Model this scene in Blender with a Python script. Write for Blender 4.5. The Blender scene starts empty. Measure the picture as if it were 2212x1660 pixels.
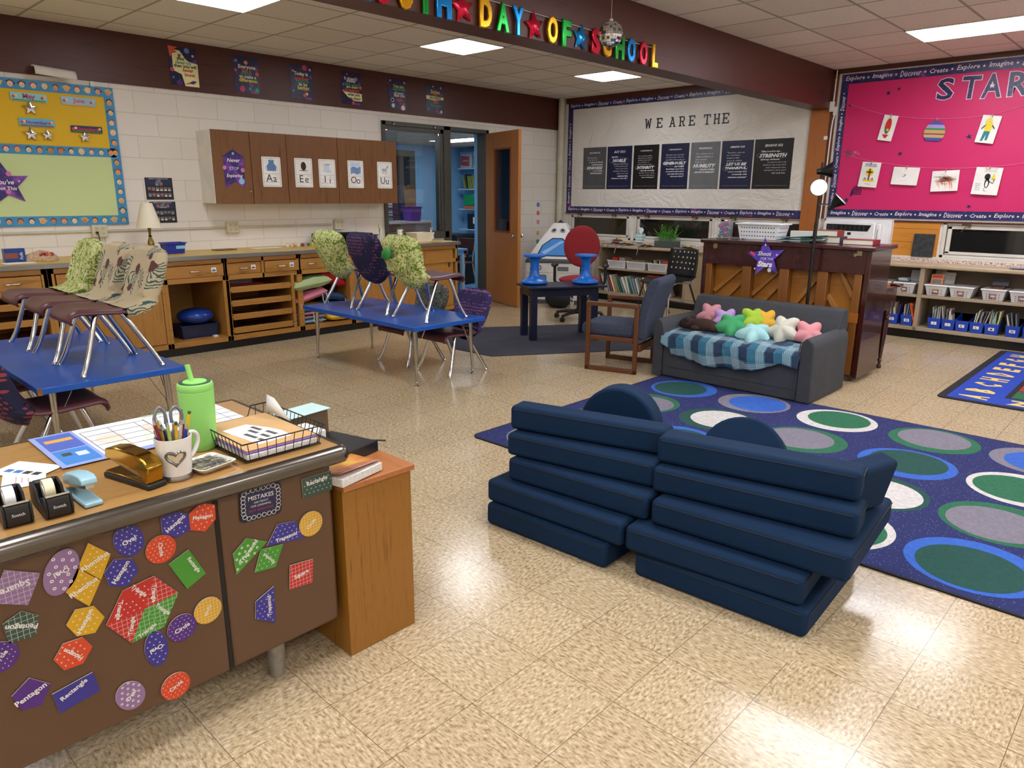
import bpy, bmesh, math, random
from mathutils import Vector, Matrix, noise as mnoise
random.seed(7)
sc = bpy.context.scene
C = sc.collection
R = math.radians
PI = math.pi
sin, cos = math.sin, math.cos

# ------------------------------------------------------------ camera, world, exposure
cam = bpy.data.cameras.new('camera'); camo = bpy.data.objects.new('camera', cam); C.objects.link(camo)
cam.sensor_width = 36.0; cam.lens = 1556.15 / 2212 * 36
_y, _p, _r = R(-43.406), R(14.694), R(0.3868)
fw = Vector((sin(_y) * cos(_p), cos(_y) * cos(_p), -sin(_p)))
rt = Vector((cos(_y), -sin(_y), 0)); up = rt.cross(fw)
r2 = cos(_r) * rt + sin(_r) * up; u2 = -sin(_r) * rt + cos(_r) * up
m3 = Matrix((r2, u2, -fw)).transposed()
camo.matrix_world = Matrix.Translation((1.98200, -1.59063, 1.50039)) @ m3.to_4x4()
cam.clip_start = 0.05
sc.camera = camo
w = bpy.data.worlds.new('night'); sc.world = w; w.use_nodes = True
w.node_tree.nodes['Background'].inputs[0].default_value = (0.010, 0.012, 0.018, 1)
w.node_tree.nodes['Background'].inputs[1].default_value = 0.6
sc.view_settings.view_transform = 'Standard'; sc.view_settings.look = 'None'
sc.view_settings.gamma = 1.0; sc.view_settings.use_curve_mapping = False
sc.view_settings.exposure = 0.0
PANEL = 20.0      # emission of the ceiling light panels

# ------------------------------------------------------------ materials
def hexc(h):
    h = h.lstrip('#'); o = []
    for i in (0, 2, 4):
        c = int(h[i:i + 2], 16) / 255
        o.append(c / 12.92 if c <= 0.04045 else ((c + 0.055) / 1.055) ** 2.4)
    return (*o, 1)
class NT:
    def __init__(s, name):
        s.m = bpy.data.materials.new(name); s.m.use_nodes = True; s.t = s.m.node_tree
        s.b = s.t.nodes['Principled BSDF']; s._co = None
    def n(s, typ, ins=None, **kw):
        nd = s.t.nodes.new(typ)
        for k, v in kw.items(): setattr(nd, k, v)
        for k, v in (ins or {}).items(): s.set(nd.inputs[k], v)
        return nd
    def set(s, sock, v):
        if isinstance(v, bpy.types.NodeSocket): s.t.links.new(v, sock)
        else: sock.default_value = v
    def co(s):
        if not s._co: s._co = s.n('ShaderNodeTexCoord').outputs['Object']
        return s._co
    def map(s, scale=(1, 1, 1), rot=(0, 0, 0), loc=(0, 0, 0), src=None):
        return s.n('ShaderNodeMapping', {'Vector': src or s.co(), 'Scale': scale, 'Rotation': rot, 'Location': loc}).outputs[0]
    def noise(s, scale, vec=None, detail=3, rough=.5, dist=0):
        return s.n('ShaderNodeTexNoise', {'Vector': vec or s.co(), 'Scale': scale, 'Detail': detail, 'Roughness': rough, 'Distortion': dist}).outputs['Fac']
    def math(s, op, a, b=0.0, c=0.0):
        return s.n('ShaderNodeMath', {0: a, 1: b, 2: c}, operation=op).outputs[0]
    def ramp(s, fac, stops, interp='LINEAR'):
        nd = s.n('ShaderNodeValToRGB', {'Fac': fac}); cr = nd.color_ramp; cr.interpolation = interp
        while len(cr.elements) < len(stops): cr.elements.new(0.5)
        for e, (p, c) in zip(cr.elements, stops): e.position = p; e.color = hexc(c) if isinstance(c, str) else c
        return nd.outputs['Color']
    def mix(s, fac, a, b, mode='MIX'):
        nd = s.n('ShaderNodeMix', data_type='RGBA', blend_type=mode)
        s.set(nd.inputs[0], fac); s.set(nd.inputs[6], hexc(a) if isinstance(a, str) else a); s.set(nd.inputs[7], hexc(b) if isinstance(b, str) else b)
        return nd.outputs[2]
    def bump(s, h, strength=.3, dist=.01):
        s.set(s.b.inputs['Normal'], s.n('ShaderNodeBump', {'Height': h, 'Strength': strength, 'Distance': dist}).outputs[0])
    def sep(s, v):
        nd = s.n('ShaderNodeSeparateXYZ', {0: v}); return nd.outputs
    def comb(s, x, y, z):
        return s.n('ShaderNodeCombineXYZ', {0: x, 1: y, 2: z}).outputs[0]
    def fin(s, col=None, rough=.5, metal=0, spec=.5, coat=0):
        if col is not None: s.set(s.b.inputs['Base Color'], hexc(col) if isinstance(col, str) else col)
        s.set(s.b.inputs['Roughness'], rough); s.set(s.b.inputs['Metallic'], metal)
        s.b.inputs['Specular IOR Level'].default_value = spec; s.b.inputs['Coat Weight'].default_value = coat
        return s.m
_mc = {}
def flat(col, rough=.55, metal=0, spec=.5, var=.06, nscale=6, bump=0, bscale=200, coat=0):
    """plain coloured material with a little procedural variation"""
    k = (col, rough, metal, spec, var, nscale, bump, bscale, coat)
    if k in _mc: return _mc[k]
    t = NT('surface_' + col.lstrip('#'))
    c = hexc(col)
    if var:
        f = t.noise(nscale, detail=4)
        d = tuple(x * (1 - var) for x in c[:3]) + (1,); l = tuple(min(1, x * (1 + var)) for x in c[:3]) + (1,)
        t.fin(t.ramp(f, [(.35, d), (.65, l)]), rough, metal, spec, coat)
    else: t.fin(col, rough, metal, spec, coat)
    if bump: t.bump(t.noise(bscale, detail=2), bump, .002)
    _mc[k] = t.m
    return t.m
def wood(c1, c2, axis='y', sc_=1.0, rough=.38, name='wood', coat=0, c3=None):
    k = ('w', c1, c2, axis, sc_, rough, coat)
    if k in _mc: return _mc[k]
    t = NT(name); s_ = [22 * sc_] * 3; s_['xyz'.index(axis)] = 1.3 * sc_
    v = t.map(scale=tuple(s_)); f = t.noise(2.2, v, 5, .6, .8)
    v2 = t.map(scale=tuple(x * 5 for x in s_)); f2 = t.noise(3, v2, 2)
    ff = t.math('ADD', t.math('MULTIPLY', f, .75), t.math('MULTIPLY', f2, .25))
    t.fin(t.ramp(ff, [(.32, c2), (.46, c1), (.58, c1), (.72, c3 or c2)]), rough, 0, .5, coat)
    t.bump(ff, .08, .002)
    _mc[k] = t.m; return t.m
def glass(col='#ffffff', rough=.02, name='clear_glass', alpha=.12):
    k = ('g', col, rough, alpha)
    if k in _mc: return _mc[k]
    t = NT(name); t.fin(col, rough, 0, .5)
    tr = t.n('ShaderNodeBsdfTransparent', {'Color': (1, 1, 1, 1)}); mx = t.n('ShaderNodeMixShader', {0: alpha})
    t.t.links.new(tr.outputs[0], mx.inputs[1]); t.t.links.new(t.b.outputs[0], mx.inputs[2])
    t.t.links.new(mx.outputs[0], t.t.nodes['Material Output'].inputs[0]); _mc[k] = t.m
    return t.m
def pane_mat():
    t = NT('clear_window_glass'); tr = t.n('ShaderNodeBsdfTransparent', {'Color': (.96, .98, .98, 1)}); gl = t.n('ShaderNodeBsdfGlossy', {'Roughness': .02}); fr_ = t.n('ShaderNodeFresnel', {'IOR': 1.45}).outputs[0]
    mx = t.n('ShaderNodeMixShader', {0: fr_}); t.t.links.new(tr.outputs[0], mx.inputs[1]); t.t.links.new(gl.outputs[0], mx.inputs[2]); t.t.links.new(mx.outputs[0], t.t.nodes['Material Output'].inputs[0]); return t.m
PANE = pane_mat()
def emit(col, strength, name='light_diffuser'):
    t = NT(name); t.fin(col, .4); t.b.inputs['Emission Color'].default_value = hexc(col); t.b.inputs['Emission Strength'].default_value = strength
    return t.m

# ------------------------------------------------------------ frames and mesh builder
class F:
    """local frame: origin, right, up, and normal towards the viewer"""
    def __init__(s, o, u, v):
        s.o, s.u, s.v = Vector(o), Vector(u).normalized(), Vector(v).normalized(); s.n = s.u.cross(s.v)
    def p(s, a, b, c=0): return s.o + s.u * a + s.v * b + s.n * c
    def sub(s, a, b, c=0, rot=0):
        return F(s.p(a, b, c), s.u * cos(rot) + s.v * sin(rot), -s.u * sin(rot) + s.v * cos(rot))
def FX(x, y=0, z=0): return F((x, y, z), (0, 1, 0), (0, 0, 1))      # faces +x
def FY(y, x=0, z=0): return F((x, y, z), (1, 0, 0), (0, 0, 1))      # faces -y
def FZ(z, x=0, y=0, rot=0): return F((x, y, z), (cos(rot), sin(rot), 0), (-sin(rot), cos(rot), 0))   # faces up
_tc = {}
def tmesh(s, bold=0.0, shear=0.0, res=2, bev=0, ext=0):
    k = (s, bold, shear, res, bev, ext)
    if k not in _tc:
        cu = bpy.data.curves.new('t', 'FONT'); cu.body = s; cu.offset = bold; cu.shear = shear; cu.resolution_u = res
        cu.bevel_depth = bev; cu.bevel_resolution = 2; cu.extrude = ext
        ob = bpy.data.objects.new('t', cu); me = ob.to_mesh()
        vs = [tuple(v.co) for v in me.vertices]; fs = [tuple(p.vertices) for p in me.polygons]
        ob.to_mesh_clear(); bpy.data.objects.remove(ob); bpy.data.curves.remove(cu)
        if not vs: vs = [(0, 0, 0)]
        xs = [v[0] for v in vs]; ys = [v[1] for v in vs]
        _tc[k] = (vs, fs, min(xs), max(xs), min(ys), max(ys))
    return _tc[k]
class MB:
    def __init__(s, o=(0, 0, 0), m=0): s.v = []; s.f = []; s.mi = []; s.o = Vector(o); s.m = m
    def add(s, vs, fs, m=None):
        b = len(s.v); s.v += [Vector(v) - s.o for v in vs]; s.f += [tuple(i + b for i in f) for f in fs]; s.mi += [s.m if m is None else m] * len(fs)
        return s
    def box(s, c, d, rz=0, m=None, M=None):
        hx, hy, hz = d[0] / 2, d[1] / 2, d[2] / 2; c = Vector(c); vs = []
        rot = M or Matrix.Rotation(rz, 3, 'Z')
        for z in (-hz, hz):
            for x, y in ((-hx, -hy), (hx, -hy), (hx, hy), (-hx, hy)): vs.append(c + rot @ Vector((x, y, z)))
        return s.add(vs, [(3, 2, 1, 0), (4, 5, 6, 7), (0, 1, 5, 4), (1, 2, 6, 5), (2, 3, 7, 6), (3, 0, 4, 7)], m)
    def mm(s, a, b, m=None):
        return s.box([(a[i] + b[i]) / 2 for i in range(3)], [abs(b[i] - a[i]) for i in range(3)], m=m)
    def cyl(s, p0, p1, r0, r1=None, seg=16, m=None, caps=True):
        p0, p1 = Vector(p0), Vector(p1); r1 = r0 if r1 is None else r1; d = (p1 - p0).normalized()
        a = d.orthogonal().normalized(); b = d.cross(a); vs = []
        for p, r in ((p0, r0), (p1, r1)):
            for i in range(seg): t = 2 * PI * i / seg; vs.append(p + a * r * cos(t) + b * r * sin(t))
        fs = [(i, (i + 1) % seg, seg + (i + 1) % seg, seg + i) for i in range(seg)]
        if caps: fs += [tuple(range(seg))[::-1], tuple(range(seg, 2 * seg))]
        return s.add(vs, fs, m)
    def tube(s, pts, r, seg=8, m=None, smooth=0, closed=False):
        pts = [Vector(p) for p in pts]; rs = r if isinstance(r, (list, tuple)) else [r] * len(pts)
        if smooth:
            q = []; qr = []; n = len(pts)
            rng = range(n) if closed else range(n - 1)
            for i in rng:
                g = lambda j: pts[j % n] if closed else pts[max(0, min(n - 1, j))]
                a, b, c, d = g(i - 1), g(i), g(i + 1), g(i + 2)
                for k in range(smooth):
                    t = k / smooth
                    q.append(.5 * ((2 * b) + (c - a) * t + (2 * a - 5 * b + 4 * c - d) * t * t + (3 * b - a - 3 * c + d) * t ** 3)); qr.append(rs[i % n] * (1 - t) + rs[(i + 1) % n] * t)
            if not closed: q.append(pts[-1]); qr.append(rs[-1])
            pts, rs = q, qr
        n = len(pts); vs = []; a = None
        for i, p in enumerate(pts):
            d = ((pts[(i + 1) % n] if (closed or i < n - 1) else p) - (pts[i - 1] if (closed or i > 0) else p))
            d = d.normalized() if d.length > 1e-9 else Vector((0, 0, 1))
            if a is None: a = d.orthogonal().normalized()
            a = (a - d * a.dot(d)); a = a.normalized() if a.length > 1e-6 else d.orthogonal().normalized(); b = d.cross(a)
            for k in range(seg): t = 2 * PI * k / seg; vs.append(p + (a * cos(t) + b * sin(t)) * rs[i])
        fs = []
        for i in range(n if closed else n - 1):
            for k in range(seg): j = (i + 1) % n; fs.append((i * seg + k, i * seg + (k + 1) % seg, j * seg + (k + 1) % seg, j * seg + k))
        if not closed: fs += [tuple(range(seg))[::-1], tuple(range((n - 1) * seg, n * seg))]
        return s.add(vs, fs, m)
    def lathe(s, c, prof, seg=24, m=None, sx=1, sy=1, a0=0, M=None):
        c = Vector(c); vs = []; n = len(prof)
        for r, z in prof:
            for k in range(seg):
                t = a0 + 2 * PI * k / seg; v = Vector((r * cos(t) * sx, r * sin(t) * sy, z)); vs.append(c + (M @ v if M else v))
        fs = [(i * seg + k, i * seg + (k + 1) % seg, (i + 1) * seg + (k + 1) % seg, (i + 1) * seg + k) for i in range(n - 1) for k in range(seg)]
        if prof[0][0] > 1e-6: fs.append(tuple(range(seg))[::-1])
        if prof[-1][0] > 1e-6: fs.append(tuple(range((n - 1) * seg, n * seg)))
        return s.add(vs, fs, m)
    def prism(s, fr, poly, c0, c1, m=None, mb=None):
        n = len(poly)
        ar = sum(poly[i][0] * poly[(i + 1) % n][1] - poly[(i + 1) % n][0] * poly[i][1] for i in range(n))
        if ar < 0: poly = poly[::-1]
        vs = [fr.p(a, b, c0) for a, b in poly] + [fr.p(a, b, c1) for a, b in poly]
        s.add(vs, [tuple(range(n, 2 * n))], m)
        b0 = len(s.v) - 2 * n
        s.f += [tuple(b0 + i for i in range(n))[::-1]] + [(b0 + i, b0 + (i + 1) % n, b0 + n + (i + 1) % n, b0 + n + i) for i in range(n)]
        s.mi += [(mb if mb is not None else (s.m if m is None else m))] * (n + 1)
        return s
    def rect(s, fr, a0, b0, a1, b1, c0, c1, m=None, mb=None):
        return s.prism(fr, [(a0, b0), (a1, b0), (a1, b1), (a0, b1)], c0, c1, m, mb)
    def disc(s, fr, a, b, ra, rb=None, c=0, m=None, seg=24, rot=0, c0=None):
        rb = ra if rb is None else rb; po = []
        for k in range(seg):
            t = 2 * PI * k / seg; x, y = ra * cos(t), rb * sin(t); po.append((a + x * cos(rot) - y * sin(rot), b + x * sin(rot) + y * cos(rot)))
        if c0 is not None: return s.prism(fr, po, c0, c, m)
        return s.add([fr.p(x, y, c) for x, y in po], [tuple(range(seg))], m)
    def quad(s, fr, poly, c=0, m=None): return s.add([fr.p(a, b, c) for a, b in poly], [tuple(range(len(poly)))], m)
    def text(s, st, fr, a, b, w=None, h=None, c=.001, m=None, bold=0, shear=0, rot=0, res=2, align='c'):
        vs, fs, x0, x1, y0, y1 = tmesh(st, bold, shear, res)
        W, H = max(1e-6, x1 - x0), max(1e-6, y1 - y0)
        if w and h: sx, sy = w / W, h / H
        elif w: sx = sy = w / W
        else: sx = sy = h / H
        ox = (x0 + x1) / 2 if align == 'c' else (x0 if align == 'l' else x1); f2 = fr.sub(a, b, 0, rot)
        return s.add([f2.p((v[0] - ox) * sx, (v[1] - (y0 + y1) / 2) * sy, c) for v in vs], fs, m)
    def grid(s, fn, nu, nv, cu=False, cv=False, m=None):
        vs = [fn(i / (nu if cu else nu - 1), j / (nv if cv else nv - 1)) for i in range(nu) for j in range(nv)]; fs = []
        for i in range(nu if cu else nu - 1):
            for j in range(nv if cv else nv - 1):
                a, b = i, (i + 1) % nu; c, d = j, (j + 1) % nv
                fs.append((a * nv + c, b * nv + c, b * nv + d, a * nv + d))
        return s.add(vs, fs, m)
    def ball(s, c, r, seg=16, ring=10, m=None, M=None):
        r = r if isinstance(r, (tuple, list)) else (r, r, r); c = Vector(c)
        vs = [c + (M or Matrix.Identity(3)) @ Vector((0, 0, -r[2]))]
        for i in range(1, ring):
            a = -PI / 2 + PI * i / ring
            for k in range(seg):
                t = 2 * PI * k / seg; vs.append(c + (M or Matrix.Identity(3)) @ Vector((r[0] * cos(a) * cos(t), r[1] * cos(a) * sin(t), r[2] * sin(a))))
        vs.append(c + (M or Matrix.Identity(3)) @ Vector((0, 0, r[2]))); fs = []
        for k in range(seg): fs.append((0, 1 + (k + 1) % seg, 1 + k))
        for i in range(ring - 2):
            for k in range(seg): a = 1 + i * seg; fs.append((a + k, a + (k + 1) % seg, a + seg + (k + 1) % seg, a + seg + k))
        L = len(vs) - 1; a = 1 + (ring - 2) * seg
        for k in range(seg): fs.append((a + k, a + (k + 1) % seg, L))
        return s.add(vs, fs, m)
    def build(s, name, mats, parent=None, bevel=0, smooth=35, solid=0, sub=0, bseg=2, kind=None, label=None):
        me = bpy.data.meshes.new(name); me.from_pydata([tuple(v) for v in s.v], [], s.f)
        mats = mats if isinstance(mats, (list, tuple)) else [mats]
        for mm_ in mats: me.materials.append(mm_)
        me.polygons.foreach_set('material_index', s.mi)
        if smooth:
            me.polygons.foreach_set('use_smooth', [True] * len(s.f)); me.update()
            try: me.set_sharp_from_angle(angle=R(smooth))
            except Exception: pass
        me.update()
        ob = bpy.data.objects.new(name, me); C.objects.link(ob)
        if parent is not None: ob.parent = parent
        else: ob.location = s.o
        if solid: md = ob.modifiers.new('solid', 'SOLIDIFY'); md.thickness = solid; md.offset = 0
        if bevel: md = ob.modifiers.new('bevel', 'BEVEL'); md.width = bevel; md.segments = bseg; md.limit_method = 'ANGLE'; md.angle_limit = R(40)
        if sub: md = ob.modifiers.new('sub', 'SUBSURF'); md.levels = sub; md.render_levels = sub
        if kind: ob['kind'] = kind
        if label: ob['label'] = label
        return ob
def thing(name, label, cat, loc=(0, 0, 0), rz=0, group=None):
    o = bpy.data.objects.new(name, None); C.objects.link(o); o.location = loc; o.rotation_euler = (0, 0, rz)
    o.empty_display_size = .05
    return tag(o, label, cat, group)
def tag(o, label, cat, group=None):
    o['label'] = label; o['category'] = cat
    if group: o['group'] = group
    return o
def dup(root, loc=None, rz=None, label=None, group=None):
    r = root.copy(); C.objects.link(r)
    if loc is not None: r.location = loc
    if rz is not None: r.rotation_euler = (0, 0, rz)
    if label: r['label'] = label
    if group: r['group'] = group
    for ch in list(root.children):
        c = ch.copy(); C.objects.link(c); c.parent = r
        for g in list(ch.children):
            d = g.copy(); C.objects.link(d); d.parent = c
    return r
def struct(name, mb, mats, parent=None, **k):
    o = mb.build(name, mats, parent, **k)
    if parent is None: o['kind'] = 'structure'
    return o
def star(n, r0, r1, a0=PI / 2, cx=0, cy=0):
    return [(cx + (r0 if i % 2 == 0 else r1) * cos(a0 + PI * i / n), cy + (r0 if i % 2 == 0 else r1) * sin(a0 + PI * i / n)) for i in range(2 * n)]
def ngon(n, r, a0=0, cx=0, cy=0, sx=1, sy=1): return [(cx + r * sx * cos(a0 + 2 * PI * i / n), cy + r * sy * sin(a0 + 2 * PI * i / n)) for i in range(n)]
def rrect(w, h, r, cx=0, cy=0, n=4):
    o = []
    for qx, qy, a in ((1, 1, 0), (-1, 1, 90), (-1, -1, 180), (1, -1, 270)):
        for k in range(n + 1): t = R(a + 90 * k / n); o.append((cx + qx * (w / 2 - r) + r * cos(t), cy + qy * (h / 2 - r) + r * sin(t)))
    return o
WHITE = flat('#e9e7e2', .5); PAPER = flat('#efede8', .7); BLACK = flat('#101012', .45); CHROME = flat('#cfd0d2', .14, 1, .5, .02)
XA, YB, HC, ZB = -5.64, 7.51, 2.93, 2.48
# ------------------------------------------------------------ room materials
def floor_mat():
    t = NT('vinyl_composition_tile'); x, y, z = t.sep(t.co()); s_ = .3048
    u = t.math('DIVIDE', x, s_); v = t.math('DIVIDE', y, s_)
    fu, fv = t.math('FRACT', u), t.math('FRACT', v); iu, iv = t.math('FLOOR', u), t.math('FLOOR', v)
    par = t.math('ABSOLUTE', t.math('MODULO', t.math('ADD', iu, iv), 2))
    rnd = t.n('ShaderNodeTexWhiteNoise', {'Vector': t.comb(iu, iv, 0)}, noise_dimensions='2D').outputs['Value']
    # flecks run one way per tile, turned a quarter on the neighbour
    a = t.noise(1, t.map(scale=(42, 115, 1), rot=(0, 0, .35)), 3, .62); b = t.noise(1, t.map(scale=(105, 48, 1), rot=(0, 0, .2)), 3, .62)
    fl = t.n('ShaderNodeMix', {0: par, 2: a, 3: b}, data_type='FLOAT').outputs[0]
    fl = t.math('ADD', fl, t.math('MULTIPLY', t.math('SUBTRACT', rnd, .5), .035))
    col = t.ramp(fl, [(.30, '#776249'), (.40, '#9b8464'), (.46, '#b7a27f'), (.56, '#c2ae8c'), (.66, '#dacbb0')])
    big = t.noise(1.1, detail=2); col = t.mix(t.math('MULTIPLY', big, .35), col, '#b09a7c', 'MIX')
    def edge(f): return t.math('LESS_THAN', t.math('MINIMUM', f, t.math('SUBTRACT', 1.0, f)), .0035)
    j = t.math('MAXIMUM', edge(fu), edge(fv)); jn = t.math('MULTIPLY', j, t.math('GREATER_THAN', t.noise(2.3, detail=1), .38))
    col = t.mix(t.math('MULTIPLY', jn, .8), col, '#4d3c28')
    ro = t.math('ADD', .12, t.math('MULTIPLY', t.noise(5, detail=4), .14))
    t.fin(col, ro, 0, .5)
    wv = t.noise(1, t.map(scale=(7, 16, 1), rot=(0, 0, .5)), 3, .55)
    t.bump(t.math('ADD', t.math('MULTIPLY', wv, .5), t.math('MULTIPLY', jn, -.12)), .05, .006)
    return t.m
def block_mat(axis, name):
    t = NT(name); x, y, z = t.sep(t.co())
    v = t.comb(y if axis == 'x' else x, z, 0)
    br = t.n('ShaderNodeTexBrick', {'Vector': v, 'Scale': 1.0, 'Mortar Size': .004, 'Mortar Smooth': .4, 'Brick Width': .406, 'Row Height': .203, 'Color1': hexc('#e9e3d9'), 'Color2': hexc('#e4ded3'), 'Mortar': hexc('#cfc8bb')})
    t.fin(br.outputs['Color'], .55)
    h = t.math('ADD', t.math('MULTIPLY', br.outputs['Fac'], -.6), t.math('MULTIPLY', t.noise(55, detail=4), .35))
    t.bump(h, .35, .006); return t.m
def ceil_mat(x0, y0):
    t = NT('ceiling_tile_grid'); x, y, z = t.sep(t.co()); s_ = .6096
    fu = t.math('FRACT', t.math('DIVIDE', t.math('SUBTRACT', x, x0 - 40 * s_), s_)); fv = t.math('FRACT', t.math('DIVIDE', t.math('SUBTRACT', y, y0 - 40 * s_), s_))
    iu = t.math('FLOOR', t.math('DIVIDE', t.math('SUBTRACT', x, x0 - 40 * s_), s_)); iv = t.math('FLOOR', t.math('DIVIDE', t.math('SUBTRACT', y, y0 - 40 * s_), s_))
    rnd = t.n('ShaderNodeTexWhiteNoise', {'Vector': t.comb(iu, iv, 0)}, noise_dimensions='2D').outputs['Value']
    mn = t.math('MINIMUM', t.math('MINIMUM', fu, t.math('SUBTRACT', 1.0, fu)), t.math('MINIMUM', fv, t.math('SUBTRACT', 1.0, fv)))
    line = t.math('LESS_THAN', mn, .010); lip = t.math('LESS_THAN', mn, .020)
    base = t.mix(rnd, '#e9e2d6', '#ddd5c8')
    sp = t.noise(180, detail=2); base = t.mix(t.math('MULTIPLY', t.math('GREATER_THAN', sp, .60), .35), base, '#8f8678')
    col = t.mix(t.math('MULTIPLY', lip, .55), base, '#5c554b'); col = t.mix(line, col, '#a59d92')
    t.fin(col, .8, 0, .2)
    t.bump(t.math('ADD', t.math('MULTIPLY', lip, .8), t.math('MULTIPLY', t.noise(90, detail=3), .2)), .25, .006); return t.m
M_FLOOR = floor_mat(); M_WA = block_mat('x', 'painted_block_wall'); M_WB = block_mat('y', 'painted_block_wall')
M_BROWN = wood('#4f251a', '#3c190f', 'y', .6, .42, 'stained_mahogany_board'); M_BROWNX = wood('#4f251a', '#3c190f', 'x', .6, .42, 'stained_mahogany_board')
M_OAK = wood('#ad7a38', '#875720', 'y', .8, .36, 'varnished_oak'); M_OAKZ = wood('#ad7a38', '#8a5922', 'z', .8, .36, 'varnished_oak'); M_OAKX = wood('#ad7a38', '#875720', 'x', .8, .36, 'varnished_oak')
M_DARKG = flat('#4b4a43', .42); M_TRIM = flat('#c9c3ad', .45)
YF, XR = -5.2, 4.9    # walls behind the photographer and to the right
# floor, walls
struct('floor', MB().mm((XA - 3.3, YF, -.1), (XR, YB + .9, 0)), M_FLOOR, smooth=0)
W1, W2, D2, DT, SB = 4.09, 5.16, 5.93, 2.38, 1.0     # window from W1 to W2, doorway W2 to D2
wl = MB()
wl.mm((XA - .15, YF, 0), (XA, W1, HC)); wl.mm((XA - .15, D2, 0), (XA, YB + .15, HC)); wl.mm((XA - .15, W1, DT), (XA, D2, HC)); wl.mm((XA - .15, W1, 0), (XA, W2 - .02, SB))
struct('wall_left', wl, M_WA, smooth=0)
# wall with windows: openings below the boards
wb = MB(); SZ, WT = .87, 1.25
wins = [(-5.40, -4.23), (-4.17, -2.88), (-2.83, -1.62), (-.14, 1.02), (1.08, 2.25), (2.3, 3.5)]
wb.mm((XA, YB, 0), (XR, YB + .15, SZ)); wb.mm((XA, YB, WT), (XR, YB + .15, HC))
for a, b in ((XA, -5.40), (-4.23, -4.17), (-2.88, -2.83), (-1.62, -.14), (1.02, 1.08), (2.25, 2.3), (3.5, XR)): wb.mm((a, YB, SZ), (b, YB + .15, WT))
struct('wall_back', wb, M_WB, smooth=0)
struct('wall_right', MB().mm((XR, YF, 0), (XR + .15, YB + .15, HC)), M_WA, smooth=0)
struct('wall_front', MB().mm((XA, YF - .15, 0), (XR, YF, HC)), M_WB, smooth=0)
struct('ceiling', MB().mm((XA - .15, YF, HC), (-1.61, YB + .15, HC + .1)), ceil_mat(-3.44, 4.01), smooth=0)
struct('ceiling', MB().mm((-1.61, YF, HC), (XR, YB + .15, HC + .1)), ceil_mat(-1.51, 4.01), smooth=0)
# mahogany bands and ceiling beam
struct('trim_1', MB().mm((XA, YF, ZB), (XA + .022, YB, HC)), M_BROWN, bevel=.002)
struct('trim_2', MB().mm((-1.72, YF, 2.50), (-1.50, YB, HC)), M_BROWN, bevel=.003)
struct('trim_3', MB().mm((-5.50, YB - .02, 2.85), (-1.72, YB, HC)).mm((-1.50, YB - .02, 2.88), (XR, YB, HC)).mm((-5.46, YB - .03, 1.235), (-1.58, YB, 1.25)).mm((-1.42, YB - .03, 1.235), (XR, YB, 1.255)), M_BROWNX)
struct('trim_4', MB().mm((-1.72, YB - .035, .85), (-1.50, YB, 2.50)), wood('#a9652b', '#96531f', 'z', .5, .4, 'varnished_post'), bevel=.003)
struct('trim_5', MB().mm((-1.50, YB - .02, 1.25), (-1.44, YB, 2.9)), wood('#6b3a1d', '#532a14', 'z', .5, .4, 'dark_post'))
struct('baseboard_left', MB().mm((XA, D2 + .06, 0), (XA + .012, YB, .1)), BLACK)
# pipe in the corner
tag(MB((XA + .10, YB - .08, 0)).cyl((XA + .10, YB - .08, 0), (XA + .10, YB - .08, HC), .05, seg=20).build('corner_pipe', M_TRIM), 'tall cream painted pipe standing in the corner beside the white board', 'pipe')
# steel frame around window and doorway
fr = MB(); d0, d1 = XA - .16, XA + .03
fr.mm((d0, W1, DT - .05), (d1, D2, DT)); fr.mm((d0, W1, .93), (d1, W1 + .05, DT)); fr.mm((d0, W2 - .07, 0), (d1, W2 + .05, DT))
fr.mm((d0, D2 - .05, 0), (d1, D2, DT)); fr.mm((d0, W1, .93), (d1, W2, 1.02)); fr.mm((XA - .02, W1 + .05, DT - .10), (XA + .015, W2 - .07, DT - .05))
fr.mm((XA - .02, W2 - .12, 1.02), (XA + .015, W2 - .07, DT - .05))
win = struct('window_1', fr, M_DARKG, bevel=.003)
MB().mm((XA - .08, W1 + .05, 1.02), (XA - .074, W2 - .07, DT - .05)).build('pane', PANE, win)
for yy in (W1 + .17, W2 - .23): MB().lathe((XA + .04, yy, DT - .03), [(0, -.02), (.014, -.012), (.016, .0), (.01, .01), (.006, .03), (0, .032)], 10).build('hook', CHROME, win)
# open wooden door with glass light
dr = bpy.data.objects.new('door_1', None); C.objects.link(dr); dr['kind'] = 'structure'
dr.location = (XA + .045, D2 - .02, 0); dr.rotation_euler = (0, 0, math.atan2(-.235, .80))
M_DOOR = wood('#b27435', '#a3662a', 'z', .45, .33, 'veneered_door')
d = MB(); L, T = .90, .045
for a, b in (((0, 0, .008), (.24, T, 2.33)), ((L - .20, 0, .008), (L, T, 2.33)), ((.24, 0, .008), (L - .20, T, 1.0)), ((.24, 0, 2.12), (L - .20, T, 2.33))):
    d.mm((a[0], -a[1], a[2]), (b[0], -b[1], b[2]))
d.build('door_leaf', M_DOOR, dr, bevel=.002)
MB().mm((.23, -.032, .99), (L - .19, -.012, 2.13)).build('pane', PANE, dr)
fm = MB()
for zz in (1.0, 2.10): fm.mm((.24, -T - .006, zz), (L - .20, .006, zz + .02))
for xx in (.24, L - .22): fm.mm((xx, -T - .006, 1.0), (xx + .02, .006, 2.12))
fm.build('glazing_bead', wood('#8a4d20', '#7a4018', 'z', .5, .35), dr)
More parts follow.
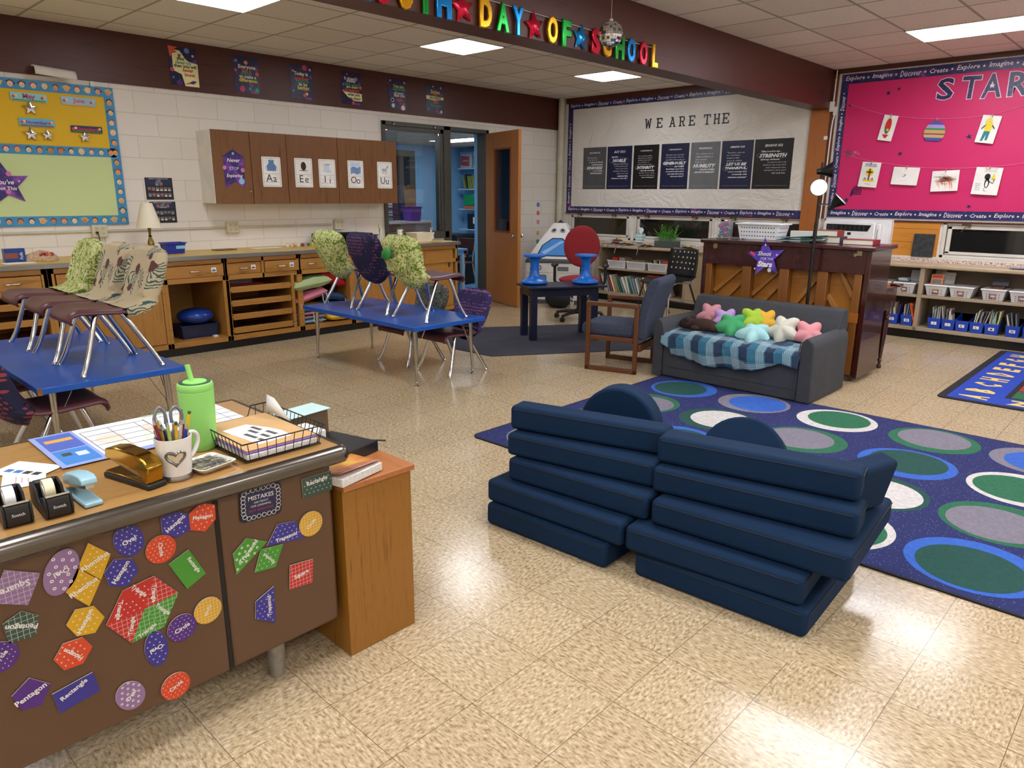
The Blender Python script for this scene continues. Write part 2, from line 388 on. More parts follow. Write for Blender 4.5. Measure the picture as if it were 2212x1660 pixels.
for s_ in (-1, 1):
    yk = .0 if s_ > 0 else -T
    MB().lathe((L - .06, yk, .97), [(.028, 0), (.028, .006), (.012, .012), (.012, .035), (.026, .042), (.028, .055), (.02, .064), (0, .066)], 20, M=Matrix.Rotation(-s_ * PI / 2, 3, 'X')).build('door_knob', flat('#c8c4bb', .2, 1), dr)

# ceiling light panels
M_PANEL = emit('#f7f9ff', PANEL)
def ceiling_light(x, y, w_, l_, label, z=HC, st=None, grp='flush ceiling light panels'):
    t = thing('ceiling_light', label, 'ceiling light', (x, y, z), 0, grp)
    f = MB()
    for a, b in (((-w_ / 2, -l_ / 2), (w_ / 2, -l_ / 2 + .012)), ((-w_ / 2, l_ / 2 - .012), (w_ / 2, l_ / 2)), ((-w_ / 2, -l_ / 2), (-w_ / 2 + .012, l_ / 2)), ((w_ / 2 - .012, -l_ / 2), (w_ / 2, l_ / 2))):
        f.mm((a[0], a[1], -.008), (b[0], b[1], 0))
    f.build('frame', flat('#e8e4dc', .4), t)
    MB().mm((-w_ / 2 + .012, -l_ / 2 + .012, -.006), (w_ / 2 - .012, l_ / 2 - .012, -.001)).build('diffuser', st or M_PANEL, t)
    return t
ceiling_light(-3.745, 1.27, .61, .61, 'square ceiling light cut by the upper left photo edge')
ceiling_light(-3.745, 3.705, .61, .61, 'square ceiling light behind the beam, larger of the two')
ceiling_light(-3.745, 6.145, .61, .61, 'square ceiling light nearest the white bulletin board')
ceiling_light(.31, 6.145, 1.22, .61, 'long ceiling light above the pink bulletin board')
for x, y, w_ in ((-3.745, -1.17, .61), (-3.745, -3.6, .61), (.31, 3.705, 1.22), (.31, 1.27, 1.22), (.31, -1.17, 1.22), (.31, -3.6, 1.22), (3.35, 6.145, 1.22), (3.35, 3.705, 1.22), (3.35, 1.27, 1.22), (3.35, -1.17, 1.22), (3.35, -3.6, 1.22)):
    ceiling_light(x, y, w_, .61, 'ceiling light panel outside the picture, over the near half of the room', grp='ceiling lights beyond the frame')
# ---- adjoining blue room
BX, BY0, BY1, BH = -8.55, 3.2, 8.15, 2.36
M_BLUEW = flat('#7fb6e3', .6, var=.03)
struct('wall_beyond', MB().mm((BX - .1, BY0, 0), (BX, BY1, BH)).mm((BX, BY1, 0), (XA - .15, BY1 + .1, BH)).mm((BX, BY0 - .1, 0), (XA - .15, BY0, BH)).mm((XA - .24, D2 - .035, 0), (XA - .165, D2 + .12, BH)), M_BLUEW, smooth=0)
struct('ceiling', MB().mm((BX, BY0, BH), (XA - .15, BY1, BH + .05)), ceil_mat(-7.0, 5.2), smooth=0)
struct('baseboard_beyond', MB().mm((XA - .30, D2 - .01, 0), (XA - .12, D2 + .02, .12)), BLACK)
M_PANEL2 = emit('#f4f8ff', PANEL * .6)
ceiling_light(-7.0, 6.75, 1.22, .5, 'ceiling light in the blue room, seen through the doorway', BH, M_PANEL2)
ceiling_light(-6.4, 4.45, .5, .61, 'ceiling light in the blue room, seen through the window pane', BH, M_PANEL2)
# ------------------------------------------------------------ oak base cabinets along the left wall
CF, CB = -4.88, XA + .001      # cabinet front and back planes
ct = MB((XA, 0, .9)); ct.mm((CB, -1.4, .895), (-4.865, 4.66, .93), m=0); ct.mm((-4.865, -1.4, .893), (-4.85, 4.66, .932), m=1); ct.mm((CB, 4.66, .893), (-4.85, 4.672, .932), m=1)
tag(ct.build('worktop', [flat('#cba84f', .38, var=.05), flat('#9b9a94', .3, .8)], bevel=.002), 'long yellow laminate worktop with metal edging along the left wall', 'worktop')
KB = flat('#0c0b0b', .4)
def carcass(name, label, y0, y1, cat='cabinet', divs=(), back=True):
    t = thing(name, label, cat, (CB, (y0 + y1) / 2, 0), 0, 'oak base cabinets along the left wall'); o = t.location
    b = MB(o); b.mm((CB, y0, .08), (CF, y0 + .03, .893)); b.mm((CB, y1 - .03, .08), (CF, y1, .893)); b.mm((CB, y0, .08), (CF, y1, .13)); b.mm((CB, y0, .08), (CB + .01, y1, .893))
    b.mm((CF - .03, y0, .845), (CF, y1, .893)); b.mm((CF - .03, y0, .68), (CF, y1, .728)); b.mm((CF - .4, y0 + .03, .68), (CF - .03, y1 - .03, .69))
    for a, c in divs: b.mm((CF - .03, a, .68), (CF, c, .893))
    b.build('body', M_OAK, t, bevel=.002)
    MB(o).mm((CB, y0, 0), (CF - .035, y1, .08)).build('kickboard', KB, t)
    return t, o
def drawer(t, o, y0, y1, pull=0, hand=None, card=None):
    x = CF + .004 + pull
    d = MB(o).mm((x - .02, y0, .73), (x, y1, .838)).mm((x - .35, y0 + .02, .735), (x - .02, y1 - .02, .80))
    dw = d.build('drawer', M_OAK, t, bevel=.003); yc = (y0 + y1) / 2 if hand is None else hand
    h = MB(o); h.tube([(x, yc - .048, .785), (x + .016, yc - .045, .785), (x + .022, yc, .785), (x + .016, yc + .045, .785), (x, yc + .048, .785)], .006, 8, smooth=4)
    for s_ in (-1, 1): h.box((x + .008, yc + s_ * .043, .785), (.02, .014, .016))
    h.build('pull_handle', flat('#b9b4aa', .25, 1), dw)
    if card:
        f = FX(x + .001, card, .79); m_ = MB(o); m_.rect(f, -.024, -.022, .024, .022, 0, .001, m=0)
        m_.rect(f, -.018, -.014, .018, .0, .001, .0015, m=1); m_.rect(f, -.012, .006, .012, .010, .001, .0015, m=2); m_.build('label_card', [PAPER, flat(random.choice(['#33506b', '#8a2f3a', '#3b5fa0']), .6), BLACK], dw)
# unit with pull out trays, by the left photo edge
t, o = carcass('base_cabinet', 'oak cabinet with a drawer and open trays under the left end of the worktop', -1.2, .10, divs=((-.62, -.57), (.055, .10)))
drawer(t, o, -1.15, -.63); drawer(t, o, -.565, .05, hand=-.15, card=0.0)
for z0 in (.15, .29, .43, .57):
    MB(o).mm((CF - .04, -1.16, z0), (CF - .02, .06, z0 + .055)).mm((CB + .1, -1.16, z0), (CF - .04, .06, z0 + .008)).build('tray', M_OAK, t, bevel=.002)
# closed panel unit
t, o = carcass('base_cabinet', 'oak cabinet with two plain doors and one drawer behind the nearer blue table', .10, 1.02, divs=((.10, .15), (.97, 1.02)))
drawer(t, o, .16, .96, card=.9)
for a, b in ((.14, .55), (.555, .985)): MB(o).mm((CF - .02, a, .135), (CF + .004, b, .675)).build('door', M_OAKZ, t, bevel=.003)
# bay holding the blue balance cushion
t, o = carcass('base_cabinet', 'oak cabinet with open bay holding a basket and blue balance disc', 1.02, 1.60, divs=((1.585, 1.6),))
drawer(t, o, 1.04, 1.585, hand=1.31, card=1.49)
MB(o).mm((CF - .40, 1.3, .131), (CF - .37, 1.5, .14)).mm((CF - .1, 1.46, .13), (CF - .06, 1.5, .145)).build('door_track', PAPER, t)
# tray rack
t, o = carcass('base_cabinet', 'oak cabinet with four sliding trays under two small drawers', 1.60, 2.40, divs=((1.60, 1.625), (1.985, 2.01)))
drawer(t, o, 1.63, 1.98, pull=-.014, card=1.90); drawer(t, o, 2.015, 2.385, pull=.012, card=2.31)
b = MB(o); b.mm((CB + .05, 1.60, .13), (CF, 1.635, .68)); b.mm((CB + .05, 2.30, .13), (CF, 2.335, .68))
for z0 in (.16, .30, .435, .57): b.mm((CF - .45, 2.285, z0), (CF - .005, 2.30, z0 + .02)); b.mm((CF - .45, 1.635, z0), (CF - .005, 1.65, z0 + .02))
b.build('tray_rack', M_OAKX, t, bevel=.002)
for k, z0 in enumerate((.145, .28, .415, .55)):
    MB(o).mm((CF - .03, 1.645, z0), (CF - .005, 2.29, z0 + .058)).mm((CF - .5, 1.645, z0), (CF - .03, 2.29, z0 + .01)).mm((CF - .5, 1.645, z0), (CF - .03, 1.655, z0 + .05)).mm((CF - .5, 2.28, z0), (CF - .03, 2.29, z0 + .05)).build('tray', M_OAK, t, bevel=.002)
# cushion bay
t, o = carcass('base_cabinet', 'oak cabinet with open bay full of seat cushions', 2.40, 3.05, divs=((2.40, 2.42), (2.76, 2.80)))
drawer(t, o, 2.42, 2.755, hand=2.555, card=2.71); drawer(t, o, 2.81, 3.03)
# sliding doors up to the end of the run
t, o = carcass('base_cabinet', 'oak cabinet with sliding doors at the doorway end of the worktop', 3.05, 4.64, divs=())
for k, (a, b) in enumerate(((3.09, 3.62), (3.58, 4.10), (4.06, 4.58))):
    dd = MB(o).mm((CF - .028 + .014 * (k % 2), a, .135), (CF - .014 + .014 * (k % 2), b, .84)).build('sliding_door', M_OAKZ, t, bevel=.002)
    MB(o).box((CF + .002 - .014 * (1 - k % 2), b - .07, .66), (.004, .03, .075)).build('recessed_pull', flat('#8d8a80', .3, 1), dd)
# ---- things inside the bays
def arts(x, y, z, sx, sy, sz, name, label, col, cat, rz=0, grp=None):
    return tag(MB((x, y, z)).box((x, y, z + sz / 2), (sx, sy, sz), rz).build(name, col, bevel=min(sz * .3, .003)), label, cat, grp)
arts(-5.1, 1.85, .611, .30, .36, .005, 'paper', 'sheet of red construction paper in the topmost sliding tray', flat('#a01f2c', .7), 'paper')
arts(-5.1, 1.93, .293, .22, .4, .005, 'paper', 'dark folder lying in the second sliding tray from the bottom', flat('#2b2024', .5), 'paper')
arts(-5.05, 2.0, .158, .16, .42, .03, 'plastic_bag', 'crumpled shiny dark bag in the lowest sliding tray', flat('#3a3a3c', .15, bump=1, bscale=60), 'bag')
arts(-5.08, 1.95, .428, .22, .4, .012, 'paper', 'maroon folder lying in the third sliding tray from the bottom', flat('#4d1f22', .5), 'folder')
pb = MB((-5.1, 1.8, .62)); pb.mm((-5.1, 1.66, .60), (-5.095, 1.98, .675)); tag(pb.build('pegboard', flat('#9a9aa0', .5)), 'small grey perforated board standing above the topmost tray', 'board')
# basket helper used for every perforated plastic basket: tapered open box with holes
def basket(name, label, cat, loc, w_, d_, h_, mat_, rz=0, taper=.88, holes=(6, 3), group=None, hole_m=None, lipw=.008, handles=False):
    t = thing(name, label, cat, loc, rz, group); b = MB(); wt = .004
    def ring(k, z, off=0): return [(sx * (w_ / 2 * k - off), sy * (d_ / 2 * k - off), z) for sx, sy in ((-1, -1), (1, -1), (1, 1), (-1, 1))]
    o1, o2, i2, i1 = ring(taper, 0), ring(1, h_), ring(1, h_, wt), ring(taper, .005, wt)
    vs = o1 + o2 + i2 + i1; fs = [(3, 2, 1, 0), (12, 13, 14, 15)]
    for k in range(4): j = (k + 1) % 4; fs += [(k, j, 4 + j, 4 + k), (4 + k, 4 + j, 8 + j, 8 + k), (8 + k, 8 + j, 12 + j, 12 + k)]
    b.add(vs, fs)
    b.mm((-w_ / 2 - lipw, -d_ / 2 - lipw, h_ - .012), (w_ / 2 + lipw, -d_ / 2 + .001, h_)); b.mm((-w_ / 2 - lipw, d_ / 2 - .001, h_ - .012), (w_ / 2 + lipw, d_ / 2 + lipw, h_))
    b.mm((-w_ / 2 - lipw, -d_ / 2, h_ - .012), (-w_ / 2 + .001, d_ / 2, h_)); b.mm((w_ / 2 - .001, -d_ / 2, h_ - .012), (w_ / 2 + lipw, d_ / 2, h_))
    b.build('basket_body', mat_, t, bevel=.0015)
    if holes:
        hm = MB(); nx, nz = holes
        for fr_, ww, dd in ((F((0, -d_ / 2, 0), (1, 0, 0), (0, 0, 1)), w_, d_), (F((w_ / 2, 0, 0), (0, 1, 0), (0, 0, 1)), d_, w_), (F((-w_ / 2, 0, 0), (0, -1, 0), (0, 0, 1)), d_, w_)):
            n_ = max(3, int(nx * ww / w_))
            for i in range(n_):
                for k in range(nz):
                    z_ = h_ * (.22 + .5 * k / max(1, nz - 1)); f_ = z_ / h_; sl = (1 - taper) / 2 * dd * (1 - f_); r_ = min(.006, ww / n_ * .28)
                    hm.disc(fr_, (-.5 + (i + .5) / n_) * ww * (.84 if taper < .95 else .9), z_, r_, r_, -sl + .0008, seg=8)
        hm.build('perforations', hole_m or flat('#3a3c42', .8), t)
    return t
basket('plastic_basket', 'dark navy perforated basket under the blue balance disc', 'basket', (-5.12, 1.36, .13), .24, .36, .13, flat('#16234f', .4), PI / 2 * 0, .94, (9, 5))
tag(MB((-5.10, 1.36, .33)).ball((-5.10, 1.36, .335), (.17, .17, .078), 32, 16).build('balance_disc', flat('#16398f', .28, var=.03)), 'round royal blue inflatable disc resting on the navy basket', 'balance disc')
tag(MB((-5.35, 1.12, .19)).ball((-5.35, 1.13, .19), .055, 16, 10).build('rubber_ball', flat('#b01f4a', .4)), 'small dark pink ball half hidden behind the navy basket', 'ball')
def cushion(c, d, name, label, col, cat='cushion', rz=0, tilt=(0, 0), tuft=True, ties=(), grp='seat cushions in the oak cabinet bay'):
    """soft tufted cushion: superellipse plan with puckered tufts"""
    o = Vector(c); t = thing(name, label, cat, c, 0, grp); t.rotation_euler = (tilt[0], tilt[1], rz)
    b = MB(); sd = random.random() * 50
    def fn(sign):
        def g(u, v):
            x, y = (u - .5) * 2, (v - .5) * 2
            e = max(0, (1 - abs(x) ** 4)) * max(0, (1 - abs(y) ** 4)); hgt = e ** .42
            if tuft: hgt *= 1 - .35 * sum(math.exp(-((x - a) ** 2 + (y - bb) ** 2) * 26) for a in (-.42, .42) for bb in (-.42, .42))
            hgt *= 1 + .16 * mnoise.noise(Vector((x * 2.2 + sd, y * 2.2, sign)))
            return Vector((x * d[0] / 2, y * d[1] / 2, sign * d[2] / 2 * hgt))
        return g
    b.grid(fn(1), 21, 21); b.grid(lambda u, v: fn(-1)(1 - u, v), 21, 21)
    b.build('cover', flat(col, .85, bump=.3, bscale=300), t, smooth=80)
    if ties:
        tm = MB()
        for (x, y, l) in ties: tm.tube([(x, y, 0), (x + .015, y + .005, -.03), (x + .02, y - .004, -l * .6), (x + .022, y + .006, -l)], .0045, 6, smooth=4)
        tm.build('ties', flat('#d8cfc0', .8), t)
    return t
# stack under the worktop
for k, (col, z_, h_, lb) in enumerate((('#7fa9cf', .158, .05, 'pale blue seat cushion, lowest of the stack in the oak bay'), ('#8d8489', .204, .045, 'grey seat cushion second from the bottom of the stack'), ('#c0758c', .246, .042, 'dusty pink thin cushion in the middle of the stack'), ('#2d86a5', .292, .055, 'teal seat cushion above the thin dusty pink one'), ('#b59a2f', .328, .025, 'mustard thin cushion on top of the teal one'))):
    cushion((-5.10, 2.53, z_), (.38, .38, h_), 'seat_cushion', lb, col, ties=((.19, .02, .10),) if k in (2,) else ())
cushion((-5.07, 2.54, .45), (.38, .40, .10), 'seat_cushion', 'pink tufted cushion drooping under the sage green one', '#c46f83', tilt=(.25, .1), ties=((.17, .12, .13), (.17, .17, .15), (.18, -.16, .16)))
cushion((-5.05, 2.55, .58), (.40, .46, .13), 'seat_cushion', 'sage green tufted cushion on top of the pink one', '#9fb07c', tilt=(.12, .06))
cushion((-5.12, 2.86, .60), (.36, .34, .12), 'seat_cushion', 'bright red cushion wedged at the top of the cabinet bay', '#c01420', tilt=(-.5, .0))
cushion((-5.13, 2.86, .40), (.36, .34, .09), 'seat_cushion', 'dark denim blue cushion behind the first chair leg', '#23436f', tilt=(-.2, .0), ties=((.17, .14, .08),))
cushion((-5.14, 2.85, .31), (.36, .34, .06), 'seat_cushion', 'teal thin cushion under the denim blue one', '#236f8a')
cushion((-5.05, 2.88, .185), (.42, .30, .09), 'seat_cushion', 'bright yellow cushion on the cabinet floor behind the table', '#e6b71c', tilt=(0, .0), ties=())

# ------------------------------------------------------------ wall hung cabinet
HX = -5.32
t = thing('wall_cabinet', 'long wood grain wall cabinet with white ends above the worktop', 'cabinet', (XA, 1.79, 1.4)); o = t.location
t.location = (XA, 2.93, 1.4); o = t.location
b = MB(o); b.mm((XA, 1.785, 1.40), (HX - .018, 4.07, 2.11)); b.build('body', flat('#e6e0d4', .5), t, bevel=.002)
M_WGZ = wood('#7a5029', '#4d2d13', 'z', 1.0, .42, 'walnut_laminate', c3='#8b6034')
ys = [1.787, 2.19, 2.60, 2.99, 3.235, 3.63, 4.068]
for a, b_ in ((ys[0], ys[1]), (ys[1], ys[2]), (ys[2], ys[4]), (ys[4], ys[6])):
    dd = MB(o).mm((HX - .018, a + .003, 1.395), (HX, b_ - .003, 2.112)).build('door', M_WGZ, t, bevel=.0015)
    if a == ys[0]: MB(o).lathe((HX, b_ - .03, 1.52), [(.009, 0), (.009, .004), (.0, .006)], 12, M=Matrix.Rotation(PI / 2, 3, 'Y')).build('lock', flat('#c8b070', .3, 1), dd)
# galaxy material shared by the purple star decorations
def galaxy(c1='#3c1f78', c2='#7a3fa8', c3='#17163f', sc_=9, name='galaxy_print'):
    t = NT(name); f = t.noise(sc_, detail=4, rough=.6); c = t.ramp(f, [(.3, c3), (.48, c1), (.62, c2), (.75, '#b0509a')])
    st = t.n('ShaderNodeTexVoronoi', {'Vector': t.co(), 'Scale': sc_ * 9}, feature='F1').outputs['Distance']
    c = t.mix(t.math('LESS_THAN', st, .09), c, '#ffffff'); return t.fin(c, .35)
GAL = galaxy(); NIGHT = galaxy('#1d1a4a', '#2c2560', '#121231', 7, 'night_sky_print'); BORD = galaxy('#23255a', '#3b2f68', '#1a2c50', 5, 'border_print')
GALB = galaxy('#4b3aa8', '#7a4fc0', '#3a2a80', 12, 'violet_galaxy')
tag(MB((HX, 2.0, 1.75)).prism(FX(HX, 2.0, 1.75), [(-.105, .115), (0, .18), (.105, .115), (.105, -.20), (0, -.135), (-.105, -.20)], .001, .003, m=0)
    .disc(FX(HX, 2.0, 1.75), .09, -.02, .022, c=.0035, m=2).disc(FX(HX, 2.0, 1.75), -.10, .0, .02, c=.0035, m=2).disc(FX(HX, 2.0, 1.75), .0, .14, .012, c=.0035, m=3).disc(FX(HX, 2.0, 1.75), .07, -.13, .03, c=.0035, m=3)
    .text('Never', FX(HX, 2.0, 1.75), 0, .075, w=.14, m=1, c=.004, shear=.2, bold=.02).text('STOP', FX(HX, 2.0, 1.75), 0, -.005, w=.10, m=1, c=.004).text('Exploring', FX(HX, 2.0, 1.75), 0, -.08, w=.17, m=1, c=.004, shear=.2, bold=.02)
    .build('pennant_sign', [GAL, WHITE, flat('#d07fae', .5), flat('#8ec3e6', .5)], smooth=0), 'purple galaxy pennant reading Never Stop Exploring on the wall cabinet door', 'sign')
def card(fr, w_, h_, lab, letters, draw):
    mats = [flat('#f4f1ea', .6), flat('#54705c', .6), BLACK, flat('#7f9fd6', .6), flat('#3a1512', .5), flat('#cddff0', .5), flat('#b5b9bd', .6), flat('#5f86b8', .5), flat('#d08a9a', .6)]
    b = MB(fr.o); b.prism(fr, rrect(w_, h_, .012), .001, .003, m=0)
    q = .012; x, y = w_ / 2 - q, h_ / 2 - q
    for a in ((-x, -y, x, -y + .0022), (-x, y - .0022, x, y), (-x, -y, -x + .0022, y), (x - .0022, -y, x, y)): b.rect(fr, *a, .003, .0034, m=1)
    draw(b, fr)
    for yy, mm_ in ((-.02, 2), (-.062, 8), (-.104, 2)): b.rect(fr, -x + .008, yy - .0008, x - .008, yy + .0008, .003, .0034, m=mm_)
    b.text(letters[0], fr, -.032, -.062, h=.075, m=2, c=.004); b.text(letters[1], fr, .032, -.078 if letters[1] != 'i' else -.072, h=.05 if letters[1] != 'i' else .066, m=2, c=.004)
    return tag(b.build('alphabet_card', mats, smooth=0), lab, 'alphabet card', 'alphabet cards on the wall cabinet')
def d_apron(b, f): b.prism(f, [(-.03, .12), (.03, .12), (.03, .085), (.055, .06), (.05, .01), (-.05, .01), (-.055, .06), (-.03, .085)], .003, .0036, m=7); b.tube([f.p(-.02, .12, .004), f.p(0, .14, .004), f.p(.02, .12, .004)], .0015, 4, m=7, smooth=3); b.tube([f.p(-.05, .06, .004), f.p(-.07, .045, .004), f.p(-.06, .01, .004)], .0015, 4, m=7); b.tube([f.p(.05, .06, .004), f.p(.07, .045, .004), f.p(.06, .01, .004)], .0015, 4, m=7)
def d_egg(b, f): b.disc(f, 0, .07, .032, .045, .0036, m=4); b.rect(f, -.05, .02, .05, .026, .003, .0038, m=4)
def d_ice(b, f): b.prism(f, [(-.04, .03), (.025, .03), (.025, .085), (-.04, .085)], .003, .0036, m=5); b.prism(f, [(-.04, .085), (-.02, .105), (.045, .105), (.025, .085)], .003, .0038, m=6); b.disc(f, 0, .025, .06, .014, .0033, m=5)
def d_oc(b, f):
    b.rect(f, -.07, .0, .07, .13, .003, .0034, m=5)
    for k in range(5): b.prism(f, [(-.07, .01 + .014 * k), (-.03, .03 + .014 * k), (.02, .012 + .014 * k), (.07, .032 + .014 * k), (.07, .022 + .014 * k), (.02, .0 + .014 * k), (-.03, .018 + .014 * k), (-.07, .0 + .014 * k)], .0034, .0037 + .0001 * k, m=7)
def d_uni(b, f):
    b.disc(f, -.01, .06, .035, .018, .0036, m=6); b.disc(f, .04, .095, .016, .012, .0036, m=6); b.prism(f, [(.01, .06), (.03, .1), (.045, .09), (.025, .055)], .003, .0035, m=6)
    for x in (-.035, -.02, .008, .02): b.rect(f, x, .015, x + .006, .06, .003, .0035, m=6)
    b.prism(f, [(.045, .104), (.058, .135), (.051, .1)], .003, .0036, m=6)
for yc, lt, dw, lb in ((2.412, 'Aa', d_apron, 'alphabet card Aa with a blue apron drawing'), (2.792, 'Ee', d_egg, 'alphabet card Ee with a dark red figure'), (3.088, 'Ii', d_ice, 'alphabet card Ii with an ice cube drawing'), (3.468, 'Oo', d_oc, 'alphabet card Oo with a blue sea picture'), (3.882, 'Uu', d_uni, 'alphabet card Uu with a pale horse drawing')):
    card(FX(HX, yc, 1.722), .215, .305, lb, lt, dw)
# ------------------------------------------------------------ outlets and raceway
rc = MB((XA, 0, 1.14)); rc.mm((XA, -1.3, 1.138), (XA + .018, 3.30, 1.160)); tag(rc.build('cable_raceway', M_TRIM, bevel=.003), 'thin cream cable raceway running along the wall between outlets', 'raceway')
for yy, lb in ((.765, 'cream outlet box with a plug in it beside the lamp'), (2.07, 'cream outlet box below the wall cabinet, middle of three'), (3.40, 'cream outlet box above the black document trays')):
    t = thing('outlet_box', lb, 'outlet', (XA, yy, 1.15), 0, 'outlet boxes on the left wall')
    MB().mm((0, -.065, -.06), (.045, .065, .055)).build('box', flat('#cfc7a8', .4), t, bevel=.006)
    h = MB()
    for sy in (-.028, .028):
        for sz in (-.024, .024):
            for q in (-.007, .007): h.rect(F((.0455, 0, 0), (0, 1, 0), (0, 0, 1)), sy + q - .0015, sz - .006, sy + q + .0015, sz + .006, 0, .0006)
            h.disc(F((.0455, 0, 0), (0, 1, 0), (0, 0, 1)), sy, sz - .013, .003, c=.0006, seg=8)
    h.build('sockets', BLACK, t)
# ------------------------------------------------------------ bulletin board with month cards
def wrinkle(col, name, s_=2.2, st=.5, rough=.6):
    t = NT(name); c = t.mix(t.noise(3), col, col); t.fin(col, rough); t.bump(t.noise(s_, detail=5, rough=.55, dist=.6), st, .03); return t.m
PX = XA + .02
t = thing('bulletin_board', 'bulletin board with yellow and pale green paper and a children faces border', 'bulletin board', (XA, .3, 1.2)); o = Vector((XA, .3, 1.2))
MB(o).mm((XA + .001, -.75, 1.86), (XA + .012, .97, 2.38)).build('yellow_paper', wrinkle('#e3b70c', 'yellow_paper', 3, .35), t)
MB(o).mm((XA + .001, -.75, 1.28), (XA + .012, .97, 1.86)).build('green_paper', wrinkle('#cbdc9c', 'pale_green_paper', 3, .35), t)
FACE = [flat('#3f8fc0', .5, var=.1, nscale=20), flat('#7fb7dc', .5), flat('#e2a878', .6), flat('#c98a5a', .6), flat('#f0d0b0', .6), flat('#5a3218', .6), flat('#1c1613', .6), flat('#e3c35a', .6), flat('#2f7f5a', .6), flat('#9a3f2a', .6)]
bd = MB(o); rnd = random.Random(3)
def strip(a0, b0, a1, b1, vert):
    f = FX(XA); bd.rect(f, a0, b0, a1, b1, .010, .015, m=0)
    L = (b1 - b0) if vert else (a1 - a0); n_ = int(L / .083); 
    for k in range(n_):
        q = (k + .5) * L / n_; a, b = ((a0 + a1) / 2, b0 + q) if vert else (a0 + q, (b0 + b1) / 2); sk = rnd.choice([2, 3, 4, 2, 4]); hr = rnd.choice([5, 6, 7, 8, 9, 5]); rr = .022 * (.9 + .2 * rnd.random()); ro = rnd.uniform(-.3, .3)
        g = f.sub(a, b, 0, ro); bd.disc(g, 0, .004, rr * 1.12, rr * 1.15, .0155, m=hr, seg=14)
        if rnd.random() < .4: bd.disc(g, -rr * 1.2, .012, .007, c=.0155, m=hr, seg=8); bd.disc(g, rr * 1.2, .012, .007, c=.0155, m=hr, seg=8)
        bd.disc(g, 0, -.003, rr * .92, rr, .016, m=sk, seg=14)
        for s_ in (-1, 1): bd.disc(g, s_ * .007, .001, .0018, c=.0165, m=6, seg=6)
        bd.quad(g, [(-.007, -.010), (.007, -.010), (.004, -.014), (-.004, -.014)], .0165, m=9)
for a in ((-.75, 2.35, 1.04, 2.435, 0), (-.75, 1.82, 1.0, 1.90, 0), (-.75, 1.205, 1.04, 1.29, 0), (.955, 1.29, 1.04, 2.35, 1)): strip(*a)
bd.build('faces_border', FACE, t, smooth=0)
def month(y0, y1, z0, z1, s_, c1, c2, lb, tc):
    f = FX(PX, (y0 + y1) / 2, (z0 + z1) / 2); w_, h_ = y1 - y0, z1 - z0; b = MB(f.o); b.prism(f, rrect(w_, h_, .01), .0, .002, m=0)
    b.rect(f, -w_ / 2 + .01, -h_ / 2 + .004, w_ / 2 - .01, -h_ / 2 + .016, .002, .0024, m=1)
    for k in range(4): b.disc(f, -w_ * .42 + w_ * .84 * k / 3 if k not in (1, 2) else (-.34 if k == 1 else .36) * w_, .0 + .008 * (k % 2), .012, c=.0026, m=3 + k % 2, seg=10)
    b.text(s_, f, 0, .002, w=w_ * (.34 if len(s_) < 5 else .62), c=.003, m=2, bold=.03)
    tag(b.build('month_card', [flat(c1, .4), flat(c2, .5), flat(tc, .5), flat('#d9482f', .5), flat('#f0c9a0', .5)], smooth=0), lb, 'month card', 'month cards on the yellow paper')
month(.215, .49, 2.255, 2.325, 'May', '#8fd0d8', '#4f9a50', 'pale blue month card reading May', '#b0307a')
month(.60, .88, 2.255, 2.325, 'June', '#8fc4e6', '#cdb480', 'pale blue month card reading June with a sandy strip', '#e05a4a')
month(.25, .52, 2.05, 2.12, 'November', '#5fb6d8', '#8a5a2a', 'blue month card reading November above two foil stars', '#7a2fa0')
month(.645, .905, 2.025, 2.085, 'December', '#20245c', '#2f7f3a', 'dark month card reading December', '#d02a3a')
FOIL = flat('#c8c6c8', .16, 1, var=.05)
def foil_star(y, z, r, lb):
    f = FX(PX, y, z); b = MB(f.o); st = star(5, r, r * .46); n = len(st)
    vs = [f.p(a, c, .001) for a, c in st] + [f.p(a * .8, c * .8, .016) for a, c in st] + [f.p(0, 0, .022)]
    fs = [(i, (i + 1) % n, n + (i + 1) % n, n + i) for i in range(n)] + [(n + i, n + (i + 1) % n, 2 * n) for i in range(n)]
    tag(b.add(vs, fs).build('foil_star', FOIL, bevel=.0, smooth=50), lb, 'star', 'silver foil stars')
foil_star(.35, 2.20, .065, 'silver foil star below the May card'); foil_star(.325, 1.985, .065, 'silver foil star below the November card, left one'); foil_star(.45, 1.985, .055, 'silver foil star below the November card, right one'); foil_star(.75, 1.985, .055, 'silver foil star below the December card')
f = FX(PX, .08, 1.56); b = MB(f.o); b.prism(f, star(5, .19, .085, PI / 2 + .1), 0, .003, m=0); b.disc(f, .03, .09, .02, c=.0035, m=2); b.disc(f, .01, -.06, .02, c=.0035, m=2); b.prism(f, star(4, .012, .004, 0, .10, .03), .003, .0035, m=1)
b.text("You've", f, -.01, .022, w=.14, c=.004, m=1, shear=.25, bold=.02).text('Got This', f, .0, -.03, w=.15, c=.004, m=1, shear=.1, bold=.02)
tag(b.build('star_sign', [GAL, WHITE, flat('#d06fb0', .5)], smooth=0), "purple galaxy star reading You've Got This on the pale green paper", 'sign')
# curled sheet and clip above the board
b = MB((XA, .5, 2.52)); b.grid(lambda u, v: Vector((XA + .022 + .11 * sin(v * 1.7), .40 + .32 * u, 2.60 - .10 * v - .02 * u + .05 * sin(v * 2.6) - .05)), 10, 10)
tag(b.build('curled_paper', [flat('#e4dfd6', .6)], solid=.001, smooth=80), 'white sheet of paper curling off the wall above the yellow board', 'paper')
tag(MB((XA, .87, 2.455)).mm((XA + .0225, .855, 2.43), (XA + .03, .885, 2.475)).mm((XA + .03, .865, 2.44), (XA + .036, .875, 2.455)).build('wall_clip', WHITE, bevel=.002), 'small white clip above the top right part of the yellow board', 'clip')
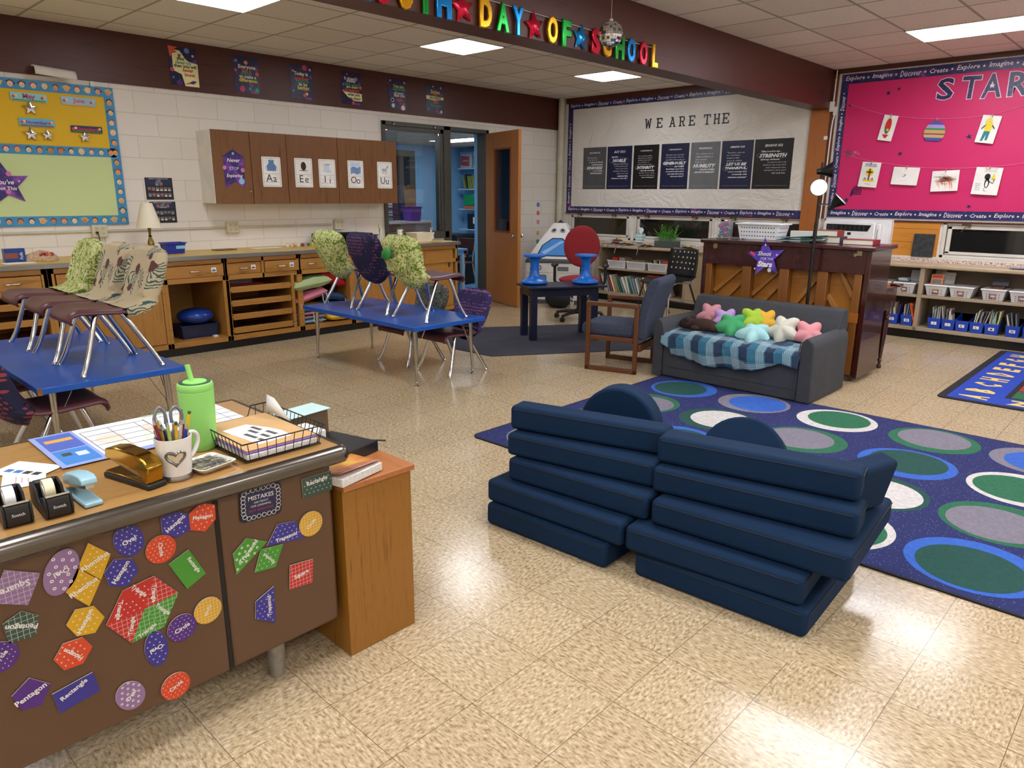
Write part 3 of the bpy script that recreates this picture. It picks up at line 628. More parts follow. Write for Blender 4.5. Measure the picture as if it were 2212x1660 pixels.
# ------------------------------------------------------------ six space posters on the brown band
BX2 = XA + .0225
PC = [NIGHT, WHITE, flat('#e0603c', .5), flat('#2f9f86', .5), flat('#e6d94a', .5), flat('#f1ecae', .5), flat('#c94a6a', .5), flat('#5f8fd0', .5), flat('#f0a070', .5), flat('#5a2a80', .5), flat('#c02a35', .5), BLACK]
def poster(y0, y1, lines, lab, extra, seed):
    r_ = random.Random(seed); f = FX(BX2, (y0 + y1) / 2, 2.70); w_ = y1 - y0; h_ = .355; b = MB(f.o)
    b.rect(f, -w_ / 2, -h_ / 2, w_ / 2, h_ / 2, 0, .002, m=0)
    extra(b, f, w_, h_)
    for s_, a, z, ww, c_, sh in lines: b.text(s_, f, a * w_, z * h_, w=ww * w_, c=.0042, m=c_, shear=sh, bold=.03)
    return tag(b.build('space_poster', PC, smooth=0), lab, 'poster', 'space posters on the brown band')
def planets(b, f, w_, h_, spots):
    for x, z, r_, c_ in spots: b.disc(f, x * w_, z * h_, r_, c=.0032, m=c_, seg=14)
def x1(b, f, w, h):
    b.prism(f, [(-.38 * w, .42 * h), (-.1 * w, .40 * h), (.08 * w, .2 * h), (.2 * w, .14 * h), (.5 * w, .1 * h), (.5 * w, -.5 * h), (.0, -.5 * h), (-.1 * w, -.2 * h), (-.38 * w, -.12 * h)], .002, .003, m=5)
    b.prism(f, [(-.5 * w, .5 * h), (-.15 * w, .48 * h), (-.3 * w, .42 * h), (-.2 * w, .36 * h), (-.38 * w, .3 * h), (-.45 * w, .2 * h)], .003, .0034, m=2)
    planets(b, f, w, h, [(.15, .42, .025, 7), (.35, .3, .012, 8), (-.42, -.1, .02, 6), (-.4, -.3, .01, 7)]); b.disc(f, -.2 * w, -.42 * h, .03, .025, .0036, m=9)
    b.prism(f, [(.1 * w, -.42 * h), (.3 * w, -.34 * h), (.42 * w, -.36 * h), (.3 * w, -.44 * h)], .003, .0038, m=9); b.prism(f, [(.0, -.45 * h), (.12 * w, -.40 * h), (.12 * w, -.45 * h)], .003, .0037, m=2)
poster(1.583, 1.859, [('If', -.12, .26, .10, 11, 0), ('you', -.1, .175, .26, 11, 0), ('never try', .0, .08, .56, 3, 0), ('then you will', .05, .0, .8, 11, 0), ('never', .14, -.10, .38, 10, 0), ('know.', .2, -.2, .38, 10, 0)], 'cream and navy poster reading If you never try then you will never know', x1, 1)
poster(2.232, 2.512, [('Everyone', .03, .2, .68, 1, 0), ('has a', .0, .115, .36, 2, .2), ('chance', .0, .04, .42, 3, 0), ('to make a', .04, -.05, .66, 1, .1), ('difference.', .06, -.15, .74, 4, 0)], 'navy poster reading Everyone has a chance to make a difference', lambda b, f, w, h: planets(b, f, w, h, [(-.38, .36, .016, 7), (0, .33, .02, 8), (-.42, .1, .016, 6), (.42, .05, .02, 2), (-.2, -.4, .03, 6), (.1, -.38, .015, 3), (.38, -.4, .022, 3)]), 2)
poster(2.876, 3.16, [('Today is', -.02, .22, .6, 1, .1), ('another', .0, .1, .62, 2, 0), ('chance', .02, .02, .56, 3, 0), ('to be', .04, -.07, .38, 1, 0), ('better.', .08, -.17, .56, 4, 0)], 'navy poster reading Today is another chance to be better', lambda b, f, w, h: planets(b, f, w, h, [(.15, .42, .03, 6), (.38, .38, .014, 8), (-.36, .3, .012, 8), (-.38, -.28, .014, 7), (.1, -.38, .02, 2), (.2, -.34, .014, 1)]), 3)
poster(3.531, 3.811, [("It doesn't", -.02, .30, .64, 1, 0), ('matter', .0, .22, .46, 1, 0), ('what others', .02, .12, .72, 3, .2), ('are doing', .04, .03, .6, 4, 0), ('It matters', .04, -.06, .68, 2, 0), ('what you', .1, -.2, .6, 11, .2), ('are doing', .12, -.32, .6, 11, .2)], "navy poster reading It doesn't matter what others are doing", lambda b, f, w, h: (planets(b, f, w, h, [(.44, .05, .02, 2), (-.4, .1, .012, 7), (-.2, .42, .012, 6), (.05, -.45, .02, 6), (-.4, -.1, .016, 2)]), b.prism(f, [(-.42 * w, -.12 * h), (.5 * w, -.14 * h), (.5 * w, -.38 * h), (.1 * w, -.38 * h), (-.2 * w, -.28 * h)], .003, .0038, m=5)), 4)
poster(4.203, 4.481, [('You are', .06, .26, .58, 4, 0), ('capable', .06, .16, .66, 3, 0), ('of more', .08, .04, .52, 1, 0), ('than you', .1, -.05, .6, 1, 0), ('know.', .14, -.17, .4, 2, 0)], 'navy poster reading You are capable of more than you know', lambda b, f, w, h: planets(b, f, w, h, [(-.38, .42, .012, 8), (.4, .4, .014, 8), (-.28, -.2, .024, 1), (-.28, -.2, .016, 11), (-.25, -.38, .025, 1), (.35, -.3, .016, 2), (.3, -.43, .03, 1)]), 5)
poster(4.801, 5.098, [('Strive', .02, .24, .52, 4, 0), ('for', .04, .15, .2, 2, .2), ('PROGRESS', .02, .03, .64, 11, 0), ('not', .06, -.1, .3, 2, 0), ('Perfection', .06, -.22, .66, 3, .25)], 'navy poster reading Strive for Progress not Perfection, nearest the doorway', lambda b, f, w, h: (planets(b, f, w, h, [(.35, .4, .014, 8), (-.1, .42, .012, 8), (-.36, -.36, .016, 7), (.1, -.4, .014, 6), (.36, -.42, .018, 1)]), b.prism(f, [(-.5 * w, .10 * h), (.5 * w, .08 * h), (.5 * w, .0), (0, -.05 * h), (-.48 * w, -.02 * h)], .003, .0038, m=5)), 6)
# class photo sheets
def photos(y0, y1, z0, z1, rows, head, lab):
    f = FX(XA + .001, (y0 + y1) / 2, (z0 + z1) / 2); w_, h_ = y1 - y0, z1 - z0; b = MB(f.o); b.rect(f, -w_ / 2, -h_ / 2, w_ / 2, h_ / 2, 0, .003, m=0)
    r_ = random.Random(len(head)); b.rect(f, -w_ / 2 + .015, h_ * .18, w_ / 2 - .015, h_ / 2 - .012, .003, .0034, m=1)
    b.text('NEENAH LUTHERAN SCHOOL', f, 0, h_ * .45, w=w_ * .7, c=.004, m=2)
    b.text(head[0], f, 0, h_ * .34, w=w_ * .16, c=.004, m=2); b.text(head[1], f, 0, h_ * .24, w=w_ * .26, c=.004, m=2) if len(head) > 1 else None
    for n_, zz in rows:
        for k in range(n_):
            x = (k - (n_ - 1) / 2) * w_ * .145 * (2.6 if n_ == 2 and len(head) > 1 else 1)
            b.rect(f, x - w_ * .055, zz * h_ - h_ * .085, x + w_ * .055, zz * h_ + h_ * .085, .003, .0038, m=3); b.disc(f, x, zz * h_ + h_ * .02, w_ * .024, w_ * .03, .0042, m=4, seg=10); b.rect(f, x - w_ * .045, zz * h_ - h_ * .08, x + w_ * .045, zz * h_ - h_ * .025, .0038, .0041, m=r_.choice([5, 6, 7, 2]))
            b.disc(f, x, zz * h_ + h_ * .045, w_ * .026, w_ * .02, .0045, m=8, seg=8)
    tag(b.build('class_photo_sheet', [flat('#0c0d1a', .3), flat('#15204f', .4), WHITE, flat('#7f7a80', .5), flat('#d39c7c', .6), flat('#b2303f', .6), flat('#6f9fcb', .6), flat('#1c1c22', .6), flat('#3a2418', .6)], smooth=0), lab, 'photo sheet', 'class photo sheets by the lamp')
photos(1.235, 1.497, 1.435, 1.645, ((2, .22), (6, -.02), (6, -.28)), ('1ST',), 'dark class photo sheet with two rows of six small portraits')
photos(1.255, 1.505, 1.21, 1.415, ((2, .3), (6, -.02), (6, -.3)), ('1ST', 'GRADE'), 'dark class photo sheet reading 1st Grade behind the lampshade')
# coloured dots by the rocket
for k, (z_, c_, n_) in enumerate(((1.36, '#3a6fc0', 'blue'), (1.235, '#d9542c', 'orange'), (1.10, '#cf7f9c', 'pink'), (.93, '#d9a92c', 'yellow'), (.80, '#1f8f8a', 'teal'))):
    f = FX(XA, 7.03, z_); tag(MB(f.o).disc(f, 0, 0, .034, c=.002, c0=.0005, m=0).rect(f, -.018, .004, .018, .007, .002, .0023, m=1).rect(f, -.015, -.008, .015, -.005, .002, .0023, m=1).build('wall_dot', [flat(c_, .5), WHITE], smooth=0), 'round %s sticker in the vertical row on the wall behind the rocket' % n_, 'sticker', 'row of round wall stickers')
f = FX(XA, 6.33, 1.62); tag(MB(f.o).rect(f, -.04, -.06, .04, .06, 0, .006).rect(f, -.008, -.018, .008, .018, .006, .012).build('light_switch', WHITE, bevel=.002), 'white light switch seen through the glass of the open door', 'switch')
# ------------------------------------------------------------ things on the long worktop (top at z = .932)
WZ = .932
t = thing('table_lamp', 'brass candlestick table lamp with a cream conical shade on the worktop', 'lamp', (-5.30, 1.10, WZ))
BR = flat('#8a7138', .28, 1)
MB().lathe((0, 0, 0), [(.062, 0), (.062, .008), (.045, .014), (.05, .02), (.022, .03), (.016, .045), (.024, .055), (.014, .065), (.03, .095), (.026, .125), (.012, .16), (.018, .17), (.01, .18), (.014, .235), (.02, .24), (.01, .245), (.008, .30), (0, .30)], 24).build('base', BR, t)
MB().cyl((0, 0, .27), (0, 0, .32), .016, .02, 12).build('socket', BLACK, t)
MB().lathe((0, 0, .25), [(.112, 0), (.050, .225), (.0488, .225), (.1105, 0), (.112, 0)], 40).build('lamp_shade', flat('#e7dfc6', .7), t)
t = basket('plastic_basket', 'royal blue perforated basket with a pale label on the worktop', 'basket', (-5.30, 1.30, WZ), .15, .19, .105, flat('#1c2f9e', .35), 0, .86, (7, 2), hole_m=flat('#0b1348', .6))
MB().rect(F((.075, 0, 0), (0, 1, 0), (0, 0, 1)), .0, .045, .085, .075, -.002, .003).build('label_strip', flat('#7fc3dc', .3), t)
b = MB((-5.45, .60, 1.0)); b.tube([(-5.60, .735, 1.135), (-5.585, .74, 1.14), (-5.575, .745, 1.08), (-5.57, .75, 1.0), (-5.56, .76, .955)], .004, 6, smooth=4); b.box((-5.592, .735, 1.135), (.03, .022, .018))
b.lathe((-5.52, .77, WZ), [(.045, 0), (.048, .02), (.035, .035), (0, .04)], 20)
tag(b.build('speaker_puck', BLACK), 'small round black device on the worktop plugged into the wall outlet', 'device')
# left end: blue box, knitted bag, papers
f = FX(-5.20, -.03, WZ)
b = MB((-5.25, -.03, WZ)); b.box((-5.24, -.03, WZ + .055), (.07, .15, .11)); f = FX(-5.204, -.03, WZ); b.rect(f, -.072, .03, .02, .075, 0, .001, m=1)
b.text('Puffs', f.sub(.045, .05, .0, PI / 2), 0, 0, w=.06, c=.0015, m=2, shear=.2); tag(b.build('tissue_box', [flat('#123a86', .35), flat('#8a4a34', .5), WHITE], bevel=.003), 'dark blue cardboard box at the left end of the worktop', 'box')
b = MB((-5.15, -.02, WZ)); b.mm((-5.15, -.15, WZ), (-5.0, .07, WZ + .003)); tag(b.build('paper_sheet', PAPER), 'white sheet of paper lying in front of the blue box', 'paper')
t = thing('mesh_bag', 'small mesh bag spilling orange and red beads beside the green covered chair', 'bag', (-5.26, .16, WZ))
b = MB(); b.grid(lambda u, v: Vector(((.07 + .02 * sin(6 * u * PI)) * cos(2 * PI * u) * sin(PI * min(.999, v * .5 + .0)) * 1.25, .13 * sin(2 * PI * u) * sin(PI * v * .5) * 1.1, .075 * cos(PI * v * .5) * (1 + .15 * sin(8 * u)))), 24, 10, cu=True)
b.build('bag_body', flat('#b99b7c', .8, var=.25, nscale=60, bump=.6, bscale=120), t)
b = MB(); r_ = random.Random(5)
for k in range(60): a = r_.random() * 6.28; q = r_.random() ** .5; b.ball((.055 + .035 * cos(a) * q, .03 + .055 * sin(a) * q, .045 + .02 * r_.random()), .007 + .004 * r_.random(), 6, 4, m=r_.choice([0, 0, 1, 2, 3]))
b.build('beads', [flat('#d8451f', .4), flat('#c01f2f', .4), flat('#26357f', .4), flat('#e0a02a', .4)], t, kind='stuff')
# photo book and papers
arts(-5.40, 1.86, WZ, .13, .22, .008, 'magazine', 'brown printed booklet lying flat on the worktop under the cabinet', flat('#6d5140', .5, var=.4, nscale=40), 'booklet', .15)
arts(-5.36, 2.30, WZ, .15, .30, .002, 'paper_sheet', 'white papers lying flat on the worktop beside the paint pots', PAPER, 'paper', -.05)
cols = [('#efe6cf', 'cream'), ('#e8c39a', 'peach'), ('#d99a78', 'tan'), ('#e7e2da', 'white'), ('#7a3a24', 'brown'), ('#e07aa8', 'pink'), ('#2f8f3a', 'green'), ('#e6c81c', 'yellow'), ('#2a5fb0', 'blue')]
for k, (c_, n_) in enumerate(cols):
    y = 2.56 + .043 * k; x = -5.36 + .02 * sin(k * 2.1); t = thing('paint_pot', 'small paint pot with %s paint in the row on the worktop' % n_, 'paint pot', (x, y, WZ), 0, 'row of paint pots')
    MB().lathe((0, 0, 0), [(.014, 0), (.016, .034), (.0, .034)], 12).build('pot', flat(c_, .35), t); MB().lathe((0, 0, .034), [(.018, 0), (.018, .006), (0, .008)], 12).build('lid', glass('#f4f4f4', .1, 'clear_lid', .45), t)
# black document trays
def trays(y0, y1, x0, x1, lab, n_=2):
    t = thing('document_tray', lab, 'tray', ((x0 + x1) / 2, (y0 + y1) / 2, WZ), 0, 'black document trays'); w_, d_ = x1 - x0, y1 - y0
    for k in range(n_):
        z = .07 * k; b = MB(); b.mm((-w_ / 2, -d_ / 2, z), (w_ / 2, d_ / 2, z + .004)); b.mm((-w_ / 2, -d_ / 2, z), (w_ / 2, -d_ / 2 + .004, z + .055)); b.mm((-w_ / 2, d_ / 2 - .004, z), (w_ / 2, d_ / 2, z + .055)); b.mm((-w_ / 2, -d_ / 2, z), (-w_ / 2 + .004, d_ / 2, z + .055))
        b.build('tray', flat('#121315', .35), t, bevel=.001)
        MB().mm((-w_ / 2 + .01, -d_ / 2 + .01, z + .004), (w_ / 2 - .01, d_ / 2 - .01, z + .018)).build('papers', PAPER, t)
    return t
trays(2.98, 3.2, -5.55, -5.25, 'black stacked document trays behind the first green covered chair'); trays(3.28, 3.6, -5.58, -5.22, 'black low document trays holding white papers behind the navy covered chair')
b = MB((-5.42, 3.55, WZ)); b.box((-5.42, 3.66, WZ + .08), (.2, .20, .012), M=Matrix.Rotation(.12, 3, 'X')); b.box((-5.42, 3.66, WZ + .04), (.18, .17, .08)); tag(b.build('hole_punch', BLACK, bevel=.005), 'black desktop machine beside the low document trays', 'office machine')
arts(-5.0, 3.75, WZ, .10, .16, .006, 'notebook', 'small striped notebook near the worktop edge', flat('#c9b6a0', .6, var=.3, nscale=80), 'notebook', .3)
# jar with a sprouting bulb
t = thing('glass_jar', 'small glass jar with a thin yellow flower on the worktop by the window', 'jar', (-5.36, 3.80, WZ))
MB().lathe((0, 0, 0), [(.03, 0), (.032, .005), (.032, .075), (.028, .085), (.026, .085), (.03, .075), (.03, .006), (0, .006)], 20).build('jar_body', glass('#e8f0ec', .03, 'jar_glass', .3), t)
b = MB(); b.tube([(0, 0, .01), (.003, .0, .1), (.0, -.005, .16), (.004, -.015, .205)], .003, 6, smooth=4, m=0); b.tube([(0, 0, .01), (-.004, .008, .12), (.0, .012, .17)], .004, 6, smooth=3, m=0)
for a in range(5): b.ball((.004 + .008 * cos(a * 1.256), -.015 + .008 * sin(a * 1.256), .21), (.006, .006, .004), 8, 5, m=1)
b.build('flower', [flat('#5f8f3a', .6), flat('#d8cf6a', .6)], t)
# wipes canister, sanitizer, tub, papers
t = thing('wipes_canister', 'white wipes canister with a green lid by the window', 'canister', (-5.12, 3.93, WZ))
MB().cyl((0, 0, 0), (0, 0, .16), .036, seg=24).build('canister_body', flat('#eceae4', .35), t); MB().lathe((0, 0, .16), [(.038, 0), (.038, .014), (.032, .02), (0, .02)], 24).build('lid', flat('#0f7a55', .4), t)
b = MB()
for z0, z1, m_ in ((.118, .142, 0), (.03, .112, 1), (.01, .026, 2)):
    b.add([(.0365 * cos(a), .0365 * sin(a), z) for a in [R(-5 + 9 * k) for k in range(9)] for z in (z0, z1)], [(2 * k, 2 * k + 2, 2 * k + 3, 2 * k + 1) for k in range(8)], m_)
b.build('label', [flat('#d9462f', .4), flat('#8fc8d8', .4), flat('#2c3f8f', .4)], t)
t = thing('hand_sanitizer', 'clear pump bottle of hand sanitizer beside the cream tub', 'bottle', (-5.22, 4.50, WZ))
MB().lathe((0, 0, 0), [(.03, 0), (.032, .006), (.032, .085), (.02, .105), (.012, .11), (0, .11)], 20).build('bottle_body', glass('#dfe9ec', .05, 'soft_clear_plastic', .4), t); MB().lathe((0, 0, .11), [(.013, 0), (.013, .018), (.005, .02), (.005, .04), (.012, .042), (.012, .05), (0, .052)], 12).mm((0, -.006, .151), (.04, .006, .16)).build('pump', WHITE, t)
MB().rect(FX(.0325), -.02, .02, .02, .06, 0, .001).build('label', flat('#cfd9de', .5), t)
b = MB((-5.12, 4.24, WZ)); W0, W1_, H_ = .11, .145, .115
vs = []
for k, z in ((W0, 0), (W1_, H_), (W1_ - .006, H_), (W0 - .004, .006)): vs += [(-5.12 + sx * k * .75, 4.24 + sy * k, WZ + z) for sx, sy in ((-1, -1), (1, -1), (1, 1), (-1, 1))]
fs = [(3, 2, 1, 0), (12, 13, 14, 15)] + [(4 * r + k, 4 * r + (k + 1) % 4, 4 * r + 4 + (k + 1) % 4, 4 * r + 4 + k) for r in range(3) for k in range(4)]
b.add(vs, fs); tag(b.build('plastic_tub', flat('#e6dfc9', .4), bevel=.004, smooth=60), 'cream rectangular plastic tub on the worktop in front of the window', 'tub')
arts(-5.02, 4.46, WZ, .24, .3, .004, 'paper_sheet', 'white and yellow papers at the doorway end of the worktop', flat('#e3dcc2', .7), 'paper', .5)
arts(-4.98, 4.40, WZ + .004, .2, .2, .002, 'manila_sheet', 'yellow sheet on top of the white papers by the doorway end', flat('#d9b84a', .7), 'paper', .2)

# ------------------------------------------------------------ adjoining blue room contents
SHY = 7.9
for k, z_ in enumerate((1.98, 1.61, 1.25, .88)):
    tag(MB((-7.9, 8.0, z_)).mm((-8.40, 7.88, z_ - .02), (-7.0, BY1 - .001, z_)).build('wall_shelf', flat('#b9cdd8', .5)), ('topmost', 'second from the top', 'third from the top', 'lowest')[k] + ' pale wall shelf in the blue room', 'shelf', 'wall shelves in the blue room')
for k, (x, c_, n_, s_) in enumerate(((-8.22, '#a8485a', 'red', 'SCIENCE'), (-7.88, '#1f6f66', 'green', 'ARTICLES'))):
    t = thing('storage_tote', 'clear lidded tote with a %s label on the top shelf of the blue room' % n_, 'tote', (x, 8.02, 1.98), 0, 'labelled totes in the blue room'); MB().mm((-.15, -.11, 0), (.15, .11, .26)).build('tote_body', flat('#b9c2ce', .25), t, bevel=.01); MB().mm((-.16, -.12, .26), (.16, .12, .285)).build('lid', flat('#7fa0c4', .3), t, bevel=.006)
    b = MB(); f = FY(-.1105); b.quad(f, [(-.13, .05), (.10, .03), (.10, .2), (-.13, .22)], .001, 0); b.text(s_, f, -.01, .13, w=.16, c=.002, m=1); b.build('label', [flat(c_, .5), WHITE], t, smooth=0)
r_ = random.Random(11)
for k in range(9):
    h = r_.uniform(.2, .27); tag(MB((-8.30 + k * .062, 7.98, 1.612)).box((-8.30 + k * .062 + .03, 7.98, 1.612 + h / 2), (.025, .16, h), M=Matrix.Rotation(R(-14 + 3 * (k % 3)), 3, 'Y')).build('hanging_bag_book', [flat(r_.choice(['#58683a', '#c9ccd0', '#7c8290', '#2a2f33', '#8a9a4a']), .3)], bevel=.002), 'bagged book leaning on the second shelf of the blue room', 'book', 'bagged books in the blue room')
t = thing('storage_box', 'green plastic box on the third shelf of the blue room', 'box', (-8.15, 8.0, 1.25)); MB().mm((-.13, -.1, .06), (.13, .1, .26)).build('box_body', flat('#0f9a5c', .4), t, bevel=.008)
arts(-8.1, 7.97, 1.25, .28, .2, .05, 'stacked_trays', 'low red and yellow tray under the green plastic box', flat('#c96a3a', .5, var=.5, nscale=50), 'tray')
tag(MB((-7.78, 7.96, 1.25)).lathe((-7.78, 7.96, 1.25), [(.15, 0), (.17, .12), (.17, .15), (.14, .2), (.08, .25), (0, .26)], 24).build('covered_dish', flat('#8e9297', .35)), 'grey covered round container beside the green plastic box', 'container')
t = thing('file_crate', 'black speckled file crate with a white label in the blue room', 'crate', (-7.92, 7.99, .88)); MB().mm((-.24, -.11, 0), (.24, .11, .28)).build('crate_body', flat('#15181c', .5, var=.9, nscale=90), t, bevel=.01); MB().rect(FY(-.111), -.08, .1, .14, .22, 0, .002).build('label', PAPER, t); MB().rect(FY(-.111), -.02, .035, .08, .065, 0, .004).build('handle', WHITE, t)
t = thing('mini_fridge', 'black mini refrigerator covered in coloured letter magnets in the blue room', 'refrigerator', (-7.35, 6.85, 0)); MB().mm((-.24, -.22, 0.02), (.24, .24, .86)).build('fridge_body', flat('#14161a', .35), t, bevel=.01); MB().mm((.24, -.22, .04), (.28, .24, .84)).build('door', flat('#1a1d22', .3), t, bevel=.01)
b = MB()
for k, (ch, c_) in enumerate(zip('SBOZEMAN', (0, 1, 2, 3, 0, 4, 2, 1))): b.text(ch, FX(.281), (-.02 if k == 0 else -.17 + .045 * k), (.7 if k == 0 else .52 + .04 * sin(k * 2)), h=.05, c=.002, m=c_, bold=.04, rot=.3 * sin(k * 3))
b.build('letter_magnets', [flat('#d92f6a', .4), flat('#e04a2a', .4), flat('#2fa08f', .4), flat('#e8a82a', .4), flat('#3b6fd0', .4)], t)
t = thing('blue_table', 'pale blue square table with white legs in the blue room', 'table', (-6.55, 5.78, 0)); MB().box((0, 0, .69), (.62, .62, .03)).box((0, 0, .64), (.54, .54, .07)).build('tabletop', flat('#6fb1e4', .4), t, bevel=.003)
for sx in (-1, 1):
    for sy in (-1, 1): MB().box((sx * .25, sy * .25, .31), (.055, .055, .62)).build('leg', flat('#a9cbe6', .5), t, bevel=.003)
arts(-6.9, 6.6, 0.0, 1.1, .7, .02, 'blue_rug', 'shaggy blue rug on the floor of the blue room', flat('#4f86b8', .95, bump=1, bscale=60), 'rug')
for x, y, c_, lb in ((-6.05, 5.35, '#2c5f56', 'dark green student chair at the pale blue table'), (-6.75, 6.4, '#4a2b26', 'brown student chair behind the pale blue table')):
    t = thing('student_chair', lb, 'chair', (x, y, 0), .2); MB().mm((-.19, -.19, .43), (.19, .19, .45)).build('seat', flat(c_, .5), t, bevel=.008); MB().mm((-.19, .18, .62), (.19, .2, .82)).build('backrest', flat(c_, .5), t, bevel=.008)
    for sx in (-1, 1):
        MB().tube([(sx * .19, -.19, 0), (sx * .16, -.1, .43)], .011, 8).build('leg', CHROME, t); MB().tube([(sx * .19, .22, 0), (sx * .16, .12, .43), (sx * .17, .19, .8)], .011, 8, smooth=3).build('leg', CHROME, t)
# low white shelf and things on it behind the window
t = thing('white_shelf_unit', 'low white shelf unit behind the window glass', 'shelf', (-6.5, 4.95, 0))
b = MB(); b.mm((-.2, -.75, 1.10), (.2, .50, 1.13)); b.mm((-.2, .47, 0), (.2, .50, 1.10)); b.mm((-.2, -.75, .82), (.2, .5, .84)); b.mm((-.2, -.75, 0), (-.18, .5, 1.1)); b.build('shelf_body', flat('#e3e3e6', .5), t)
MB().mm((-.175, -.7, .84), (-.17, .46, 1.09)).build('back_panel', flat('#9a7a76', .7), t)
t = thing('wire_rack', 'tall stack of blue wire trays on the white shelf behind the window', 'rack', (-6.5, 4.75, 1.13))
b = MB()
for k in range(13): z = .03 + .038 * k; b.tube([(-.12, -.20, z), (.12, -.20, z), (.12, .20, z), (-.12, .20, z)], .004, 5, closed=True)
for q in range(9): b.tube([(.125, -.2 + .05 * q, .03), (.125, -.2 + .05 * q, .48)], .002, 4)
for sy in (-1, 1): b.tube([(.12, sy * .2, 0), (.12, sy * .2, .5)], .005, 6); b.tube([(.0, sy * .09 - .1, .48), (.0, sy * .07 - .1, .60), (.0, sy * .03 - .1, .63)], .01, 6, smooth=3)
b.build('wire_trays', flat('#26367f', .4), t)
b = MB(); b.mm((-.11, -.18, .05), (.1, .18, .07)); b.mm((-.11, -.18, .16), (.1, .18, .19)); b.build('papers', flat('#3a2c6a', .6), t)
t = thing('purple_bin', 'purple plastic bin holding a clipboard behind the window', 'bin', (-6.42, 5.17, 1.13)); MB().lathe((0, 0, 0), [(.12, 0), (.14, .19), (.15, .19), (.15, .205), (0, .205)], 4, a0=PI / 4, sy=1).build('bin_body', flat('#6a2fae', .4), t, bevel=.004, smooth=0)
tag(MB((-6.42, 5.15, 1.33)).box((-6.42, 5.14, 1.47), (.01, .19, .30), M=Matrix.Rotation(-.1, 3, 'Y')).box((-6.41, 5.14, 1.62), (.02, .07, .025)).build('clipboard', flat('#8a6540', .6)), 'brown clipboard standing in the purple bin', 'clipboard')
t = thing('blue_cup', 'small blue cup of pencils behind the window glass', 'cup', (-6.35, 4.42, 1.13)); MB().lathe((0, 0, 0), [(.05, 0), (.06, .10), (0, .10)], 16).build('cup_body', flat('#2464d8', .4), t); b = MB()
for k in range(5): b.tube([(.02 * cos(k), .02 * sin(k), .08), (.03 * cos(k), .035 * sin(k), .19)], .006, 6, m=k % 3)
b.build('pencils', [WHITE, flat('#c03a3a', .5), flat('#3a9a5a', .5)], t)
# dark framed window with patterned curtain on the far wall of the blue room
b = MB(); b.mm((BX, 5.6, .9), (BX + .04, 6.95, 2.25)); o = struct('window_7', b, M_DARKG)
MB().mm((BX + .04, 5.7, 1.0), (BX + .045, 6.82, 2.15)).build('pane', flat('#1a1c1f', .1), o)
t2 = NT('patterned_curtain_cloth'); v = t2.n('ShaderNodeTexVoronoi', {'Vector': t2.map(scale=(1, 1, .6)), 'Scale': 26}, feature='F1').outputs['Distance']; M_CURT = t2.fin(t2.mix(t2.math('LESS_THAN', v, .3), '#e6e8ea', '#3c4650'), .8)
b = MB((BX + .08, 6.2, 1.5)); b.grid(lambda u, v_: Vector((BX + .08 + .02 * sin(u * 40), 5.75 + .62 * u, .95 + 1.2 * v_)), 40, 3)
tag(b.build('curtain', [M_CURT], solid=.004), 'white curtain with a dark leafy print in the blue room window', 'curtain')
# ------------------------------------------------------------ awning windows (night outside)
M_ALU = flat('#d5d0c6', .4); M_NIGHT = NT('night_window_glass'); M_NIGHT = M_NIGHT.fin('#1b1c1c', .06, 0, .8)
M_NIGHT2 = NT('olive_window_glass').fin('#2a2410', .08, 0, .8)
for k, (a, b_) in enumerate(wins):
    b = MB(); y0 = YB - .015; z0, z1 = .868, 1.25
    for q in ((a, z0, b_, z0 + .03), (a, z1 - .03, b_, z1), (a, z0, a + .035, z1), (b_ - .035, z0, b_, z1)): b.mm((q[0], y0, q[1]), (q[2], YB + .12, q[3]))
    i = .045
    for q in ((a + i, z0 + i - .01, b_ - i, z0 + i + .022), (a + i, z1 - i - .03, b_ - i, z1 - i + .01), (a + i, z0 + i, a + i + .04, z1 - i), (b_ - i - .04, z0 + i, b_ - i, z1 - i)): b.mm((q[0], YB + .0, q[1]), (q[2], YB + .05, q[3]))
    wn = struct('window_%d' % (k + 2), b, M_ALU, bevel=.003); wn['kind'] = 'structure'
    MB().mm((a + i + .03, YB + .02, z0 + i), (b_ - i - .03, YB + .028, z1 - i)).build('pane', M_NIGHT2 if k == 0 else M_NIGHT, wn)
    for xx in (a + .22, b_ - .30):
        MB().box((xx, y0 - .006, 1.225), (.09, .012, .014)).tube([(xx + .01, y0 - .008, 1.225), (xx + .0, y0 - .03, 1.20), (xx - .04, y0 - .02, 1.15)], .004, 6).box((xx + .03, y0 - .008, 1.212), (.022, .016, .03)).build('latch', flat('#7b6a50', .35, .9), wn)
struct('trim_6', MB().mm((XA, YB - .05, .845), (-1.50, YB, .868)).mm((-1.44, YB - .05, .845), (XR, YB, .868)), M_ALU)
# speckled ledge
t = NT('speckled_pink_ledge'); t.fin(t.ramp(t.noise(70, detail=3), [(.40, '#8a6f62'), (.50, '#d9c2b4'), (.62, '#e8d8cb')]), .5); M_LEDGE = t.m
struct('trim_7', MB().mm((XA + .16, 7.44, .80), (XR, YB - .001, .848)), M_LEDGE)
# wood infill panel beside the air conditioner
tag(MB((-.42, YB - .01, 1.06)).mm((-.70, YB - .02, .868), (-.17, YB, 1.02)).mm((-.70, YB - .02, 1.023), (-.17, YB, 1.165)).mm((-.70, YB - .02, 1.168), (-.17, YB, 1.25)).build('infill_panel', wood('#c8842e', '#b5711f', 'x', .5, .45, 'pine_panel'), bevel=.001), 'orange wood infill panel beside the air conditioner', 'panel')
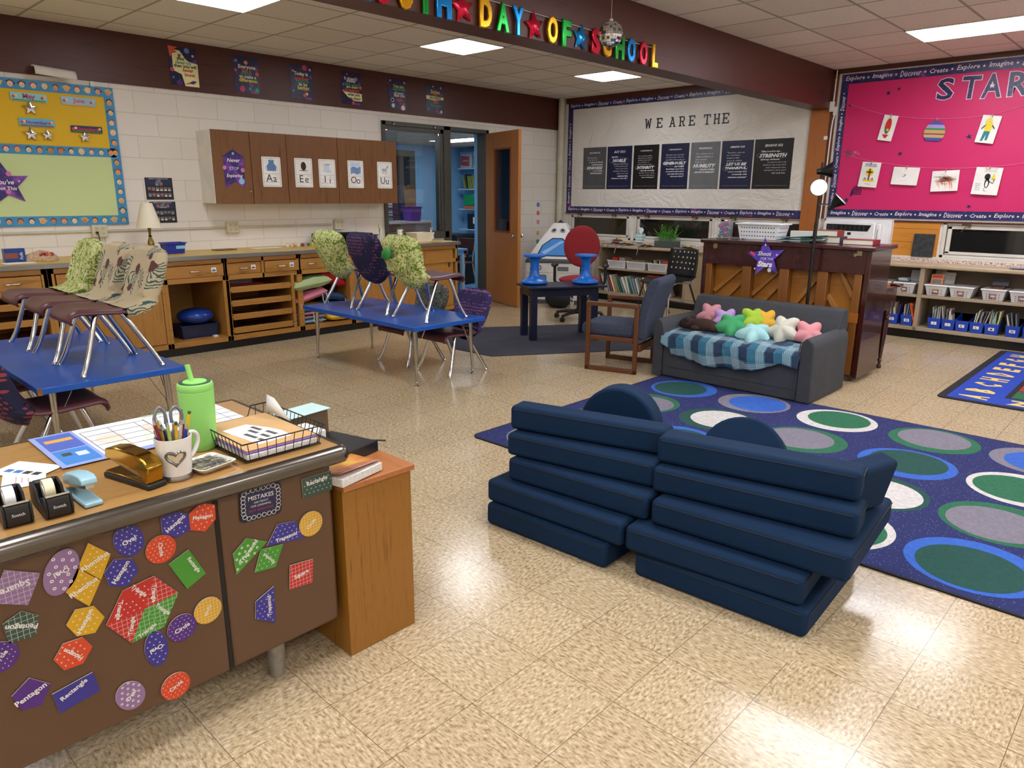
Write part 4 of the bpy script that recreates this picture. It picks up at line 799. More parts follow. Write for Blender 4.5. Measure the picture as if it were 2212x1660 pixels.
# air conditioner
t = thing('air_conditioner', 'white window air conditioner mounted beside the orange wood panel', 'air conditioner', (-1.02, 7.40, 1.05))
M_AC = flat('#e4e5e6', .35); b = MB(); b.mm((-.36, .0, -.20), (.38, .10, .205)); b.build('surround', M_AC, t, bevel=.008)
b = MB(); b.mm((-.34, -.10, -.18), (.24, .0, .18)); b.mm((.24, -.09, -.17), (.30, .0, .165)); b.build('housing', M_AC, t, bevel=.015)
b = MB(); b.prism(FY(-.101), [(-.30, .15), (.20, .145), (.165, .075), (-.28, .075), (-.30, .09)], 0, .002); b.build('air_outlet', flat('#0d0e10', .3), t)
b = MB()
for k in range(9): b.rect(FY(-.1035), -.28 + .05 * k, .085, -.277 + .05 * k, .14, 0, .002)
for k in range(3): b.rect(FY(-.1035), -.29, .095 + .016 * k, -.19, .098 + .016 * k, 0, .003)
b.build('louvers', flat('#50555a', .3), t)
b = MB(); b.rect(FY(-.101), -.055, .03, -.015, .06, 0, .001, m=0)
for k in (-5, -4, -3.4, -2.6, 1.2, 2.0, 2.6, 5.2): b.rect(FY(-.101), .02 + .04 * k - .006, .042, .02 + .04 * k + .006, .046, 0, .001, m=1)
b.build('control_display', [BLACK, flat('#9fa4aa', .5)], t)
b = MB()
for k in range(11): b.rect(FY(-.101), -.31, -.155 + .014 * k, .16, -.150 + .014 * k, 0, .0015)
b.build('intake_grille', flat('#8f9296', .5), t); MB().rect(FY(-.0905), .262, -.09, .272, .10, 0, .003).build('side_slot', flat('#9a9a98', .4), t)
tag(MB((-.28, 7.46, .95)).box((-.30, 7.455, .99), (.215, .006, .25), M=Matrix.Rotation(-.06, 3, 'X') @ Matrix.Rotation(R(0), 3, 'Y')).build('slate_board', flat('#2b2e30', .7, var=.5, nscale=25), bevel=.002), 'small dark slate board leaning below the wood panel', 'board')
# ------------------------------------------------------------ steel bookshelves below the windows
M_SH = flat('#a3927a', .4); M_SHI = flat('#7a6a57', .55); SF = 7.10
def shelving(name, lab, x0, x1, ups, mid, split=None):
    t = thing(name, lab, 'bookshelf', ((x0 + x1) / 2, 7.3, 0), 0, 'shelving below the windows'); o = t.location
    b = MB(o); b.mm((x0, SF - .02, .772), (x1, 7.44, .812)); b.build('counter_top', flat('#b7a387', .35), t, bevel=.012, bseg=3)
    b = MB(o); b.mm((x0, SF, .095), (x1, YB - .01, .135))
    for u in ups: b.mm((u - .022, SF, .095), (u + .022, YB - .02, .772))
    b.build('frame', M_SH, t, bevel=.004)
    MB(o).mm((x0, YB - .02, .13), (x1, YB - .012, .78)).build('back_panel', M_SHI, t)
    for a, c in mid: MB(o).mm((a + .022, SF + .005, .455), (c - .022, YB - .02, .483)).build('shelf', M_SH, t, bevel=.003)
    MB(o).mm((x0, SF + .06, 0), (x1, SF + .08, .095)).build('kickboard', KB, t)
    return t
shelving('bookshelf', 'tan open bookshelf with blue and white book bins right of the piano', -1.46, 3.4, (-1.44, -.18, 1.20, 2.4, 3.38), ((-1.44, -.18), (-.18, 1.20), (1.20, 2.4), (2.4, 3.38)))
t = shelving('bookshelf', 'tan bookshelf behind the black chair with leaning books on its lower shelf', -4.56, -1.50, (-4.53, -3.05, -1.52), ((-4.53, -3.05),))
MB(t.location).mm((-3.05, SF + .002, .14), (-1.52, SF + .01, .77)).build('closed_panel', flat('#b09c7c', .45), t)
# white lidded bins
def lidded_bin(x, z, lab, w_=.21):
    t = thing('white_book_bin', lab, 'bin', (x, 7.26, z), 0, 'white lidded bins on the shelf'); h = .105; b = MB()
    vs = []
    for k, zz in ((.80, 0), (1, h)): vs += [(sx * w_ / 2 * k, sy * .14 * k, zz) for sx, sy in ((-1, -1), (1, -1), (1, 1), (-1, 1))]
    b.add(vs, [(3, 2, 1, 0), (4, 5, 6, 7), (0, 1, 5, 4), (1, 2, 6, 5), (2, 3, 7, 6), (3, 0, 4, 7)]); b.build('bin_body', flat('#d8d9dc', .4), t, bevel=.006)
    MB().mm((-w_ / 2 - .008, -.15, h), (w_ / 2 + .008, .15, h + .014)).build('lid', flat('#e8e8ea', .35), t, bevel=.004)
    b = MB(); f = F((0, -.1295, h * .45), (1, 0, 0), (0, -.2, 1)); r_ = random.Random(int(x * 100))
    for i in range(4):
        for j in range(3): b.rect(f, -.034 + .017 * i, -.03 + .02 * j, -.020 + .017 * i, -.014 + .02 * j, 0, .002, m=r_.choice([0, 1, 2]))
    b.rect(f, -.018, -.006, .018, .008, .002, .003, m=3)
    for s_ in (-1, 1):
        for j in range(3): b.disc(f, s_ * .055, -.025 + .022 * j, .005, c=.0015, m=4, seg=8)
    b.build('picture_label', [flat('#8a4a44', .6), flat('#6a5a58', .6), flat('#c07a6a', .6), WHITE, flat('#55585e', .6)], t, smooth=0)
def books_on(x, z, n, labs, cols, w_=.11, h_=.012, up=False):
    for k in range(n):
        tag(MB((x, 7.26, z + k * h_)).box((x + .008 * (k % 2), 7.25 + .01 * (k % 3), z + k * (h_ + .001) + h_ / 2), (w_ * (1 - .08 * k), .15, h_), .1 * (k % 2)).build('paperback_book', flat(cols[k % len(cols)], .5), bevel=.001), labs, 'book', 'books on the white bins')
lidded_bin(-.60, .483, 'white lidded bin at the far left, half hidden by the piano'); lidded_bin(-.345, .483, 'white lidded bin left of the shelf upright under a pile of books')
books_on(-.39, .603, 3, 'book lying on the lid of the white bin left of the upright', ['#3c6a80', '#b9c4cc', '#e3e3dd'])
tag(MB((-.29, 7.30, .70)).box((-.28, 7.34, .665), (.13, .02, .12), M=Matrix.Rotation(-.2, 3, 'X')).build('picture_book', flat('#aeb4bc', .5)), 'grey picture book standing behind the pile left of the upright', 'book')
lidded_bin(-.035, .483, 'white lidded bin right of the upright carrying an orange covered book'); lidded_bin(.20, .483, 'white lidded bin with nothing on it, between two loaded ones', .22); lidded_bin(.49, .483, 'white lidded bin with dark paperbacks on its lid'); lidded_bin(.74, .483, 'white lidded bin nearest the right photo edge', .22)
b = MB((-.03, 7.22, .66)); b.box((-.05, 7.2, .655), (.115, .012, .105), M=Matrix.Rotation(-.25, 3, 'X')); f = F((-.05, 7.193, .655), (1, 0, 0), (0, .25, 1)); b.rect(f, -.05, .015, .05, .045, 0, .002, m=1); b.rect(f, -.045, -.045, .045, .0, 0, .002, m=2)
tag(b.build('picture_book', [flat('#e39a55', .5), flat('#c23a2a', .5), flat('#7f7a80', .5)]), 'orange picture book propped on the white bin right of the upright', 'book')
tag(MB((.02, 7.3, .67)).box((.03, 7.3, .665), (.13, .016, .125), M=Matrix.Rotation(-.2, 3, 'X')).build('picture_book', flat('#b5b3ae', .5, var=.2, nscale=60)), 'pale picture book standing behind the orange one', 'book')
tag(MB((-.06, 7.36, .68)).box((-.06, 7.36, .69), (.10, .016, .15), M=Matrix.Rotation(-.15, 3, 'X')).build('picture_book', flat('#a9a7a2', .5)), 'tall grey book at the back of the pile right of the upright', 'book')
books_on(.505, .603, 2, 'red dark book lying on the bin lid near a black one', ['#8a4a3a', '#5a3a34'])
tag(MB((.52, 7.28, .66)).box((.52, 7.28, .665), (.14, .05, .085), M=Matrix.Rotation(-.3, 3, 'X')).build('picture_book', flat('#1c1e26', .4, var=.5, nscale=50)), 'dark glossy book standing on the bin with dark paperbacks', 'book')
# blue letter bins with thin books
def blue_bin(x, letter, nb, lab, lean=0, cols=None, tall=.0, w_=.125):
    t = thing('blue_book_bin', lab, 'bin', (x, 7.235, .136), 0, 'blue letter bins on the bottom shelf'); h = .115; vs = []; b = MB()
    for k, zz in ((.86, 0), (1, h), (.95, h), (.82, .005)): vs += [(sx * w_ / 2 * k, sy * .13 * (k if sy < 0 else 1), zz + (.05 if (sy > 0 and zz > .05) else 0)) for sx, sy in ((-1, -1), (1, -1), (1, 1), (-1, 1))]
    b.add(vs, [(3, 2, 1, 0), (12, 13, 14, 15)] + [(4 * r + k, 4 * r + (k + 1) % 4, 4 * r + 4 + (k + 1) % 4, 4 * r + 4 + k) for r in range(3) for k in range(4)])
    b.build('bin_body', flat('#1d47b8', .35), t, bevel=.003, smooth=50)
    if letter:
        b = MB(); f = F((0, -.1225, h * .52), (1, 0, 0), (0, -.14, 1)); b.rect(f, -.026, -.016, .026, .016, 0, .0015, m=0); b.text(letter, f, 0, 0, h=.022, c=.002, m=1, bold=.03); b.build('letter_card', [PAPER, BLACK], t, smooth=0)
    r_ = random.Random(ord(letter or 'Z') + 3)
    for k in range(nb):
        hh = r_.uniform(.19, .245) + tall; u = -w_ * .38 + w_ * .76 * (k + .5) / nb; an = R(lean + r_.uniform(-7, 7))
        M_ = Matrix.Rotation(an, 3, 'Y'); c0 = Vector((x + u, 7.225 + r_.uniform(-.01, .02), .145)) + M_ @ Vector((0, 0, hh / 2))
        tag(MB(c0).box(c0, (min(.008, w_ * .6 / nb), .15, hh), M=M_).build('thin_book', flat(r_.choice(cols or ['#cfc9bd', '#b9b4ac', '#8f8d8a', '#d9d2c2', '#7a7f86', '#c5b49a', '#9db0a8', '#6f6a70']), .55)), 'thin book standing in the blue bin lettered %s' % (letter or 'F'), 'book', 'thin books in blue bin ' + (letter or 'F'))
blue_bin(-.69, 'E', 2, 'blue letter bin at the far left beside the piano leg', cols=['#7a5aa8', '#5a8a5a']); blue_bin(-.555, 'F', 4, 'blue letter bin hidden partly by the piano leg'); blue_bin(-.425, 'G', 6, 'blue bin lettered G', cols=['#cfc9a8', '#d8d2b8', '#5a3a80', '#2a2a34', '#c5c0b0', '#b8b49a'])
blue_bin(-.270, 'H', 5, 'blue bin lettered H holding a bright orange book', cols=['#2f7a55', '#7fb0a8', '#8aa0b8', '#5a2a2a', '#c9c2b2'])
M_ = Matrix.Rotation(R(-16), 3, 'Y'); tag(MB((-.215, 7.19, .30)).box((-.222, 7.19, .28), (.006, .19, .22), M=M_).build('thin_book', flat('#e8551c', .5)), 'bright orange book slanting in blue bin H', 'book')
blue_bin(.0, 'I', 8, 'blue bin lettered I'); blue_bin(.132, 'J', 7, 'blue bin lettered J holding colourful magazines', lean=-8); blue_bin(.262, 'K', 0, 'empty blue bin lettered K'); blue_bin(.395, 'L', 7, 'blue bin lettered L', lean=8); blue_bin(.530, 'M', 10, 'blue bin lettered M crammed with thin books', lean=4, cols=['#c9c2b2', '#9fb8a0', '#b9c9c0', '#d8d08a', '#8f8d8a', '#5f8a80', '#d9d2c2'])
blue_bin(.712, 'N', 4, 'blue bin lettered N', lean=-10); blue_bin(.858, 'O', 4, 'blue bin lettered O at the right photo edge', cols=['#5fc0a0', '#c9c2b2', '#a0a09a'])
tag(MB((.75, 7.25, .82)).grid(lambda u, v: Vector((.58 + .4 * u, 7.15 + .18 * v, .818 + .022 * abs(mnoise.noise(Vector((u * 6, v * 5, 1)))) + .004)), 24, 14).build('crumpled_wrap', flat('#a89bb0', .5, var=.3, nscale=40), solid=.002), 'crumpled lilac wrapping on the ledge counter at the right edge', 'wrapping')
# left section: white perforated bins and books
for k, (x, lb) in enumerate(((-4.20, 'white perforated basket with red books, left of three on the far bookshelf'), (-3.865, 'white perforated basket with flat papers, middle of three on the far bookshelf'), (-3.51, 'white perforated basket with upright booklets, right of three on the far bookshelf'))):
    basket('white_basket', lb, 'basket', (x, 7.27, .483), .31, .28, .11, flat('#dcdcdd', .45), 0, .92, (12, 5), group='white baskets on the far bookshelf', hole_m=flat('#8d8d92', .7))
r_ = random.Random(2)
for k, (x, c_, lb) in enumerate(((-4.24, '#c23a2e', 'red booklets'), (-4.12, '#a89a88', 'tan booklets'))):
    tag(MB((x, 7.25, .6)).box((x, 7.25, .585), (.10, .18, .10), M=Matrix.Rotation(.1, 3, 'Y')).build('booklet', flat(c_, .5, var=.3, nscale=60)), 'bundle of %s standing in the left white basket' % lb, 'booklets')
arts(-3.86, 7.26, .585, .27, .2, .03, 'paper_pile', 'brown papers lying in the middle white basket', flat('#8a7458', .6, var=.3, nscale=30), 'papers')
for k in range(6): tag(MB((-3.60 + .03 * k, 7.24, .58)).box((-3.60 + .03 * k, 7.24, .575), (.012, .15, .12), M=Matrix.Rotation(-.3, 3, 'Y')).build('booklet', flat(['#1c1c20', '#e3e0d8', '#caa23a', '#2a2a30', '#e0ded6', '#3f6fa8'][k], .5)), 'slanted booklet in the right white basket', 'booklet', 'booklets in the right white basket')
arts(-3.40, 7.24, .56, .1, .14, .07, 'picture_book', 'blue and orange book lying in the right white basket', flat('#d2552c', .5, var=.2), 'book')
for k in range(26):
    h = r_.uniform(.20, .27); x = -4.38 + .043 * k; a = R(-22 + r_.uniform(-4, 4)); M_ = Matrix.Rotation(a, 3, 'Y'); c0 = Vector((x, 7.22, .136)) + M_ @ Vector((0, 0, h / 2))
    tag(MB(c0).box(c0, (r_.uniform(.008, .026), .18, h), M=M_).build('picture_book', flat(r_.choice(['#d9d6cc', '#c9c4b8', '#1f6a5a', '#2a2a30', '#c9c4b8', '#b8923a', '#e3dfd4', '#e8e4da', '#8a8f96', '#dad6ca', '#7f9aa0', '#a8423a']), .45), bevel=.001), 'picture book leaning in the row on the far bookshelf lowest shelf', 'book', 'leaning picture books on the far bookshelf')
arts(-3.52, 7.22, .40, .30, .16, .02, 'picture_book', 'red book lying on top of the leaning row of books', flat('#b5352f', .5), 'book', .1)
# odds and ends on that counter
t = thing('tissue_box', 'teal and white tissue box on the window ledge', 'tissue box', (-4.02, 7.46, .849))
t2 = NT('striped_teal_box'); f_ = t2.math('SINE', t2.math('MULTIPLY', t2.sep(t2.co())[2], 150)); t2.fin(t2.mix(t2.math('GREATER_THAN', f_, t2.math('SUBTRACT', t2.noise(18), .4)), '#9fcfcf', '#e4ece8'), .5)
MB().mm((-.055, -.05, 0), (.055, .045, .12)).build('box', t2.m, t, bevel=.003)
MB().grid(lambda u, v: Vector((.03 * (v ** .5 + .25) * cos(2 * PI * u) * (1 + .4 * sin(6 * u * PI)), .02 * cos(v) * sin(2 * PI * u), .12 + .075 * v - .02 * sin(PI * 4 * u) * v)), 20, 6, cu=True).build('tissue', flat('#efefed', .8), t)
t = thing('glass_planter', 'glass box planter with dark soil and bright green grass on the counter', 'planter', (-3.44, 7.25, .813))
MB().mm((-.15, -.10, 0), (.15, .10, .13)).build('glass_box', glass('#7f8a84', .05, 'smoky_glass', .35), t, bevel=.003)
MB().mm((-.145, -.095, .003), (.145, .095, .085)).build('soil', flat('#1f130c', .9, bump=.8, bscale=80), t)
b = MB(); r_ = random.Random(9)
for k in range(170):
    a = r_.random() * 6.28; q = r_.random() ** .6; p0 = Vector((.125 * q * cos(a), .08 * q * sin(a), .08)); l_ = r_.uniform(.08, .22) * (1.45 if abs(p0.x + .06) < .03 and r_.random() < .4 else 1); d_ = Vector((r_.uniform(-.5, .5), r_.uniform(-.5, .5), 1)).normalized()
    b.tube([p0, p0 + d_ * l_ * .6, p0 + d_ * l_ + Vector((d_.x * .05, d_.y * .05, -.02))], [.0032, .0028, .0006], 4, m=k % 3)
for s_, hx in ((-1, -.055), (1, .10)):
    for k in range(26): p = Vector((hx + .05 * s_ * k / 26, .0, .12 + .19 * k / 26)); a = r_.random() * 6.28; b.ball(p + Vector((.012 * cos(a), .012 * sin(a), 0)), (.009, .009, .006), 6, 4, m=k % 3)
b.build('grass', [flat('#4f9a2c', .6), flat('#6fb83a', .6), flat('#3a7a22', .6)], t, kind='stuff')
for x, y, w_, lb, c_, l_ in ((-4.35, 7.30, .16, 'black flat toy mask with red strap, nearest the rocket end of the counter', '#1c1b1e', 0), (-4.1, 7.22, .22, 'black and orange paper mask lying on the counter', '#2a2224', 1), (-3.72, 7.16, .2, 'yellow edged black mask lying on the counter by the planter', '#302618', 1), (-3.1, 7.2, .18, 'black domed mask on the counter right of the planter', '#121214', 1)):
    b = MB((x, y, .813)); b.grid(lambda u, v: Vector((x + w_ * (u - .5), y + .16 * (v - .5), .816 + .035 * sin(PI * u) * sin(PI * v))), 10, 8, m=0)
    b.tube([(x - .05, y - .08, .82), (x - .06, 7.07, .822), (x - .07, 7.062, .78), (x - .09, 7.06, .70)], .006, 5, m=2, smooth=3); b.tube([(x + .05, y - .07, .82), (x + .04, 7.07, .822), (x + .04, 7.062, .78)], .006, 5, m=2, smooth=3); b.ball((x + .03, y - .02, .845), (.035, .02, .01), 8, 5, m=1)
    tag(b.build('paper_mask', [flat(c_, .5), flat('#e0a81c' if l_ else '#c8302a', .5), flat('#8e8a84', .6)], solid=.002), lb, 'mask', 'masks on the counter')
tag(MB((-4.25, 7.46, .87)).ball((-4.42, 7.45, .86), (.10, .03, .012), 12, 6, m=0).ball((-4.38, 7.44, .88), (.03, .02, .015), 10, 5, m=1).ball((-4.42, 7.43, .885), (.015, .015, .01), 8, 5, m=2).build('paper_mask', [flat('#5a504a', .6), flat('#e8b21c', .5), flat('#c8302a', .5)]), 'small red and yellow toy piece on the ledge under the first window', 'toy')

# ------------------------------------------------------------ white bulletin board with verses
M_BORD = BORD
WORDS = ['Explore', 'Imagine', 'Discover', 'Create']
def word_border(b, fr, a0, b0, a1, b1, vert=False, start=0, flip=False, base=0, let=1):
    w_, L = (a1 - a0, b1 - b0) if vert else (b1 - b0, a1 - a0)
    b.rect(fr, a0, b0, a1, b1, .0, .004, m=base); q = .04; k = start; n_ = 0
    while True:
        wd = WORDS[k % 4]; lw = w_ * (2.0 if wd != 'Create' else 1.7)
        if q + lw + w_ * .4 > L: break
        if vert:
            cy = q + lw / 2; rot = PI / 2
            cy = b1 - q - lw / 2 if flip else b0 + q + lw / 2; rot = -PI / 2 if flip else PI / 2
            b.text(wd, fr, (a0 + a1) / 2, cy, w=lw, h=w_ * (.60 if wd != 'Create' else .46), c=.005, m=let, shear=.25, bold=.012, rot=rot, res=1)
            sy = (b1 - q - lw - w_ * .35) if flip else b0 + q + lw + w_ * .35; b.prism(fr, star(5, w_ * .15, w_ * .065, 0, (a0 + a1) / 2, sy), .004, .005, m=let)
        else:
            b.text(wd, fr, a0 + q + lw / 2, (b0 + b1) / 2, w=lw, h=w_ * (.60 if wd != 'Create' else .46), c=.005, m=let, shear=.25, bold=.012, res=1)
            b.prism(fr, star(5, w_ * .15, w_ * .065, PI / 2, a0 + q + lw + w_ * .35, (b0 + b1) / 2), .004, .005, m=let)
        q += lw + w_ * .75; k += 1
BDM = [M_BORD, flat('#e6e1ea', .5)]
t = thing('bulletin_board', 'large white papered bulletin board with dark verse posters and navy word border', 'bulletin board', (-3.5, YB, 1.3)); o = t.location; f = FY(YB - .004)
t2 = NT('crinkled_white_paper'); n1 = t2.noise(3.2, detail=5, rough=.6, dist=1.5); t2.fin('#e2ddd4', .27); t2.bump(n1, 1.0, .05); M_WP = t2.m
b = MB(o); b.rect(f, -5.40, 1.32, -1.69, 2.84, 0, .004); b.build('white_paper', M_WP, t)
b = MB(o); word_border(b, f.sub(0, 0, .004), -5.46, 2.765, -1.72, 2.86); word_border(b, f.sub(0, 0, .004), -5.46, 1.25, -1.60, 1.34, start=0)
word_border(b, f.sub(0, 0, .004), -5.46, 1.34, -5.37, 2.765, True, 1); word_border(b, f.sub(0, 0, .004), -1.70, 1.34, -1.60, 2.50, True, 0, True); b.build('word_border', BDM, t, smooth=0)
# slab serif letters
def slab(b, fr, ch, cx, cy, h, m=0, d0=.004, d1=.008):
    w_ = h * .78; s_ = h * .14; e = h * .09
    P = lambda pts: b.prism(fr, [(cx + x * w_ / 2, cy + y * h / 2) for x, y in pts], d0, d1, m)
    Rr = lambda x0, y0, x1, y1: b.rect(fr, cx + x0 * w_ / 2, cy + y0 * h / 2, cx + x1 * w_ / 2, cy + y1 * h / 2, d0, d1, m)
    if ch in 'EHTR' or ch in 'AW':
        pass
    if ch == 'E': Rr(-.72, -1, -.34, 1); Rr(-1, .76, .9, 1); Rr(-1, -1, .95, -.76); Rr(-.5, -.12, .35, .12); Rr(.62, .4, .9, .8); Rr(.66, -.8, .95, -.4); Rr(.2, -.26, .4, .26)
    if ch == 'H': Rr(-.75, -1, -.38, 1); Rr(.38, -1, .75, 1); Rr(-.5, -.12, .5, .12); [Rr(x - .32, y, x + .32, y + .22) for x in (-.57, .57) for y in (-1, .78)]
    if ch == 'T': Rr(-.2, -1, .2, 1); Rr(-1, .76, 1, 1); Rr(-.5, -1, .5, -.78); Rr(-1, .36, -.72, .9); Rr(.72, .36, 1, .9)
    if ch == 'R': Rr(-.72, -1, -.34, 1); Rr(-1, .78, .4, 1); Rr(-1, -1, -.1, -.78); Rr(-.5, -.1, .35, .12); P([(.3, 1), (.62, .9), (.78, .6), (.78, .35), (.62, .02), (.3, -.1), (.3, .12), (.42, .3), (.42, .65), (.3, .78)]); P([(-.02, .0), (.32, .0), (.8, -1), (.4, -1)]); Rr(.4, -1, 1, -.78)
    if ch == 'A': P([(-.12, 1), (.18, 1), (.86, -1), (.5, -1), (.03, .55), (-.46, -1), (-.8, -1)]); Rr(-.45, -.42, .5, -.2); Rr(-1, -1, -.3, -.8); Rr(.3, -1, 1.02, -.8); Rr(-.5, .82, .2, 1)
    if ch == 'W': P([(-.95, 1), (-.58, 1), (-.40, -.3), (-.12, .75), (.12, .75), (.40, -.3), (.58, 1), (.95, 1), (.6, -1), (.3, -1), (0, .1), (-.3, -1), (-.6, -1)]); Rr(-1.1, .8, -.4, 1); Rr(.4, .8, 1.1, 1)
for ch, x in zip('WEARETHE', (-4.015, -3.83, -3.625, -3.475, -3.325, -3.10, -2.96, -2.835)):
    g = FY(YB - .004, x, 2.485 if ch not in '' else 0); b = MB(g.o); slab(b, g, ch, 0, 0, .13 if ch != 'x' else 0, 0, .004, .007)
    tag(b.build('cutout_letter', BLACK, smooth=0), 'black slab serif cutout letter %s in the words WE ARE THE' % ch if ch not in 'E' else 'black cutout letter E closing the word %s' % {-3.83: 'WE', -3.325: 'ARE', -2.835: 'THE'}[x], 'letter', 'cutout letters on the white board')
VP = [flat('#4f5254', .4), flat('#141c3f', .4), flat('#141416', .4), flat('#e4e4e6', .5), flat('#9a9a9c', .5), flat('#6a6d70', .4)]
def verse(x0, x1, bg, head, lines, lab):
    g = FY(YB - .008, (x0 + x1) / 2, 1.9); w_, h_ = x1 - x0, .605; b = MB(g.o); b.rect(g, -w_ / 2, -h_ / 2, w_ / 2, h_ / 2, .0, .002, m=bg)
    b.text(head, g, 0, h_ * .37, w=w_ * .46, c=.003, m=3, shear=.3, bold=.04, res=1)
    y = h_ * .27
    for s_, ww, sz, st, al in lines:
        hh = h_ * sz; a = {'l': -w_ * .32, 'r': w_ * .36, 'c': 0}[al]
        if st: b.text(s_, g, a, y - hh / 2, w=w_ * ww, h=hh, c=.003, m=3, shear=.3, bold=.05, res=1, align=al)
        else: b.text(s_, g, a, y - hh / 2, w=w_ * ww, h=hh, c=.003, m=3, res=1, align=al)
        if st == 2:
            pts = [g.p((-.02 + .4 * cos(q)) * w_, y - hh / 2 + .055 * h_ * sin(q) * 1.4, .0035) for q in [R(15 * k) for k in range(23)]]; b.tube(pts, .0015, 4, m=4)
        y -= hh + h_ * .022
    b.text('NEENAH LUTHERAN KNIGHTS', g, 0, -h_ * .43, w=w_ * .84, c=.003, m=4, res=1, h=h_ * .014)
    return tag(b.build('verse_poster', VP, smooth=0), lab, 'poster', 'dark verse posters on the white board')
verse(-5.149, -4.72, 0, 'GALATIANS 5:22', [('"But the fruit', .42, .034, 0, 'l'), ('of the Spirit, is', .44, .034, 0, 'l'), ('LOVE, JOY, PEACE,', .6, .034, 1, 'r'), ('FORBEARANCE', .5, .034, 1, 'r'), ('KINDNESS', .7, .07, 2, 'r'), ('GOODNESS,', .4, .034, 1, 'r'), ('FAITHFULNESS"', .54, .034, 1, 'r')], 'grey verse poster reading KINDNESS at the left end of the row')
verse(-4.70, -4.262, 1, 'ACT 17:11', [('"MORE', .26, .036, 1, 'l'), ('NOBLE', .56, .085, 2, 'c'), ('character than those', .6, .034, 0, 'r'), ('in Thessalonica, for', .55, .034, 0, 'r'), ('they received the', .5, .034, 0, 'r'), ('message with great', .6, .034, 0, 'r'), ('eagerness and', .45, .034, 0, 'r'), ('examined the', .42, .034, 1, 'r'), ('Scriptures every day"', .66, .034, 1, 'r')], 'navy verse poster reading NOBLE')
verse(-4.234, -3.812, 2, '2 CORINTHIANS 1:12', [('"Our conscience testifies', .56, .026, 0, 'l'), ('that we have conducted', .56, .026, 0, 'l'), ('ourselves in the world', .52, .026, 0, 'l'), ('and especially in our', .46, .026, 0, 'l'), ('relations with you, with', .54, .026, 0, 'l'), ('INTEGRITY', .7, .07, 2, 'c'), ('& godly sincerity.', .56, .036, 1, 'r'), ('We have done so, relying', .62, .028, 0, 'r'), ('not on worldly wisdom', .58, .028, 0, 'r'), ("but on God's grace\"", .5, .028, 1, 'r')], 'black verse poster reading INTEGRITY')
verse(-3.773, -3.337, 1, '1 CHRONICLES 29:14', [('"But who am I, and who', .66, .032, 0, 'l'), ('are my people, that we', .64, .032, 0, 'l'), ('should be able to give as', .68, .032, 0, 'l'), ('GENEROUSLY', .86, .07, 2, 'c'), ('AS THIS?', .36, .036, 1, 'r'), ('Everything comes from', .66, .032, 1, 'r'), ('you and we have given', .66, .032, 1, 'r'), ('you only what comes', .6, .032, 1, 'r'), ('from your hand."', .48, .032, 1, 'r')], 'navy verse poster reading GENEROUSLY in the middle of the row')
verse(-3.309, -2.878, 5, 'PHILIPPIANS 2:3', [('"Do nothing out of', .6, .036, 0, 'l'), ('selfish ambition or', .6, .036, 0, 'l'), ('vain conceit.', .4, .036, 0, 'l'), ('Rather, in', .32, .036, 0, 'l'), ('HUMILITY', .78, .08, 2, 'c'), ('VALUE OTHERS', .5, .034, 1, 'r'), ('ABOVE YOURSELVES"', .7, .034, 1, 'r')], 'light grey verse poster reading HUMILITY')
verse(-2.854, -2.417, 1, 'HEBREWS 12:28', [('"Therefore, since we', .56, .033, 0, 'l'), ('are receiving a', .42, .033, 0, 'l'), ('kingdom that', .4, .033, 0, 'l'), ('cannot be shaken,', .5, .033, 0, 'l'), ('LET US BE', .66, .066, 1, 'c'), ('THANKFUL,', .7, .066, 2, 'c'), ('and so worship God', .6, .033, 1, 'r'), ('acceptably with', .48, .033, 1, 'r'), ('reverence and awe"', .6, .033, 1, 'r')], 'navy verse poster reading LET US BE THANKFUL')
verse(-2.400, -1.900, 2, 'EXODUS 15:2', [('"The Lord is my', .5, .038, 1, 'l'), ('STRENGTH', .72, .078, 2, 'c'), ('and my defense,', .5, .038, 1, 'l'), ('he has become my', .48, .031, 0, 'r'), ('salvation. He is my God,', .6, .031, 0, 'r'), ('and I will praise him,', .52, .031, 0, 'r'), ("my father's God, and I", .56, .031, 0, 'r'), ('will exalt him.', .36, .031, 0, 'r')], 'black verse poster reading STRENGTH at the right end of the row')

# ------------------------------------------------------------ pink bulletin board
t = thing('bulletin_board', 'bright pink papered bulletin board titled STAR with drawings on strings', 'bulletin board', (.4, YB, 1.3)); o = t.location; f = FY(YB - .005)
b = MB(o); b.rect(f, -1.36, 1.30, 2.4, 2.80, 0, .004); b.build('pink_paper', wrinkle('#cf1f66', 'magenta_paper', 1.7, .4, .5), t)
b = MB(o); word_border(b, f.sub(0, 0, .004), -1.405, 2.76, 2.4, 2.865, start=0); word_border(b, f.sub(0, 0, .004), -1.405, 1.275, 2.4, 1.365, start=1); word_border(b, f.sub(0, 0, .004), -1.405, 1.355, -1.325, 2.76, True, 1); b.build('word_border', BDM, t, smooth=0)
def cut_letter(ch, x, z, h, rot=0):
    g = FY(YB - .012, x, z).sub(0, 0, 0, rot); b = MB(g.o); b.text(ch, g, 0, 0, h=h * 1.07, w=h * {'S': .80, 'T': .84, 'A': .86, 'R': .84}[ch], c=.001, m=1, bold=.045); b.text(ch, g, 0, 0, h=h, w=h * {'S': .72, 'T': .76, 'A': .76, 'R': .76}[ch], c=.003, m=0, bold=.02)
    if ch == 'A': b.prism(g, star(5, .028, .012, PI / 2, 0, -.0), .002, .0045, m=1)
    tag(b.build('cutout_letter', [NIGHT, flat('#e3cfe0', .5)], smooth=0), 'navy starry cutout letter %s with a pale edge on the pink board' % ch, 'letter', 'cutout letters on the pink board')
cut_letter('S', -.32, 2.62, .215); cut_letter('T', -.085, 2.615, .22, -.03); cut_letter('A', .105, 2.615, .23); cut_letter('R', .335, 2.615, .23, .02)
